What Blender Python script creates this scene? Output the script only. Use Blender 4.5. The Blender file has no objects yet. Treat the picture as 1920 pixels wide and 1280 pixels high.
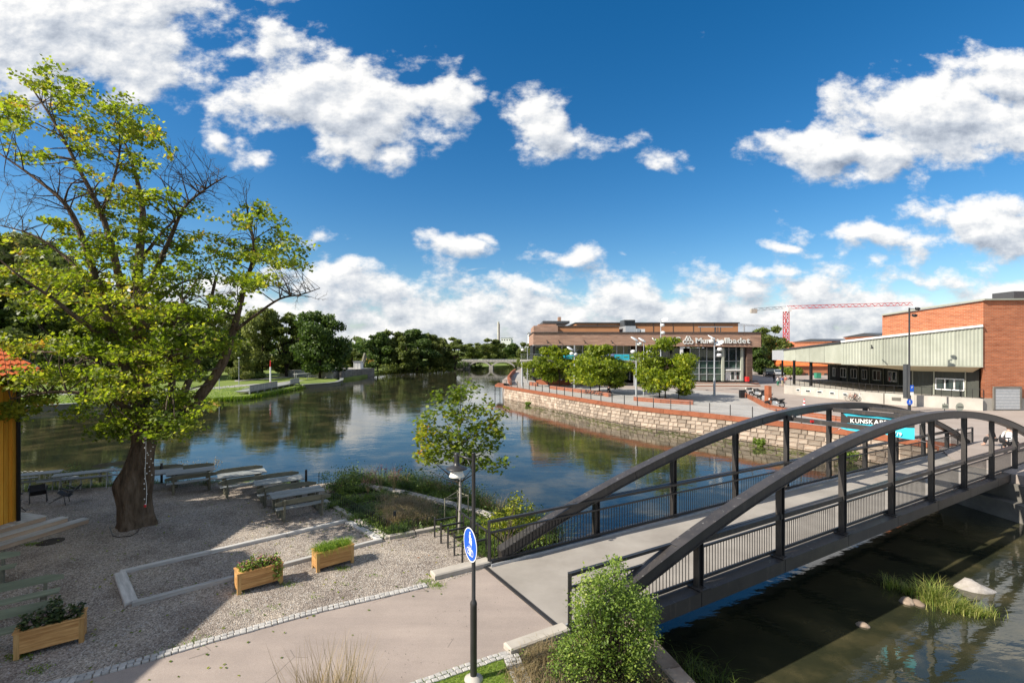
import bpy, math, random
import numpy as np
from mathutils import Vector, Matrix
R = math.radians
random.seed(7)
rng = np.random.default_rng(7)
scene = bpy.context.scene
COL = scene.collection

# ------------------------------------------------------------------ camera
FPX, HZ, CZ = 900.0, 655.0, 6.0          # focal length in photo pixels, horizon row, eye height (m)
cam_d = bpy.data.cameras.new('camera')
cam = bpy.data.objects.new('camera', cam_d)
COL.objects.link(cam)
cam.location = (0, 0, CZ)
cam.rotation_euler = (R(90), 0, 0)
cam_d.sensor_width = 36.0
cam_d.lens = FPX / 1920 * 36
cam_d.shift_y = (HZ - 640) / 1920
cam_d.clip_start = 0.1
cam_d.clip_end = 6000
scene.camera = cam

# ------------------------------------------------------------------ sun, sky, exposure
SUN_EL, SUN_AZ = R(38.0), R(22.0)        # shadows run towards +X and, by SUN_AZ, away from the camera
sdir = Vector((math.cos(SUN_AZ) * math.cos(SUN_EL), math.sin(SUN_AZ) * math.cos(SUN_EL), -math.sin(SUN_EL)))
sun_d = bpy.data.lights.new('sun', 'SUN')
sun_d.energy = 5.0
sun_d.angle = R(0.5)
sun_d.color = (1.0, 0.92, 0.80)
sun = bpy.data.objects.new('sun', sun_d)
COL.objects.link(sun)
sun.rotation_euler = sdir.to_track_quat('-Z', 'Y').to_euler()

scene.view_settings.view_transform = 'Standard'
scene.view_settings.look = 'None'
scene.view_settings.gamma = 1
scene.view_settings.use_curve_mapping = False
scene.view_settings.exposure = 0.70

world = bpy.data.worlds.new('World')
scene.world = world
world.use_nodes = True
try:
    world.cycles.sampling_method = 'MANUAL'
    world.cycles.sample_map_resolution = 512
except Exception:
    pass
wt = world.node_tree
for n in list(wt.nodes):
    wt.nodes.remove(n)


def nd(t, kind, **kw):
    n = t.nodes.new(kind)
    for k, v in kw.items():
        if k.startswith('i_'):
            n.inputs[k[2:]].default_value = v
        else:
            setattr(n, k, v)
    return n


def mth(t, op, a, b=None, c=None, clamp=False):
    n = t.nodes.new('ShaderNodeMath')
    n.operation = op
    n.use_clamp = clamp
    for i, v in enumerate((a, b, c)):
        if v is None:
            continue
        if isinstance(v, (int, float)):
            n.inputs[i].default_value = v
        else:
            t.links.new(v, n.inputs[i])
    return n.outputs[0]


# clouds: (centre x, centre y, radius x, radius y, weight) in gnomonic sky coordinates (photo pixels / focal length)
CLOUDS = [(90, 40, 310, 125, 1.3), (330, 120, 130, 50, .8), (520, 0, 120, 30, .9), (250, 170, 90, 30, .6),
          (560, 165, 120, 95, 1.12), (660, 200, 150, 85, 1.2), (835, 170, 60, 62, 1.05), (740, 275, 90, 55, .9), (600, 110, 90, 40, .8),
          (425, 265, 50, 30, .75), (470, 300, 45, 22, .7),
          (1010, 240, 62, 62, .95), (1120, 255, 75, 45, .62), (1250, 300, 48, 25, .7), (1210, 262, 50, 18, .5),
          (1590, 290, 165, 42, 1.15), (1760, 225, 190, 75, 1.3), (1890, 160, 130, 65, 1.2), (1960, 210, 160, 90, 1.1),
          (855, 460, 95, 30, .85), (905, 445, 50, 20, .8), (1060, 482, 85, 24, .8), (1170, 475, 40, 14, .55),
          (615, 455, 60, 24, .7), (560, 440, 60, 16, .5),
          (1640, 430, 170, 38, .85), (1800, 400, 170, 48, .9), (1860, 440, 170, 50, .95), (1480, 470, 80, 18, .6), (1330, 45, 60, 30, .45),
          (1380, 465, 25, 10, .5), (640, 505, 90, 18, .85), (590, 525, 130, 40, .9), (900, 512, 50, 10, .6), (1740, 515, 120, 22, .8), (1450, 515, 90, 20, .8), (1000, 545, 90, 26, .8)]

g = bpy.data.node_groups.new('cloud_field', 'ShaderNodeTree')
g.interface.new_socket('p', in_out='INPUT', socket_type='NodeSocketVector')
g.interface.new_socket('d', in_out='OUTPUT', socket_type='NodeSocketFloat')
gi = g.nodes.new('NodeGroupInput')
go = g.nodes.new('NodeGroupOutput')
# warp
wn = nd(g, 'ShaderNodeTexNoise', noise_dimensions='3D')
wn.inputs['Scale'].default_value = 7.0
wn.inputs['Detail'].default_value = 2.0
g.links.new(gi.outputs[0], wn.inputs['Vector'])
wsub = nd(g, 'ShaderNodeVectorMath', operation='SUBTRACT')
g.links.new(wn.outputs['Color'], wsub.inputs[0])
wsub.inputs[1].default_value = (.5, .5, .5)
wma = nd(g, 'ShaderNodeVectorMath', operation='MULTIPLY_ADD')
g.links.new(wsub.outputs[0], wma.inputs[0])
wma.inputs[1].default_value = (.16, .12, 0)
g.links.new(gi.outputs[0], wma.inputs[2])
acc = None
for (cx, cy, rx, ry, w) in CLOUDS:
    u0, v0 = (cx - 960) / FPX, (HZ - cy) / FPX
    iu, iv = FPX / rx, FPX / ry
    a = nd(g, 'ShaderNodeVectorMath', operation='MULTIPLY_ADD')
    g.links.new(wma.outputs[0], a.inputs[0])
    a.inputs[1].default_value = (iu, iv, 0)
    a.inputs[2].default_value = (-u0 * iu, -v0 * iv, 0)
    l = nd(g, 'ShaderNodeVectorMath', operation='LENGTH')
    g.links.new(a.outputs[0], l.inputs[0])
    d = mth(g, 'MULTIPLY_ADD', l.outputs['Value'], -.55 * w, 1.0 * w)
    acc = d if acc is None else mth(g, 'MAXIMUM', acc, d)
sp = nd(g, 'ShaderNodeSeparateXYZ')
g.links.new(wma.outputs[0], sp.inputs[0])
band = mth(g, 'MULTIPLY_ADD', sp.outputs['Y'], -5.0, 1.22)
band = mth(g, 'MINIMUM', band, 0.78)
acc = mth(g, 'MAXIMUM', acc, band)
acc = mth(g, 'MAXIMUM', acc, -.3)
n1 = nd(g, 'ShaderNodeTexNoise', noise_dimensions='3D')
n1.inputs['Scale'].default_value = 8.5
n1.inputs['Detail'].default_value = 9
n1.inputs['Roughness'].default_value = .60
nv = nd(g, 'ShaderNodeVectorMath', operation='MULTIPLY')
nv.inputs[1].default_value = (1.0, 1.5, 1)
g.links.new(gi.outputs[0], nv.inputs[0])
g.links.new(nv.outputs[0], n1.inputs['Vector'])
fb = mth(g, 'MULTIPLY_ADD', n1.outputs[0], 1.75, -.875)
out = mth(g, 'ADD', acc, fb)
g.links.new(out, go.inputs[0])

tc = nd(wt, 'ShaderNodeTexCoord')
sp = nd(wt, 'ShaderNodeSeparateXYZ')
wt.links.new(tc.outputs['Generated'], sp.inputs[0])
ay = mth(wt, 'MAXIMUM', mth(wt, 'ABSOLUTE', sp.outputs['Y']), .12)
uu = mth(wt, 'DIVIDE', sp.outputs['X'], ay)
vv = mth(wt, 'DIVIDE', sp.outputs['Z'], ay)
cb = nd(wt, 'ShaderNodeCombineXYZ')
wt.links.new(uu, cb.inputs[0])
wt.links.new(vv, cb.inputs[1])


def field(vec):
    gn = wt.nodes.new('ShaderNodeGroup')
    gn.node_tree = g
    wt.links.new(vec, gn.inputs[0])
    return gn.outputs[0]


d0 = field(cb.outputs[0])
off = nd(wt, 'ShaderNodeVectorMath', operation='ADD')
off.inputs[1].default_value = (-.012, .022, 0)
wt.links.new(cb.outputs[0], off.inputs[0])
d1 = field(off.outputs[0])
mr = nd(wt, 'ShaderNodeMapRange', interpolation_type='SMOOTHSTEP')
mr.inputs['From Min'].default_value = .36
mr.inputs['From Max'].default_value = .72
wt.links.new(d0, mr.inputs['Value'])
# beyond the photographed part of the sky: broken cumulus added as a flat layer to lift the ambient light
zz = mth(wt, 'ADD', mth(wt, 'MAXIMUM', sp.outputs['Z'], 0.0), .22)
pc = nd(wt, 'ShaderNodeCombineXYZ')
wt.links.new(mth(wt, 'DIVIDE', sp.outputs['X'], zz), pc.inputs[0])
wt.links.new(mth(wt, 'DIVIDE', sp.outputs['Y'], zz), pc.inputs[1])
gn_ = nd(wt, 'ShaderNodeTexNoise')
gn_.inputs['Scale'].default_value = 1.5
gn_.inputs['Detail'].default_value = 7
gn_.inputs['Roughness'].default_value = .58
wt.links.new(pc.outputs[0], gn_.inputs['Vector'])
ga = nd(wt, 'ShaderNodeMapRange', interpolation_type='SMOOTHSTEP')
ga.inputs['From Min'].default_value = .46
ga.inputs['From Max'].default_value = .56
wt.links.new(gn_.outputs[0], ga.inputs['Value'])
side = nd(wt, 'ShaderNodeMapRange', interpolation_type='SMOOTHSTEP')
side.inputs['From Min'].default_value = 1.12
side.inputs['From Max'].default_value = 1.5
wt.links.new(mth(wt, 'ABSOLUTE', uu), side.inputs['Value'])
topm = nd(wt, 'ShaderNodeMapRange', interpolation_type='SMOOTHSTEP')
topm.inputs['From Min'].default_value = .78
topm.inputs['From Max'].default_value = 1.05
wt.links.new(vv, topm.inputs['Value'])
back = mth(wt, 'LESS_THAN', sp.outputs['Y'], 0.0)
msk = mth(wt, 'MAXIMUM', mth(wt, 'MAXIMUM', side.outputs[0], topm.outputs[0]), back)
alpha = mth(wt, 'MULTIPLY', mth(wt, 'MAXIMUM', mth(wt, 'MULTIPLY', mr.outputs[0], mth(wt, 'SUBTRACT', 1.0, back)), mth(wt, 'MULTIPLY', msk, ga.outputs[0])), .97)
# lit side minus shaded side
sh = mth(wt, 'SUBTRACT', d0, d1)
sh = mth(wt, 'MULTIPLY_ADD', sh, 1.15, .76)
thick = mth(wt, 'MULTIPLY', mth(wt, 'SUBTRACT', d0, .8), .12)
sh = mth(wt, 'SUBTRACT', sh, mth(wt, 'MAXIMUM', thick, 0.0))
low = mth(wt, 'MULTIPLY', mth(wt, 'SUBTRACT', .22, vv), .7)
sh = mth(wt, 'SUBTRACT', sh, mth(wt, 'MAXIMUM', mth(wt, 'MINIMUM', low, .12), 0.0), clamp=True)
cr = nd(wt, 'ShaderNodeValToRGB')
cr.color_ramp.elements[0].position = .15
cr.color_ramp.elements[0].color = (.27, .32, .41, 1)
cr.color_ramp.elements[1].position = .95
cr.color_ramp.elements[1].color = (1.0, .99, .97, 1)
e = cr.color_ramp.elements.new(.58)
e.color = (.62, .66, .72, 1)
wt.links.new(sh, cr.inputs[0])
cscale = nd(wt, 'ShaderNodeVectorMath', operation='SCALE')
cscale.inputs['Scale'].default_value = 7.6
wt.links.new(cr.outputs[0], cscale.inputs[0])
sky = nd(wt, 'ShaderNodeTexSky', sky_type='NISHITA', sun_disc=False)
sky.sun_elevation = SUN_EL
sky.sun_rotation = math.atan2(-sdir.x, -sdir.y)
sky.altitude = 50
sky.air_density = 1.0
sky.dust_density = .4
sky.ozone_density = 2.2
hs = nd(wt, 'ShaderNodeHueSaturation')
hs.inputs['Saturation'].default_value = 1.42
hs.inputs['Value'].default_value = .98
wt.links.new(sky.outputs[0], hs.inputs['Color'])
mixc = nd(wt, 'ShaderNodeMix', data_type='RGBA')
wt.links.new(alpha, mixc.inputs[0])
wt.links.new(hs.outputs[0], mixc.inputs[6])
wt.links.new(cscale.outputs[0], mixc.inputs[7])
bg = nd(wt, 'ShaderNodeBackground')
bg.inputs['Strength'].default_value = 0.085
wt.links.new(mixc.outputs[2], bg.inputs[0])
wo = nd(wt, 'ShaderNodeOutputWorld')
wt.links.new(bg.outputs[0], wo.inputs[0])


# ------------------------------------------------------------------ helpers
def P(X, Y, z=0.0):
    """the point at height z seen at photo position X, Y"""
    d = (CZ - z) * FPX / (Y - HZ)
    return Vector(((X - 960) * d / FPX, d, z))


def Q(X, Y, d):
    """the point at depth d seen at photo position X, Y"""
    return Vector(((X - 960) * d / FPX, d, CZ - (Y - HZ) * d / FPX))


def tag(o, label=None, cat=None, group=None, kind=None):
    if label: o['label'] = label
    if cat: o['category'] = cat
    if group: o['group'] = group
    if kind: o['kind'] = kind
    return o


def thing(name, label, cat, loc=(0, 0, 0), rz=0.0, group=None):
    o = bpy.data.objects.new(name, None)
    o.empty_display_size = .2
    COL.objects.link(o)
    o.location = loc
    o.rotation_euler = (0, 0, rz)
    return tag(o, label, cat, group)


def copy_tree(o, parent=None):
    c = o.copy()
    COL.objects.link(c)
    c.parent = parent
    for ch in CH.get(o.name, []):
        copy_tree(ch, c)
    return c


CH = {}


class MB:
    """collects shapes and links them as one mesh object"""
    def __init__(s):
        s.v = []; s.f = []; s.n = 0; s.smooth = []

    def add(s, verts, faces, smooth=False):
        b = s.n
        s.v.extend([tuple(p) for p in verts]); s.n += len(verts)
        s.f.extend([tuple(b + i for i in f) for f in faces])
        s.smooth.extend([smooth] * len(faces))
        return s

    def box(s, c, size, rz=0.0, M=None):
        hx, hy, hz = size[0] / 2, size[1] / 2, size[2] / 2
        vs = [Vector((x, y, z)) for x in (-hx, hx) for y in (-hy, hy) for z in (-hz, hz)]
        if M is not None: vs = [M @ p for p in vs]
        elif rz:
            m = Matrix.Rotation(rz, 3, 'Z'); vs = [m @ p for p in vs]
        c = Vector(c)
        return s.add([p + c for p in vs], [(0, 1, 3, 2), (4, 6, 7, 5), (0, 4, 5, 1), (2, 3, 7, 6), (0, 2, 6, 4), (1, 5, 7, 3)])

    def bar(s, a, b, w, h=None, up=(0, 0, 1)):
        """box section from a to b; w sideways, h along up"""
        h = w if h is None else h
        a, b = Vector(a), Vector(b)
        d = (b - a)
        if d.length < 1e-6: return s
        d = d.normalized(); up = Vector(up)
        if abs(d.dot(up)) > .98: up = Vector((1, 0, 0)) if abs(d.x) < .9 else Vector((0, 1, 0))
        sx = d.cross(up).normalized(); uz = sx.cross(d).normalized()
        vs = []
        for p in (a, b):
            for i, j in ((-1, -1), (1, -1), (1, 1), (-1, 1)):
                vs.append(p + sx * i * w / 2 + uz * j * h / 2)
        return s.add(vs, [(3, 2, 1, 0), (4, 5, 6, 7), (0, 1, 5, 4), (1, 2, 6, 5), (2, 3, 7, 6), (3, 0, 4, 7)])

    def sweep(s, pts, w, h, up=(0, 0, 1), closed=False):
        """box section along a polyline with mitred joints"""
        pts = [Vector(p) for p in pts]; up = Vector(up); n = len(pts); vs = []
        for i, p in enumerate(pts):
            a = pts[(i - 1) % n] if (closed or i > 0) else p
            b = pts[(i + 1) % n] if (closed or i < n - 1) else p
            d1 = (p - a).normalized() if (p - a).length > 0 else (b - p).normalized()
            d2 = (b - p).normalized() if (b - p).length > 0 else d1
            d = (d1 + d2).normalized()
            k = 1 / max(.4, d.dot(d1))
            sx = d.cross(up).normalized(); uz = sx.cross(d).normalized()
            vert = abs((d1 - d2).dot(uz)) > abs((d1 - d2).dot(sx))
            kw, kh = (1, k) if vert else (k, 1)
            for i2, j2 in ((-1, -1), (1, -1), (1, 1), (-1, 1)):
                vs.append(p + sx * i2 * w / 2 * kw + uz * j2 * h / 2 * kh)
        fs = []
        m = n if closed else n - 1
        for i in range(m):
            a, b = 4 * i, 4 * ((i + 1) % n)
            for j in range(4):
                k = (j + 1) % 4
                fs.append((a + j, a + k, b + k, b + j))
        if not closed:
            fs += [(3, 2, 1, 0), (4 * n - 4, 4 * n - 3, 4 * n - 2, 4 * n - 1)]
        return s.add(vs, fs)

    def tube(s, pts, rad, n=8, caps=True, smooth=True):
        pts = [Vector(p) for p in pts]
        if isinstance(rad, (int, float)): rad = [rad] * len(pts)
        vs = []; ref = None
        for i, p in enumerate(pts):
            a = pts[max(0, i - 1)]; b = pts[min(len(pts) - 1, i + 1)]
            d = (b - a).normalized()
            if ref is None:
                ref = Vector((1, 0, 0)) if abs(d.x) < .8 else Vector((0, 1, 0))
            sx = (ref - d * ref.dot(d)).normalized(); ref = sx
            sy = d.cross(sx)
            for k in range(n):
                t = 2 * math.pi * k / n
                vs.append(p + (sx * math.cos(t) + sy * math.sin(t)) * rad[i])
        fs = []
        for i in range(len(pts) - 1):
            for k in range(n):
                k2 = (k + 1) % n
                fs.append((i * n + k, i * n + k2, (i + 1) * n + k2, (i + 1) * n + k))
        s.add(vs, fs, smooth)
        if caps:
            b = s.n - len(vs)
            s.f.append(tuple(b + k for k in range(n - 1, -1, -1))); s.smooth.append(False)
            e = b + (len(pts) - 1) * n
            s.f.append(tuple(e + k for k in range(n))); s.smooth.append(False)
        return s

    def lathe(s, c, prof, n=16, smooth=True, axis=None):
        """prof: (radius, height) list; axis: optional 3x3 matrix"""
        c = Vector(c); vs = []
        for r, z in prof:
            for k in range(n):
                t = 2 * math.pi * k / n
                p = Vector((r * math.cos(t), r * math.sin(t), z))
                if axis is not None: p = axis @ p
                vs.append(c + p)
        fs = []
        for i in range(len(prof) - 1):
            for k in range(n):
                k2 = (k + 1) % n
                fs.append((i * n + k, i * n + k2, (i + 1) * n + k2, (i + 1) * n + k))
        return s.add(vs, fs, smooth)

    def prism(s, poly, z0, z1):
        """vertical prism over a polygon of (x, y), counterclockwise or not"""
        poly = [(p[0], p[1]) for p in poly]
        ar = sum(poly[i][0] * poly[(i + 1) % len(poly)][1] - poly[(i + 1) % len(poly)][0] * poly[i][1] for i in range(len(poly)))
        if ar < 0: poly = poly[::-1]
        n = len(poly)
        z0 = z0 if isinstance(z0, (list, tuple)) else [z0] * n
        z1 = z1 if isinstance(z1, (list, tuple)) else [z1] * n
        if ar < 0: z0, z1 = list(z0)[::-1], list(z1)[::-1]
        vs = [(x, y, z0[i]) for i, (x, y) in enumerate(poly)] + [(x, y, z1[i]) for i, (x, y) in enumerate(poly)]
        fs = [tuple(range(n - 1, -1, -1)), tuple(range(n, 2 * n))]
        for i in range(n):
            j = (i + 1) % n
            fs.append((i, j, n + j, n + i))
        return s.add(vs, fs)

    def quad(s, a, b, c, d):
        return s.add([a, b, c, d], [(0, 1, 2, 3)])

    def mesh(s, name, mat, origin=None):
        me = bpy.data.meshes.new(name)
        v = s.v
        if origin is not None:
            ox, oy, oz = origin
            v = [(p[0] - ox, p[1] - oy, p[2] - oz) for p in v]
        me.from_pydata(v, [], s.f)
        if any(s.smooth):
            me.polygons.foreach_set('use_smooth', s.smooth)
        if mat is not None: me.materials.append(mat)
        me.update()
        return me

    def build(s, name, mat, parent=None, kind=None, label=None, world=True, origin=None):
        """world=True: vertices are world positions even under an (unrotated) parent"""
        o0 = None
        if parent is not None and world:
            o0 = WL.get(parent.name, tuple(parent.location))
        elif origin is not None:
            o0 = tuple(origin)
        me = s.mesh(name, mat, o0)
        return link(name, me, parent, kind, label, origin if parent is None else None)


WL = {}


def link(name, me, parent=None, kind=None, label=None, loc=None):
    o = bpy.data.objects.new(name, me)
    COL.objects.link(o)
    if parent is not None:
        o.parent = parent
        CH.setdefault(parent.name, []).append(o)
        WL[o.name] = WL.get(parent.name, tuple(parent.location))
    if loc is not None: o.location = loc
    if kind: o['kind'] = kind
    if label: o['label'] = label
    return o


def npmesh(name, verts, faces, mat, smooth=False):
    """fast mesh from arrays; faces (n,3) or (n,4)"""
    me = bpy.data.meshes.new(name)
    verts = np.asarray(verts, dtype=np.float32); faces = np.asarray(faces, dtype=np.int32)
    k = faces.shape[1]
    me.vertices.add(len(verts)); me.vertices.foreach_set('co', verts.ravel())
    me.loops.add(faces.size); me.loops.foreach_set('vertex_index', faces.ravel())
    me.polygons.add(len(faces))
    me.polygons.foreach_set('loop_start', np.arange(0, faces.size, k, dtype=np.int32))
    me.polygons.foreach_set('loop_total', np.full(len(faces), k, dtype=np.int32))
    if smooth: me.polygons.foreach_set('use_smooth', np.ones(len(faces), dtype=bool))
    me.materials.append(mat)
    me.update(calc_edges=True)
    return me


def rand_rot(n, flat=0.0):
    """n random rotation matrices; flat>0 pulls the local z axis towards world up"""
    z = rng.normal(size=(n, 3)); z[:, 2] = np.abs(z[:, 2]) + flat * 2
    z /= np.linalg.norm(z, axis=1)[:, None]
    a = rng.normal(size=(n, 3)); x = np.cross(a, z); x /= np.linalg.norm(x, axis=1)[:, None]
    y = np.cross(z, x)
    return np.stack([x, y, z], axis=2)


def scatter(tv, tf, pos, rot, size):
    """copies of a template (tv verts, tf faces) at pos with rotation and size -> verts, faces"""
    n = len(pos); tv = np.asarray(tv, float); tf = np.asarray(tf)
    size = np.broadcast_to(np.asarray(size, float), (n,))
    v = np.einsum('nij,kj->nki', rot, tv) * size[:, None, None] + pos[:, None, :]
    f = tf[None, :, :] + (np.arange(n) * len(tv))[:, None, None]
    return v.reshape(-1, 3), f.reshape(-1, tf.shape[1])


# leaf templates (base at origin, along +y)
LEAF = ([(0, 0, 0), (.32, .45, .05), (0, 1, 0), (-.32, .45, .05)], [(0, 1, 2, 3)])
LEAF2 = ([(0, 0, 0), (.30, .35, .08), (.22, .75, .06), (0, 1, -.03), (-.22, .75, .06), (-.30, .35, .08)], [(0, 1, 2, 3), (0, 3, 4, 5)])
# a lobed maple leaf
MAPLE = ([(0, 0, 0), (.42, .02, .05), (.30, .22, 0), (.60, .50, .06), (.30, .52, 0), (.0, 1.0, -.04), (-.30, .52, 0), (-.60, .50, .06), (-.30, .22, 0), (-.42, .02, .05)],
         [(0, 1, 2, 2), (0, 2, 3, 4), (0, 4, 5, 6), (0, 6, 7, 8), (0, 8, 9, 9)])
MAPLE = (MAPLE[0], [(0, 1, 2), (2, 3, 4), (0, 2, 4), (0, 4, 5), (0, 5, 6), (6, 7, 8), (0, 6, 8), (0, 8, 9)])
CLUMP3 = ([(0, 0, 0), (.5, .3, .1), (.3, .9, 0), (-.25, .75, .12), (-.5, .2, -.05), (.1, .3, .5), (.55, .7, .45), (-.1, .8, .55)],
          [(0, 1, 2, 3), (0, 3, 4, 0), (0, 5, 6, 7)])
# ------------------------------------------------------------------ materials
def new_mat(name):
    m = bpy.data.materials.new(name); m.use_nodes = True
    t = m.node_tree
    for n in list(t.nodes): t.nodes.remove(n)
    o = t.nodes.new('ShaderNodeOutputMaterial')
    b = t.nodes.new('ShaderNodeBsdfPrincipled')
    t.links.new(b.outputs[0], o.inputs[0])
    return m, t, b, o


def ramp(t, fac, stops):
    r = t.nodes.new('ShaderNodeValToRGB')
    el = r.color_ramp.elements
    el[0].position, el[0].color = stops[0][0], (*stops[0][1], 1)
    el[1].position, el[1].color = stops[-1][0], (*stops[-1][1], 1)
    for p, c in stops[1:-1]:
        e = el.new(p); e.color = (*c, 1)
    t.links.new(fac, r.inputs[0])
    return r.outputs[0]


def coords(t, scale=(1, 1, 1), rot=(0, 0, 0), kind='Object'):
    c = t.nodes.new('ShaderNodeTexCoord'); m = t.nodes.new('ShaderNodeMapping')
    m.inputs['Scale'].default_value = scale; m.inputs['Rotation'].default_value = rot
    t.links.new(c.outputs[kind], m.inputs[0])
    return m.outputs[0]


def noise(t, vec, scale, detail=4, rough=.55):
    n = t.nodes.new('ShaderNodeTexNoise')
    n.inputs['Scale'].default_value = scale; n.inputs['Detail'].default_value = detail; n.inputs['Roughness'].default_value = rough
    if vec is not None: t.links.new(vec, n.inputs['Vector'])
    return n.outputs[0]


def mixcol(t, fac, a, b, mode='MIX'):
    n = t.nodes.new('ShaderNodeMix'); n.data_type = 'RGBA'; n.blend_type = mode
    for i, v in ((0, fac), (6, a), (7, b)):
        if isinstance(v, (int, float)): n.inputs[i].default_value = v
        elif isinstance(v, (tuple, list)): n.inputs[i].default_value = (*v, 1)
        else: t.links.new(v, n.inputs[i])
    return n.outputs[2]


def bump(t, b, h, strength=.3, dist=.02, prev=None):
    n = t.nodes.new('ShaderNodeBump')
    n.inputs['Strength'].default_value = strength; n.inputs['Distance'].default_value = dist
    t.links.new(h, n.inputs['Height'])
    if prev is not None: t.links.new(prev, n.inputs['Normal'])
    t.links.new(n.outputs[0], b.inputs['Normal'])
    return n.outputs[0]


def rough_mat(name, c1, c2, scale=3, rough=.8, bs=.25, bd=.02, metal=0, detail=6, stretch=(1, 1, 1), fine=None, spec=.3, c3=None):
    m, t, b, o = new_mat(name)
    v = coords(t, stretch)
    n = noise(t, v, scale, detail, .6)
    stops = [(.3, c1), (.7, c2)] if c3 is None else [(.28, c1), (.5, c2), (.72, c3)]
    c = ramp(t, n, stops)
    rnd = t.nodes.new('ShaderNodeObjectInfo').outputs['Random']
    k = mth(t, 'MULTIPLY_ADD', rnd, .24, .88)
    hv = t.nodes.new('ShaderNodeHueSaturation'); t.links.new(k, hv.inputs['Value']); t.links.new(c, hv.inputs['Color'])
    t.links.new(hv.outputs[0], b.inputs['Base Color'])
    b.inputs['Roughness'].default_value = rough; b.inputs['Metallic'].default_value = metal
    b.inputs['Specular IOR Level'].default_value = spec
    if bs:
        h = noise(t, v, fine or scale * 6, 5, .6)
        bump(t, b, h, bs, bd)
    return m


def plain(name, c, rough=.5, metal=0, spec=.5, emit=None):
    return rough_mat(name, tuple(x * .88 for x in c), tuple(min(1, x * 1.1) for x in c), 4, rough, .05, .01, metal, spec=spec)


def wood_mat(name, c1, c2, scale=2.0, stretch=(1, 12, 12), rough=.7, knots=True):
    """grain along local x"""
    m, t, b, o = new_mat(name)
    v = coords(t, stretch)
    rnd = t.nodes.new('ShaderNodeObjectInfo').outputs['Random']
    ad = nd(t, 'ShaderNodeVectorMath', operation='ADD'); t.links.new(v, ad.inputs[0])
    cx = nd(t, 'ShaderNodeCombineXYZ'); t.links.new(mth(t, 'MULTIPLY', rnd, 37.0), cx.inputs[0]); t.links.new(mth(t, 'MULTIPLY', rnd, 91.0), cx.inputs[1])
    t.links.new(cx.outputs[0], ad.inputs[1])
    n = noise(t, ad.outputs[0], scale, 5, .6)
    c = ramp(t, n, [(.28, c1), (.5, tuple((a + b2) / 2 for a, b2 in zip(c1, c2))), (.68, c2)])
    if knots:
        vo = nd(t, 'ShaderNodeTexVoronoi'); vo.inputs['Scale'].default_value = 2.3
        t.links.new(coords(t, (1, 2.2, 2.2)), vo.inputs['Vector'])
        k = nd(t, 'ShaderNodeMapRange'); k.inputs['From Min'].default_value = .05; k.inputs['From Max'].default_value = .13
        k.inputs['To Min'].default_value = .75; k.inputs['To Max'].default_value = 0
        t.links.new(vo.outputs['Distance'], k.inputs['Value'])
        c = mixcol(t, k.outputs[0], c, tuple(x * .35 for x in c1))
    k = mth(t, 'MULTIPLY_ADD', rnd, .3, .85)
    hv = t.nodes.new('ShaderNodeHueSaturation'); t.links.new(k, hv.inputs['Value']); t.links.new(c, hv.inputs['Color'])
    t.links.new(hv.outputs[0], b.inputs['Base Color'])
    b.inputs['Roughness'].default_value = rough; b.inputs['Specular IOR Level'].default_value = .3
    bump(t, b, n, .35, .006)
    return m


def leaf_mat(name, stops, trans=.5, rough=.5, patch=None, spec=.35):
    """colour varies leaf by leaf (random per mesh island)"""
    m, t, b, o = new_mat(name)
    geo = t.nodes.new('ShaderNodeNewGeometry')
    f = geo.outputs['Random Per Island']
    if patch:
        n = noise(t, coords(t), patch, 2, .5)
        f = mth(t, 'ADD', mth(t, 'MULTIPLY', f, .6), mth(t, 'MULTIPLY_ADD', n, 1.6, -.6), clamp=True)
    c = ramp(t, f, stops)
    t.links.new(c, b.inputs['Base Color'])
    b.inputs['Roughness'].default_value = rough; b.inputs['Specular IOR Level'].default_value = spec
    tr = t.nodes.new('ShaderNodeBsdfTranslucent')
    bc = nd(t, 'ShaderNodeHueSaturation'); bc.inputs['Saturation'].default_value = 1.1; bc.inputs['Value'].default_value = 1.5
    t.links.new(c, bc.inputs['Color']); t.links.new(bc.outputs[0], tr.inputs[0])
    mx = t.nodes.new('ShaderNodeMixShader'); mx.inputs[0].default_value = trans
    t.links.new(b.outputs[0], mx.inputs[1]); t.links.new(tr.outputs[0], mx.inputs[2]); t.links.new(mx.outputs[0], o.inputs[0])
    return m


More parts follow.
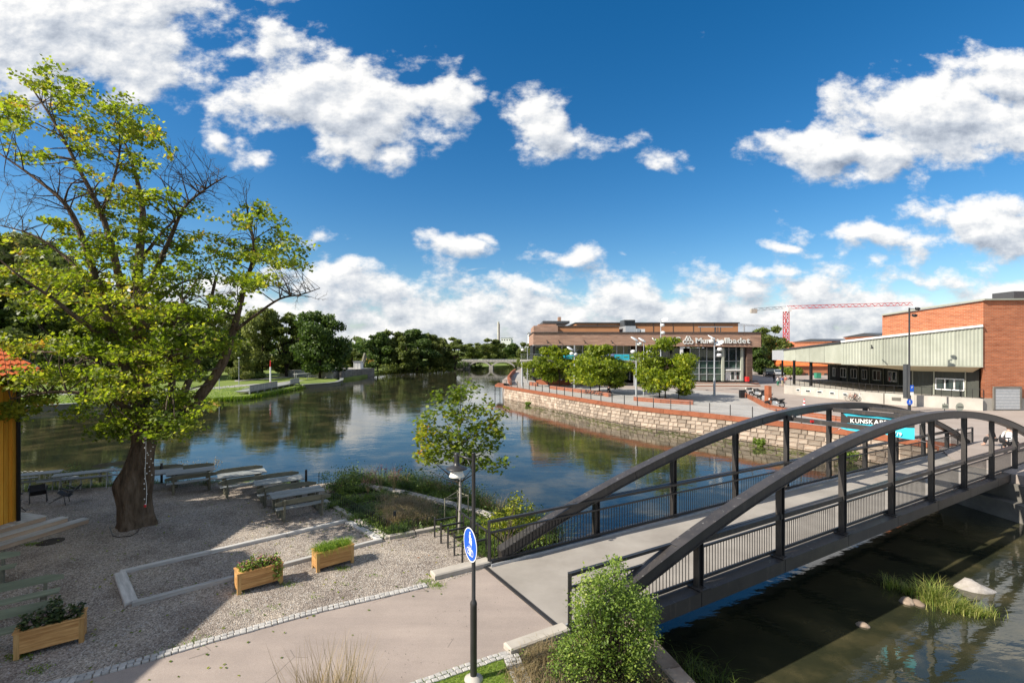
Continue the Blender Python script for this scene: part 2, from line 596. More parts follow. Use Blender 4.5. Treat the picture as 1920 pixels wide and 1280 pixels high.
def brick_wall_mat(name, c1, c2, mortar, sx=.25, sy=.075, rough=.85, msize=.012, axis='XZ'):
    m, t, b, o = new_mat(name)
    c = t.nodes.new('ShaderNodeTexCoord'); s = nd(t, 'ShaderNodeSeparateXYZ'); t.links.new(c.outputs['Object'], s.inputs[0])
    cb = nd(t, 'ShaderNodeCombineXYZ')
    hx = mth(t, 'MULTIPLY_ADD', s.outputs['Y'], -.8, s.outputs['X'])
    t.links.new(hx, cb.inputs[0]); t.links.new(s.outputs['Z'], cb.inputs[1])
    br = nd(t, 'ShaderNodeTexBrick')
    t.links.new(cb.outputs[0], br.inputs['Vector'])
    br.inputs['Scale'].default_value = 1
    br.inputs['Brick Width'].default_value = sx; br.inputs['Row Height'].default_value = sy; br.inputs['Mortar Size'].default_value = msize
    br.inputs['Color1'].default_value = (*c1, 1); br.inputs['Color2'].default_value = (*c2, 1); br.inputs['Mortar'].default_value = (*mortar, 1)
    vstretch = nd(t, 'ShaderNodeMapping'); vstretch.inputs['Scale'].default_value = (.35, 2.2, 1); t.links.new(cb.outputs[0], vstretch.inputs[0])
    n = noise(t, vstretch.outputs[0], 1.3, 6, .65)
    cc = mixcol(t, .75, br.outputs['Color'], ramp(t, n, [(.3, (.68, .62, .60)), (.5, (.95, .95, .95)), (.72, (1.3, 1.2, 1.1))]), 'MULTIPLY')
    t.links.new(cc, b.inputs['Base Color'])
    b.inputs['Roughness'].default_value = rough; b.inputs['Specular IOR Level'].default_value = .2
    bump(t, b, br.outputs['Fac'], -.4, .01)
    return m


M = {}
def vary(m, amt=.5, dirt=False):
    """value varies stone by stone; dirt adds pale droppings on upward faces"""
    t = m.node_tree; b = [n for n in t.nodes if n.type == 'BSDF_PRINCIPLED'][0]; src = b.inputs['Base Color'].links[0].from_socket
    geo = t.nodes.new('ShaderNodeNewGeometry')
    if dirt:
        s = nd(t, 'ShaderNodeSeparateXYZ'); t.links.new(geo.outputs['Normal'], s.inputs[0])
        up = mth(t, 'GREATER_THAN', s.outputs['Z'], .55); sp_ = mth(t, 'GREATER_THAN', noise(t, coords(t), 9, 3, .7), .66)
        c = mixcol(t, mth(t, 'MULTIPLY', mth(t, 'MULTIPLY', up, sp_), .45), src, (.35, .34, .31))
        st = noise(t, coords(t, (3, 3, .4)), 2.5, 4, .6); c = mixcol(t, mth(t, 'MULTIPLY', mth(t, 'GREATER_THAN', st, .60), .35), c, (.10, .085, .07))
    else:
        k = mth(t, 'MULTIPLY_ADD', geo.outputs['Random Per Island'], amt, 1 - amt / 2); hv = t.nodes.new('ShaderNodeHueSaturation'); t.links.new(k, hv.inputs['Value']); t.links.new(src, hv.inputs['Color'])
        oi = t.nodes.new('ShaderNodeObjectInfo').outputs['Random']; k2 = mth(t, 'MULTIPLY_ADD', oi, amt, 1 - amt / 2); hv2 = t.nodes.new('ShaderNodeHueSaturation'); t.links.new(k2, hv2.inputs['Value']); t.links.new(hv.outputs[0], hv2.inputs['Color']); c = hv2.outputs[0]
    t.links.new(c, b.inputs['Base Color'])
# ground
def gravel():
    m, t, b, o = new_mat('gravel')
    v = coords(t)
    vo = nd(t, 'ShaderNodeTexVoronoi'); vo.inputs['Scale'].default_value = 38; t.links.new(v, vo.inputs['Vector'])
    c = ramp(t, vo.outputs['Color'], [(.1, (.15, .13, .11)), (.45, (.31, .275, .24)), (.8, (.48, .44, .39)), (1, (.62, .58, .53))])
    big = noise(t, v, .8, 5, .6)
    c = mixcol(t, .85, c, ramp(t, big, [(.3, (.50, .45, .43)), (.5, (.86, .82, .79)), (.7, (1.14, 1.08, 1.0))]), 'MULTIPLY')
    sp_ = noise(t, v, 9, 4, .7)
    c = mixcol(t, mth(t, 'MULTIPLY', mth(t, 'GREATER_THAN', sp_, .63), .5), c, (.10, .075, .06))
    t.links.new(c, b.inputs['Base Color']); b.inputs['Roughness'].default_value = .9; b.inputs['Specular IOR Level'].default_value = .15
    n1 = bump(t, b, vo.outputs['Distance'], .9, .02)
    bump(t, b, noise(t, v, 4, 5, .65), .5, .07, n1)
    return m
M['gravel'] = gravel()
def asphalt():
    m, t, b, o = new_mat('asphalt')
    v = coords(t)
    n = noise(t, v, 90, 3, .7)
    big = noise(t, v, .55, 5, .6)
    c = ramp(t, n, [(.3, (.27, .225, .195)), (.55, (.345, .295, .26)), (.75, (.43, .375, .33))])
    c = mixcol(t, .8, c, ramp(t, big, [(.3, (.80, .79, .79)), (.7, (1.08, 1.06, 1.05))]), 'MULTIPLY')
    st = noise(t, v, 2.2, 6, .75)
    c = mixcol(t, mth(t, 'MULTIPLY', mth(t, 'GREATER_THAN', st, .69), .35), c, (.12, .10, .09))
    pt_ = nd(t, 'ShaderNodeTexVoronoi', feature='DISTANCE_TO_EDGE'); pt_.inputs['Scale'].default_value = .38
    wv = nd(t, 'ShaderNodeVectorMath', operation='ADD'); t.links.new(v, wv.inputs[0]); t.links.new(nd(t, 'ShaderNodeTexNoise', noise_dimensions='3D').outputs['Color'], wv.inputs[1]); t.links.new(wv.outputs[0], pt_.inputs['Vector'])
    crk = mth(t, 'MULTIPLY', mth(t, 'LESS_THAN', pt_.outputs['Distance'], .0035), mth(t, 'GREATER_THAN', noise(t, v, .5, 2), .52))
    c = mixcol(t, mth(t, 'MULTIPLY', crk, .45), c, (.09, .075, .065))
    c = mixcol(t, .55, c, ramp(t, noise(t, coords(t, (.25, 1.6, 1), (0, 0, R(-35))), 1.0, 4, .6), [(.35, (.80, .79, .80)), (.65, (1.06, 1.05, 1.04))]), 'MULTIPLY')
    t.links.new(c, b.inputs['Base Color']); b.inputs['Roughness'].default_value = .85; b.inputs['Specular IOR Level'].default_value = .2
    bump(t, b, n, .4, .008)
    return m
M['asphalt'] = asphalt()
M['deck_asphalt'] = rough_mat('deck_concrete', (.27, .245, .215), (.38, .35, .31), .7, .8, .3, .006, fine=70)
M['paving'] = brick_wall_mat('paving', (.33, .29, .26), (.39, .34, .31), (.24, .22, .20), 1, 1)
M['plaza'] = rough_mat('plaza_paving', (.27, .225, .195), (.36, .31, .275), .25, .8, .15, .01, fine=12)
M['plaza_grey'] = rough_mat('plaza_grey_paving', (.25, .24, .225), (.35, .335, .31), .3, .8, .15, .01, fine=12)
M['earth'] = rough_mat('earth', (.03, .025, .018), (.075, .06, .042), 1.2, .95, .5, .05)
M['lawn_base'] = rough_mat('lawn', (.06, .09, .02), (.14, .19, .035), .22, .9, .5, .06, c3=(.21, .25, .06), fine=6)
M['cobble'] = rough_mat('granite_cobble', (.32, .31, .29), (.50, .48, .45), 9, .8, .4, .01)
M['concrete'] = rough_mat('concrete', (.33, .30, .26), (.47, .43, .37), 1.2, .85, .25, .01, fine=30)
M['concrete_pale'] = rough_mat('pale_concrete', (.32, .30, .265), (.47, .44, .39), .6, .85, .15, .01, fine=12)
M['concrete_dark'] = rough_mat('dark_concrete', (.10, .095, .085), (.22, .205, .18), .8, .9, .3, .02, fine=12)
M['stone_block'] = rough_mat('quay_granite', (.17, .115, .085), (.30, .235, .18), .9, .85, .6, .05, c3=(.42, .36, .295), fine=7)
vary(M['stone_block'], .45)
M['stone_joint'] = rough_mat('quay_joint', (.16, .135, .105), (.25, .215, .17), 3, .9, .3, .02)
M['corten'] = rough_mat('rusty_steel', (.17, .055, .026), (.29, .098, .048), 1.4, .8, .15, .004, c3=(.23, .075, .036), fine=20)
M['black_steel'] = rough_mat('black_painted_steel', (.018, .018, .019), (.034, .033, .033), 2.5, .42, .10, .003, spec=.6)
M['bronze_steel'] = rough_mat('dark_brown_painted_steel', (.029, .026, .025), (.052, .046, .042), 2.0, .45, .12, .003, spec=.6, fine=25)
vary(M['bronze_steel'], dirt=True)
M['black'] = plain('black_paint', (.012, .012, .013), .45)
M['rubber'] = plain('rubber', (.012, .012, .012), .8)
M['grey_steel'] = plain('galvanised_steel', (.42, .44, .46), .45, .4)
M['white_paint'] = plain('white_paint', (.75, .75, .73), .5)
M['glass_lamp'] = plain('opal_lamp_glass', (.80, .78, .70), .35)
M['blue_sign'] = plain('blue_sign_paint', (.010, .10, .55), .4)
M['red'] = plain('red_paint', (.55, .02, .02), .45)
M['old_wood'] = wood_mat('weathered_wood', (.17, .18, .17), (.33, .345, .33), 2.0, (1, 10, 10))
M['grey_timber'] = wood_mat('grey_timber', (.34, .33, .31), (.56, .54, .51), 1.6, (1, 9, 9))
M['green_wood'] = wood_mat('grey_green_painted_wood', (.16, .18, .12), (.26, .285, .195), 1.5, (1, 6, 6), knots=False)
M['green_wood_dark'] = wood_mat('moss_stained_wood', (.10, .10, .07), (.20, .19, .14), 2.0, (1, 6, 6), knots=False)
M['pine'] = wood_mat('pressure_treated_pine', (.33, .15, .045), (.62, .36, .14), 2.2, (1, 9, 9), .6)
M['pine_post'] = wood_mat('pine_post_wood', (.36, .19, .06), (.60, .37, .15), 2.2, (9, 9, 1), .6)
M['deck_board'] = wood_mat('grey_deck_board', (.42, .40, .37), (.62, .59, .55), 1.5, (1, 8, 8), .75)
M['step_riser'] = wood_mat('step_riser_wood', (.36, .24, .16), (.56, .41, .29), 1.5, (1, 8, 8), .75)
M['bark'] = rough_mat('maple_bark', (.045, .032, .022), (.15, .11, .075), 1.7, .95, 1.0, .12, c3=(.24, .18, .13), stretch=(3.5, 3.5, .8), fine=6, spec=.1)
M['bark_dark'] = rough_mat('dark_bark', (.022, .018, .014), (.07, .055, .042), 3, .95, .8, .05, stretch=(3, 3, .8), spec=.1)
M['twig'] = rough_mat('twig_bark', (.05, .04, .03), (.11, .085, .065), 3, .9, 0, spec=.15)
M['maple_leaf'] = leaf_mat('maple_leaves', [(0, (.055, .09, .014)), (.28, (.12, .175, .022)), (.58, (.22, .28, .035)), (.86, (.37, .385, .06)), (1, (.42, .26, .06))], .55, patch=.45)
M['sapling_leaf'] = leaf_mat('sapling_leaves', [(0, (.05, .085, .012)), (.45, (.13, .19, .020)), (.78, (.26, .30, .03)), (.93, (.42, .36, .04)), (1, (.42, .17, .04))], .45, patch=.6)
M['plaza_leaf'] = leaf_mat('plaza_tree_leaves', [(0, (.07, .11, .012)), (.4, (.17, .23, .02)), (.75, (.30, .34, .03)), (1, (.48, .42, .04))], .4, patch=.5)
M['oak_leaf'] = leaf_mat('dark_tree_leaves', [(0, (.03, .058, .012)), (.45, (.075, .125, .024)), (.8, (.14, .20, .04)), (1, (.20, .26, .06))], .3, patch=.25)
M['willow_leaf'] = leaf_mat('pale_tree_leaves', [(0, (.09, .115, .028)), (.45, (.19, .22, .055)), (.8, (.29, .32, .09)), (1, (.36, .38, .13))], .35, patch=.25)
M['mid_leaf'] = leaf_mat('green_tree_leaves', [(0, (.05, .075, .016)), (.45, (.12, .155, .032)), (.8, (.20, .235, .05)), (1, (.30, .30, .08))], .3, patch=.2)
M['bush_leaf'] = leaf_mat('bush_leaves', [(0, (.04, .075, .012)), (.4, (.12, .19, .025)), (.75, (.26, .35, .06)), (1, (.46, .48, .12))], .35, patch=.9)
M['yellow_bush_leaf'] = leaf_mat('yellow_green_leaves', [(0, (.09, .12, .012)), (.5, (.24, .28, .03)), (1, (.45, .44, .06))], .5)
M['planter_leaf'] = leaf_mat('planter_leaves', [(0, (.012, .025, .008)), (.5, (.04, .065, .02)), (.85, (.10, .14, .04)), (1, (.30, .20, .20))], .2)
M['grass'] = leaf_mat('grass_blades', [(0, (.06, .12, .012)), (.5, (.15, .26, .02)), (1, (.30, .38, .05))], .4)
M['dry_grass'] = leaf_mat('dry_grass', [(0, (.09, .09, .03)), (.5, (.25, .19, .09)), (1, (.46, .35, .20))], .3)
M['reed'] = leaf_mat('reeds', [(0, (.07, .12, .02)), (.5, (.20, .27, .045)), (1, (.50, .46, .15))], .4)
M['bed_green'] = leaf_mat('border_plants', [(0, (.03, .055, .012)), (.5, (.09, .15, .025)), (1, (.24, .31, .05))], .3, patch=.8)
M['pink'] = leaf_mat('pink_flowers', [(0, (.30, .08, .09)), (1, (.60, .28, .30))], .3)
M['roof_tile'] = rough_mat('orange_clay_tile', (.55, .11, .030), (.80, .20, .055), 2.5, .7, .2, .01, fine=20)
M['yellow_wall'] = wood_mat('ochre_painted_boards', (.72, .30, .025), (.85, .42, .05), 1.2, (8, 8, 1), .6, knots=False)
M['brick_red'] = brick_wall_mat('red_brick', (.37, .110, .048), (.49, .168, .078), (.38, .23, .155), .5, .16, msize=.02)
M['brick_far'] = brick_wall_mat('brown_brick', (.30, .18, .125), (.40, .25, .18), (.33, .23, .18), 1.4, .22, msize=.03)
M['brick_dark_shaded'] = brick_wall_mat('dark_shaded_brick', (.085, .052, .042), (.13, .082, .065), (.10, .075, .06), 1.4, .22, msize=.03)  # dark pier brick; also carries the bath side wall's shade in its colour
M['orange_panel'] = rough_mat('orange_cladding', (.40, .18, .08), (.48, .23, .11), .3, .6, .05, .01)
M['bar_metal'] = rough_mat('corrugated_metal', (.29, .305, .25), (.36, .375, .315), .6, .5, .05, .01)
M['dark_clad'] = rough_mat('charcoal_cladding', (.040, .044, .037), (.062, .066, .056), .8, .6, .05, .01)
M['soffit'] = rough_mat('cream_soffit', (.50, .44, .30), (.60, .54, .38), .6, .6, .05, .01)
M['roof_dark'] = plain('dark_roof_sheet', (.06, .065, .07), .5)
M['letters'] = plain('pale_grey_letters', (.62, .63, .60), .45)
M['turquoise'] = rough_mat('turquoise_banner_cloth', (.02, .34, .46), (.05, .50, .62), 1.0, .7, .1, .01)
M['banner_black'] = plain('black_banner_print', (.035, .028, .025), .7)
M['skin'] = plain('skin', (.50, .30, .22), .6)
M['cloth_white'] = plain('white_cloth', (.68, .68, .68), .8)
M['cloth_blue'] = plain('blue_cloth', (.16, .20, .42), .8)
M['cloth_black'] = plain('black_cloth', (.015, .015, .018), .85)
M['cloth_green'] = plain('green_cloth', (.03, .20, .12), .8)
M['cloth_red'] = plain('red_brown_cloth', (.40, .13, .09), .8)
M['hair'] = plain('brown_hair', (.06, .035, .02), .7)
M['car_dark'] = plain('dark_car_paint', (.02, .022, .026), .25, .3)
M['rock'] = rough_mat('pale_rock', (.28, .25, .22), (.46, .43, .40), 2.5, .85, .6, .04)


def glass_mat(name, col=(.02, .03, .03), rough=.03):
    m, t, b, o = new_mat(name)
    n = noise(t, coords(t), .5, 3)
    t.links.new(ramp(t, n, [(.3, tuple(x * .6 for x in col)), (.7, tuple(x * 1.6 for x in col))]), b.inputs['Base Color'])
    b.inputs['Roughness'].default_value = rough; b.inputs['IOR'].default_value = 1.6
    b.inputs['Specular IOR Level'].default_value = .7
    return m
M['glass'] = glass_mat('window_glass')
M['glass_green'] = glass_mat('green_tinted_glass', (.035, .06, .05))


def water_mat():
    m, t, b, o = new_mat('river_water')
    c = t.nodes.new('ShaderNodeTexCoord')
    v = c.outputs['Object']
    mp = nd(t, 'ShaderNodeMapping'); mp.inputs['Scale'].default_value = (1, 2.1, 1); mp.inputs['Rotation'].default_value = (0, 0, R(-8)); t.links.new(v, mp.inputs[0])
    n1 = noise(t, mp.outputs[0], 1.5, 3, .5)
    n2 = noise(t, mp.outputs[0], .22, 3, .5)
    n3 = noise(t, v, .035, 3, .6)
    # calm and rippled patches
    amp = nd(t, 'ShaderNodeMapRange'); amp.inputs['From Min'].default_value = .38; amp.inputs['From Max'].default_value = .62
    amp.inputs['To Min'].default_value = .35; amp.inputs['To Max'].default_value = 1.25; t.links.new(n3, amp.inputs['Value'])
    h = mth(t, 'ADD', mth(t, 'MULTIPLY', n1, .6), mth(t, 'MULTIPLY', n2, 1.6))
    h = mth(t, 'MULTIPLY', h, amp.outputs[0])
    mur = noise(t, v, .35, 6, .6)
    c0 = ramp(t, mur, [(.3, (.012, .016, .012)), (.5, (.028, .030, .016)), (.66, (.075, .065, .032))])
    t.links.new(c0, b.inputs['Base Color'])
    b.inputs['Roughness'].default_value = .02; b.inputs['IOR'].default_value = 1.6; b.inputs['Specular IOR Level'].default_value = .5
    bump(t, b, h, 1.0, .013)
    return m
M['water'] = water_mat()
# ------------------------------------------------------------------ ground and water
WZ = -2.4            # water level
PZ = -0.3            # far plaza level
LZ = -1.75           # park lawn level


def sheet(name, poly, z, mat, kind='structure', zb=None):
    b = MB()
    if zb is None:
        b.add([(p[0], p[1], z) for p in poly], [tuple(range(len(poly)))])
        # keep the normal up
        ar = sum(poly[i][0] * poly[(i + 1) % len(poly)][1] - poly[(i + 1) % len(poly)][0] * poly[i][1] for i in range(len(poly)))
        if ar < 0: b.f[-1] = b.f[-1][::-1]
    else:
        b.prism(poly, zb, z)
    return b.build(name, mat, kind=kind)


def tri_ground(name, poly, z, zb, mat):
    """land with vertical sides; concave outlines are fine (n-gons are triangulated by Blender)"""
    return sheet(name, poly, z, mat, zb=zb)


# water sheet and river bed
b = MB(); b.add([(-1500, -300, WZ), (1500, -300, WZ), (1500, 2500, WZ), (-1500, 2500, WZ)], [(0, 1, 2, 3)])
b.build('water', M['water'], kind='structure')
b = MB(); b.add([(-1600, -400, WZ - 2), (1600, -400, WZ - 2), (1600, 3000, WZ - 2), (-1600, 3000, WZ - 2)], [(0, 1, 2, 3)])
b.build('river_bed', M['earth'], kind='structure')

near_shore = [P(0, 925), P(200, 912), P(350, 903), P(500, 903), P(575, 908), P(640, 904), P(700, 902), P(790, 908), P(880, 932), P(960, 966), P(1040, 998)]
near_shore = [(p.x, p.y) for p in near_shore]
_u, _n = (.8559, .5172), (-.5172, .8559)
def _bp(t, s): return (1.552 + _u[0] * t + _n[0] * s, 10.39 + _u[1] * t + _n[1] * s)
near_edge = [_bp(1.1, 4.25), _bp(-.46, 4.25), _bp(-.46, -.45), _bp(.75, -.45), (2.75, 9.9), (3.2, 8.2), (4.2, 4.5), (6.5, -6)]
near_poly = [(-60, -6), (-60, 19.0), (-30, 19.6)] + near_shore + near_edge
tri_ground('gravel_ground', near_poly, 0, -4, M['gravel'])

# asphalt path
path_up = [P(142, 1280), P(262, 1246), P(375, 1212), P(450, 1191), P(525, 1169.5), P(600, 1149), P(664, 1134), P(728, 1119), P(806, 1100), P(917, 1064)]
path_lo = [P(1078, 1174), P(943, 1223), P(869, 1247), P(771, 1281), P(650, 1340)]
path_up = [(p.x, p.y) for p in path_up]; path_lo = [(p.x, p.y) for p in path_lo]
path_poly = [(-40, -3), (-14.0, 6.2), (-9.5, 7.7)] + path_up + path_lo + [(-8, 3.5), (-20, -6)]
sheet('asphalt_path', path_poly, .004, M['asphalt'])
# small lawn and dry border at the lower right
lawn_poly = [path_lo[3], path_lo[2], (P(938, 1226)).xy, (P(968, 1290)).xy, (0.3, 6.6), (-.9, 6.2)]
sheet('lawn_patch', [(p[0], p[1]) for p in lawn_poly], .010, M['lawn_base'])
bed_r = [P(955, 1226).xy, P(1060, 1190).xy, (1.6, 9.6), (2.65, 9.6), (3.0, 8.3), (3.7, 5.5), (.6, 5.5)]
sheet('border_soil', [(p[0], p[1]) for p in bed_r], .008, M['earth'])
# planting bed beside the bridge
bed_poly = [P(600, 938), P(722, 1009), P(826, 990), P(905, 1048), P(930, 1052)]
bed_poly = [(p.x, p.y) for p in bed_poly] + [(-.45, 14.05), (1.2, 15.0)] + [s for s in reversed(near_shore[5:])]
bed_poly = [(p[0], p[1]) for p in bed_poly]
sheet('planting_bed_soil', bed_poly, .012, M['earth'])

# earth bank under the near shore (slopes into the water)
def bank(name, line, z0, z1, w, mat, n=3, side=1):
    b = MB(); vs = []; L = len(line)
    for i, p in enumerate(line):
        a = Vector((*line[max(0, i - 1)], 0)); c = Vector((*line[min(L - 1, i + 1)], 0)); d = (c - a).normalized()
        nn = Vector((-d.y, d.x, 0)) * side
        for k in range(n + 1):
            t = k / n; j = rng.normal() * .12 if 0 < k < n else 0
            q = Vector((*p, 0)) + nn * (w * t + j)
            vs.append((q.x, q.y, z0 + (z1 - z0) * t ** .8))
    fs = []
    for i in range(L - 1):
        for k in range(n):
            a = i * (n + 1) + k; f = (a, a + n + 1, a + n + 2, a + 1)
            fs.append(f if side < 0 else f[::-1])
    b.add(vs, fs, True)
    return b.build(name, mat, kind='structure')

shore_line = [(-60, 19.0), (-30, 19.6)] + near_shore + [(1.75, 14.0), (2.15, 12.2)]
bank('river_bank', shore_line, -.02, WZ - .4, 1.5, M['earth'], 4, 1)

# far plaza: quay curve from photo positions of its top edge
qpx = [(945, 723.5), (980, 729), (1030, 737), (1076, 744.5), (1130, 753), (1190, 761.5), (1245, 767.5), (1300, 772.5), (1350, 778), (1415, 785), (1478, 792), (1545, 800), (1612, 809), (1670, 817), (1725, 825), (1790, 834)]
qline = [P(x, y, PZ) for x, y in qpx]
qline = [(p.x, p.y) for p in qline]
ab = [(27.6, 31.0), (25.6, 28.0), (24.9, 26.4), (25.6, 23.4), (34, 17.5), (60, -4)]
plaza_poly = [(-2.0, 100), (1, 140), (6, 190), (12, 260), (60, 420), (700, 420), (700, -4)] + ab[::-1] + qline[::-1]
tri_ground('plaza_ground', plaza_poly, PZ, -4, M['plaza'])

# grey promenade strip along the quay
def offset_line(line, w):
    out = []
    for i, p in enumerate(line):
        a = Vector(line[max(0, i - 1)]); c = Vector(line[min(len(line) - 1, i + 1)]); d = (c - a).normalized()
        out.append((p[0] - d.y * w, p[1] + d.x * w))
    return out
# park on the left bank
lpx = [(-500, 800), (-150, 782), (0, 773), (60, 770), (190, 763), (260, 759), (337, 756), (400, 753), (464, 749), (500, 742), (563, 729), (600, 724), (640, 719)]
lline = [P(x, y, WZ) for x, y in lpx]
lline = [(p.x, p.y) for p in lline]
park_poly = [(-500, 60)] + lline + [(-46.5, 126), (-44, 138), (-46, 165), (-70, 300), (-500, 400)]
tri_ground('park_ground', park_poly, LZ, -4, M['lawn_base'])
# bright mown grass and paths of the park
def psheet(name, px, z, mat):
    return sheet(name, [(q.x, q.y) for q in (P(x, y, z) for x, y in px)], z, mat)
psheet('park_path', [(-200, 748), (0, 739), (120, 735.5), (250, 731), (400, 725.5), (450, 721), (520, 717), (560, 712.5), (572, 712.5), (530, 719), (460, 724), (400, 729), (250, 735.5), (120, 740), (0, 744), (-200, 754)], LZ + .02, M['plaza_grey'])
psheet('park_path_far', [(440, 712), (560, 704), (600, 701), (600, 702.5), (560, 706), (440, 715)], LZ + .02, M['plaza_grey'])
# far land beyond the river
tri_ground('far_bank_ground', [(-46, 165), (-44, 172), (-24, 205), (-12, 214), (-6, 226), (2, 232), (12, 262), (12, 700), (-300, 700), (-300, 230), (-75, 230)], -1.6, -4, M['lawn_base'])
b = MB()
N = 60
b.add([(0, 900, 1.5)] + [(3500 * math.cos(math.pi * i / N), 300 + 3200 * math.sin(math.pi * i / N), 0 if i else 0) for i in range(N + 1)] , [(0, i + 1, i + 2) for i in range(N)])
tri_ground('distant_ground', [(-2500, 430), (2500, 430), (2500, 4500), (-2500, 4500)], -.8, -4, M['lawn_base'])
# quay of the left bank further up the river
qw = [P(637, 712, WZ), P(654, 711.5, WZ), P(700, 706.5, WZ)]
# ------------------------------------------------------------------ steel arch footbridge
TH = 1.0274; S = 3.66; BW = 3.695
BU = Vector((math.sin(TH), math.cos(TH), 0)); BN = Vector((-math.cos(TH), math.sin(TH), 0))
BO = Vector((1.552, 10.39, 0))
def zb(t): return -.04 - .0137 * (t - S) + .05 * (1 - ((t - 18.3) / 18.3) ** 2)
def BP(t, s, z): 
    p = BO + BU * t + BN * s
    return Vector((p.x, p.y, zb(t) + z))
bridge = thing('arch_footbridge', 'black steel arch footbridge with vertical bar railings crossing the canal', 'footbridge', (BO.x, BO.y, 0))
def archz(k): return 3.62 - .132 * (k - 5) ** 2
LEN = 10 * S
MS = M['bronze_steel']
for side, s0, sg in ((0, 0.0, -1), (1, BW, 1)):
    so = s0 + sg * .10
    b = MB(); ks = [(.02 + 9.96 * i / 40) for i in range(41)]
    b.sweep([BP(k * S, so, archz(k) - .17) for k in ks], .26, .27, up=(0, 0, 1))
    b.build('arch', MS, bridge)
    # flange plates of the arch, a little wider, top and bottom
    b = MB(); b.sweep([BP(k * S, so, archz(k) - .025) for k in ks], .33, .022); b.build('arch_flange', MS, bridge)
    b = MB(); b.sweep([BP(k * S, so, archz(k) - .315) for k in ks], .33, .022); b.build('arch_flange', MS, bridge)
    for k in (1.5, 3.5, 6.5, 8.5):
        a_, c_ = BP((k - .05) * S, so - sg * .137, archz(k - .05) - .17), BP((k + .05) * S, so - sg * .137, archz(k + .05) - .17)
        b = MB(); b.bar(a_, c_, .012, .22)
        for f in (.12, .37, .63, .88):
            for g_ in (-.07, .07): b.box(a_.lerp(c_, f) + Vector((0, 0, g_)), (.03, .03, .03))
        b.build('splice_plate', MS, bridge)
    for k in range(1, 10):
        b = MB(); t = k * S; top = archz(k) - .33
        # H section post
        b.bar(BP(t, so, 0.0), BP(t, so, top), .014, .16, up=BU)
        for q in (-1, 1):
            b.bar(BP(t + q * .085, so, 0.0), BP(t + q * .085, so, top), .17, .018, up=BU)
        b.build('post', MS, bridge)
        b = MB(); c = BP(t, so, .012)
        for q in (-1, 1):
            for r in (-.08, 0, .08):
                pp = BP(t + r, so + q * .10, .02)
                b.bar(pp, BP(t + r, so + q * .17, .02), .018, .03)
        b.box(c, (.42, .44, .024), rz=math.pi / 2 - TH); b.build('base_plate', MS, bridge)
    # outer beam of the deck in segments
    nseg = 10
    for i in range(nseg):
        t0, t1 = -.2 + i * (LEN + .4) / nseg + .012, -.2 + (i + 1) * (LEN + .4) / nseg - .012
        b = MB()
        b.sweep([BP(t0, s0 + sg * .12, -.19), BP(t1, s0 + sg * .12, -.19)], .40, .36)
        b.build('edge_beam', MS, bridge)
    # mid beam (hand height) between posts, double rail
    b = MB(); b.sweep([BP(-.35 + (LEN + .7) * i / 30, s0 - sg * .03, 1.20) for i in range(31)], .09, .07); b.build('handrail', M['black_steel'], bridge)
    b = MB(); b.sweep([BP(.75 * S + 8.5 * S * i / 24, s0 - sg * .0 + sg * .10, 1.17) for i in range(25)], .11, .14); b.build('side_beam', MS, bridge)
    b = MB(); b.sweep([BP(-.35 + (LEN + .7) * i / 30, s0 - sg * .05, .90) for i in range(31)], .06, .05); b.build('rail', M['black_steel'], bridge)
    b = MB(); b.sweep([BP(-.35 + (LEN + .7) * i / 30, s0 - sg * .05, .10) for i in range(31)], .06, .08); b.build('rail', M['black_steel'], bridge)
    for t in (-.35, LEN + .35):
        b = MB(); b.bar(BP(t, s0 - sg * .04, -.02), BP(t, s0 - sg * .04, 1.23), .08, .08); b.box(BP(t, s0 - sg * .04, .03), (.16, .16, .02), rz=math.pi / 2 - TH)
        b.build('end_post', M['black_steel'], bridge)
    b = MB(); b.sweep([BP(-.35, s0 - sg * .17, .02), BP(LEN / 2, s0 - sg * .17, .02), BP(LEN + .35, s0 - sg * .17, .02)], .04, .10); b.build('deck_kerb', M['grey_steel'], bridge)
# balusters: the nearest 300 as parts, the rest as one part
bal = []
nb = int((LEN + .6) / .118)
for side, s0, sg in ((0, 0.0, -1), (1, BW, 1)):
    for i in range(nb + 1):
        t = -.30 + i * .118
        if abs((t / S) - round(t / S)) * S < .08 and 0 < t < LEN: continue
        bal.append(BP(t, s0 - sg * .05, .51))
bal.sort(key=lambda p: (p - Vector((0, 0, 6))).length)
bm_ = MB().box((0, 0, 0), (.016, .016, .76), rz=math.pi / 2 - TH).mesh('baluster', M['black_steel'])
for p in bal[:300]:
    link('baluster', bm_, bridge, loc=p - Vector((BO.x, BO.y, 0)))
b = MB()
for p in bal[300:]:
    b.box(p, (.016, .016, .76), rz=math.pi / 2 - TH)
b.build('far_balusters', M['black_steel'], bridge, kind='stuff')
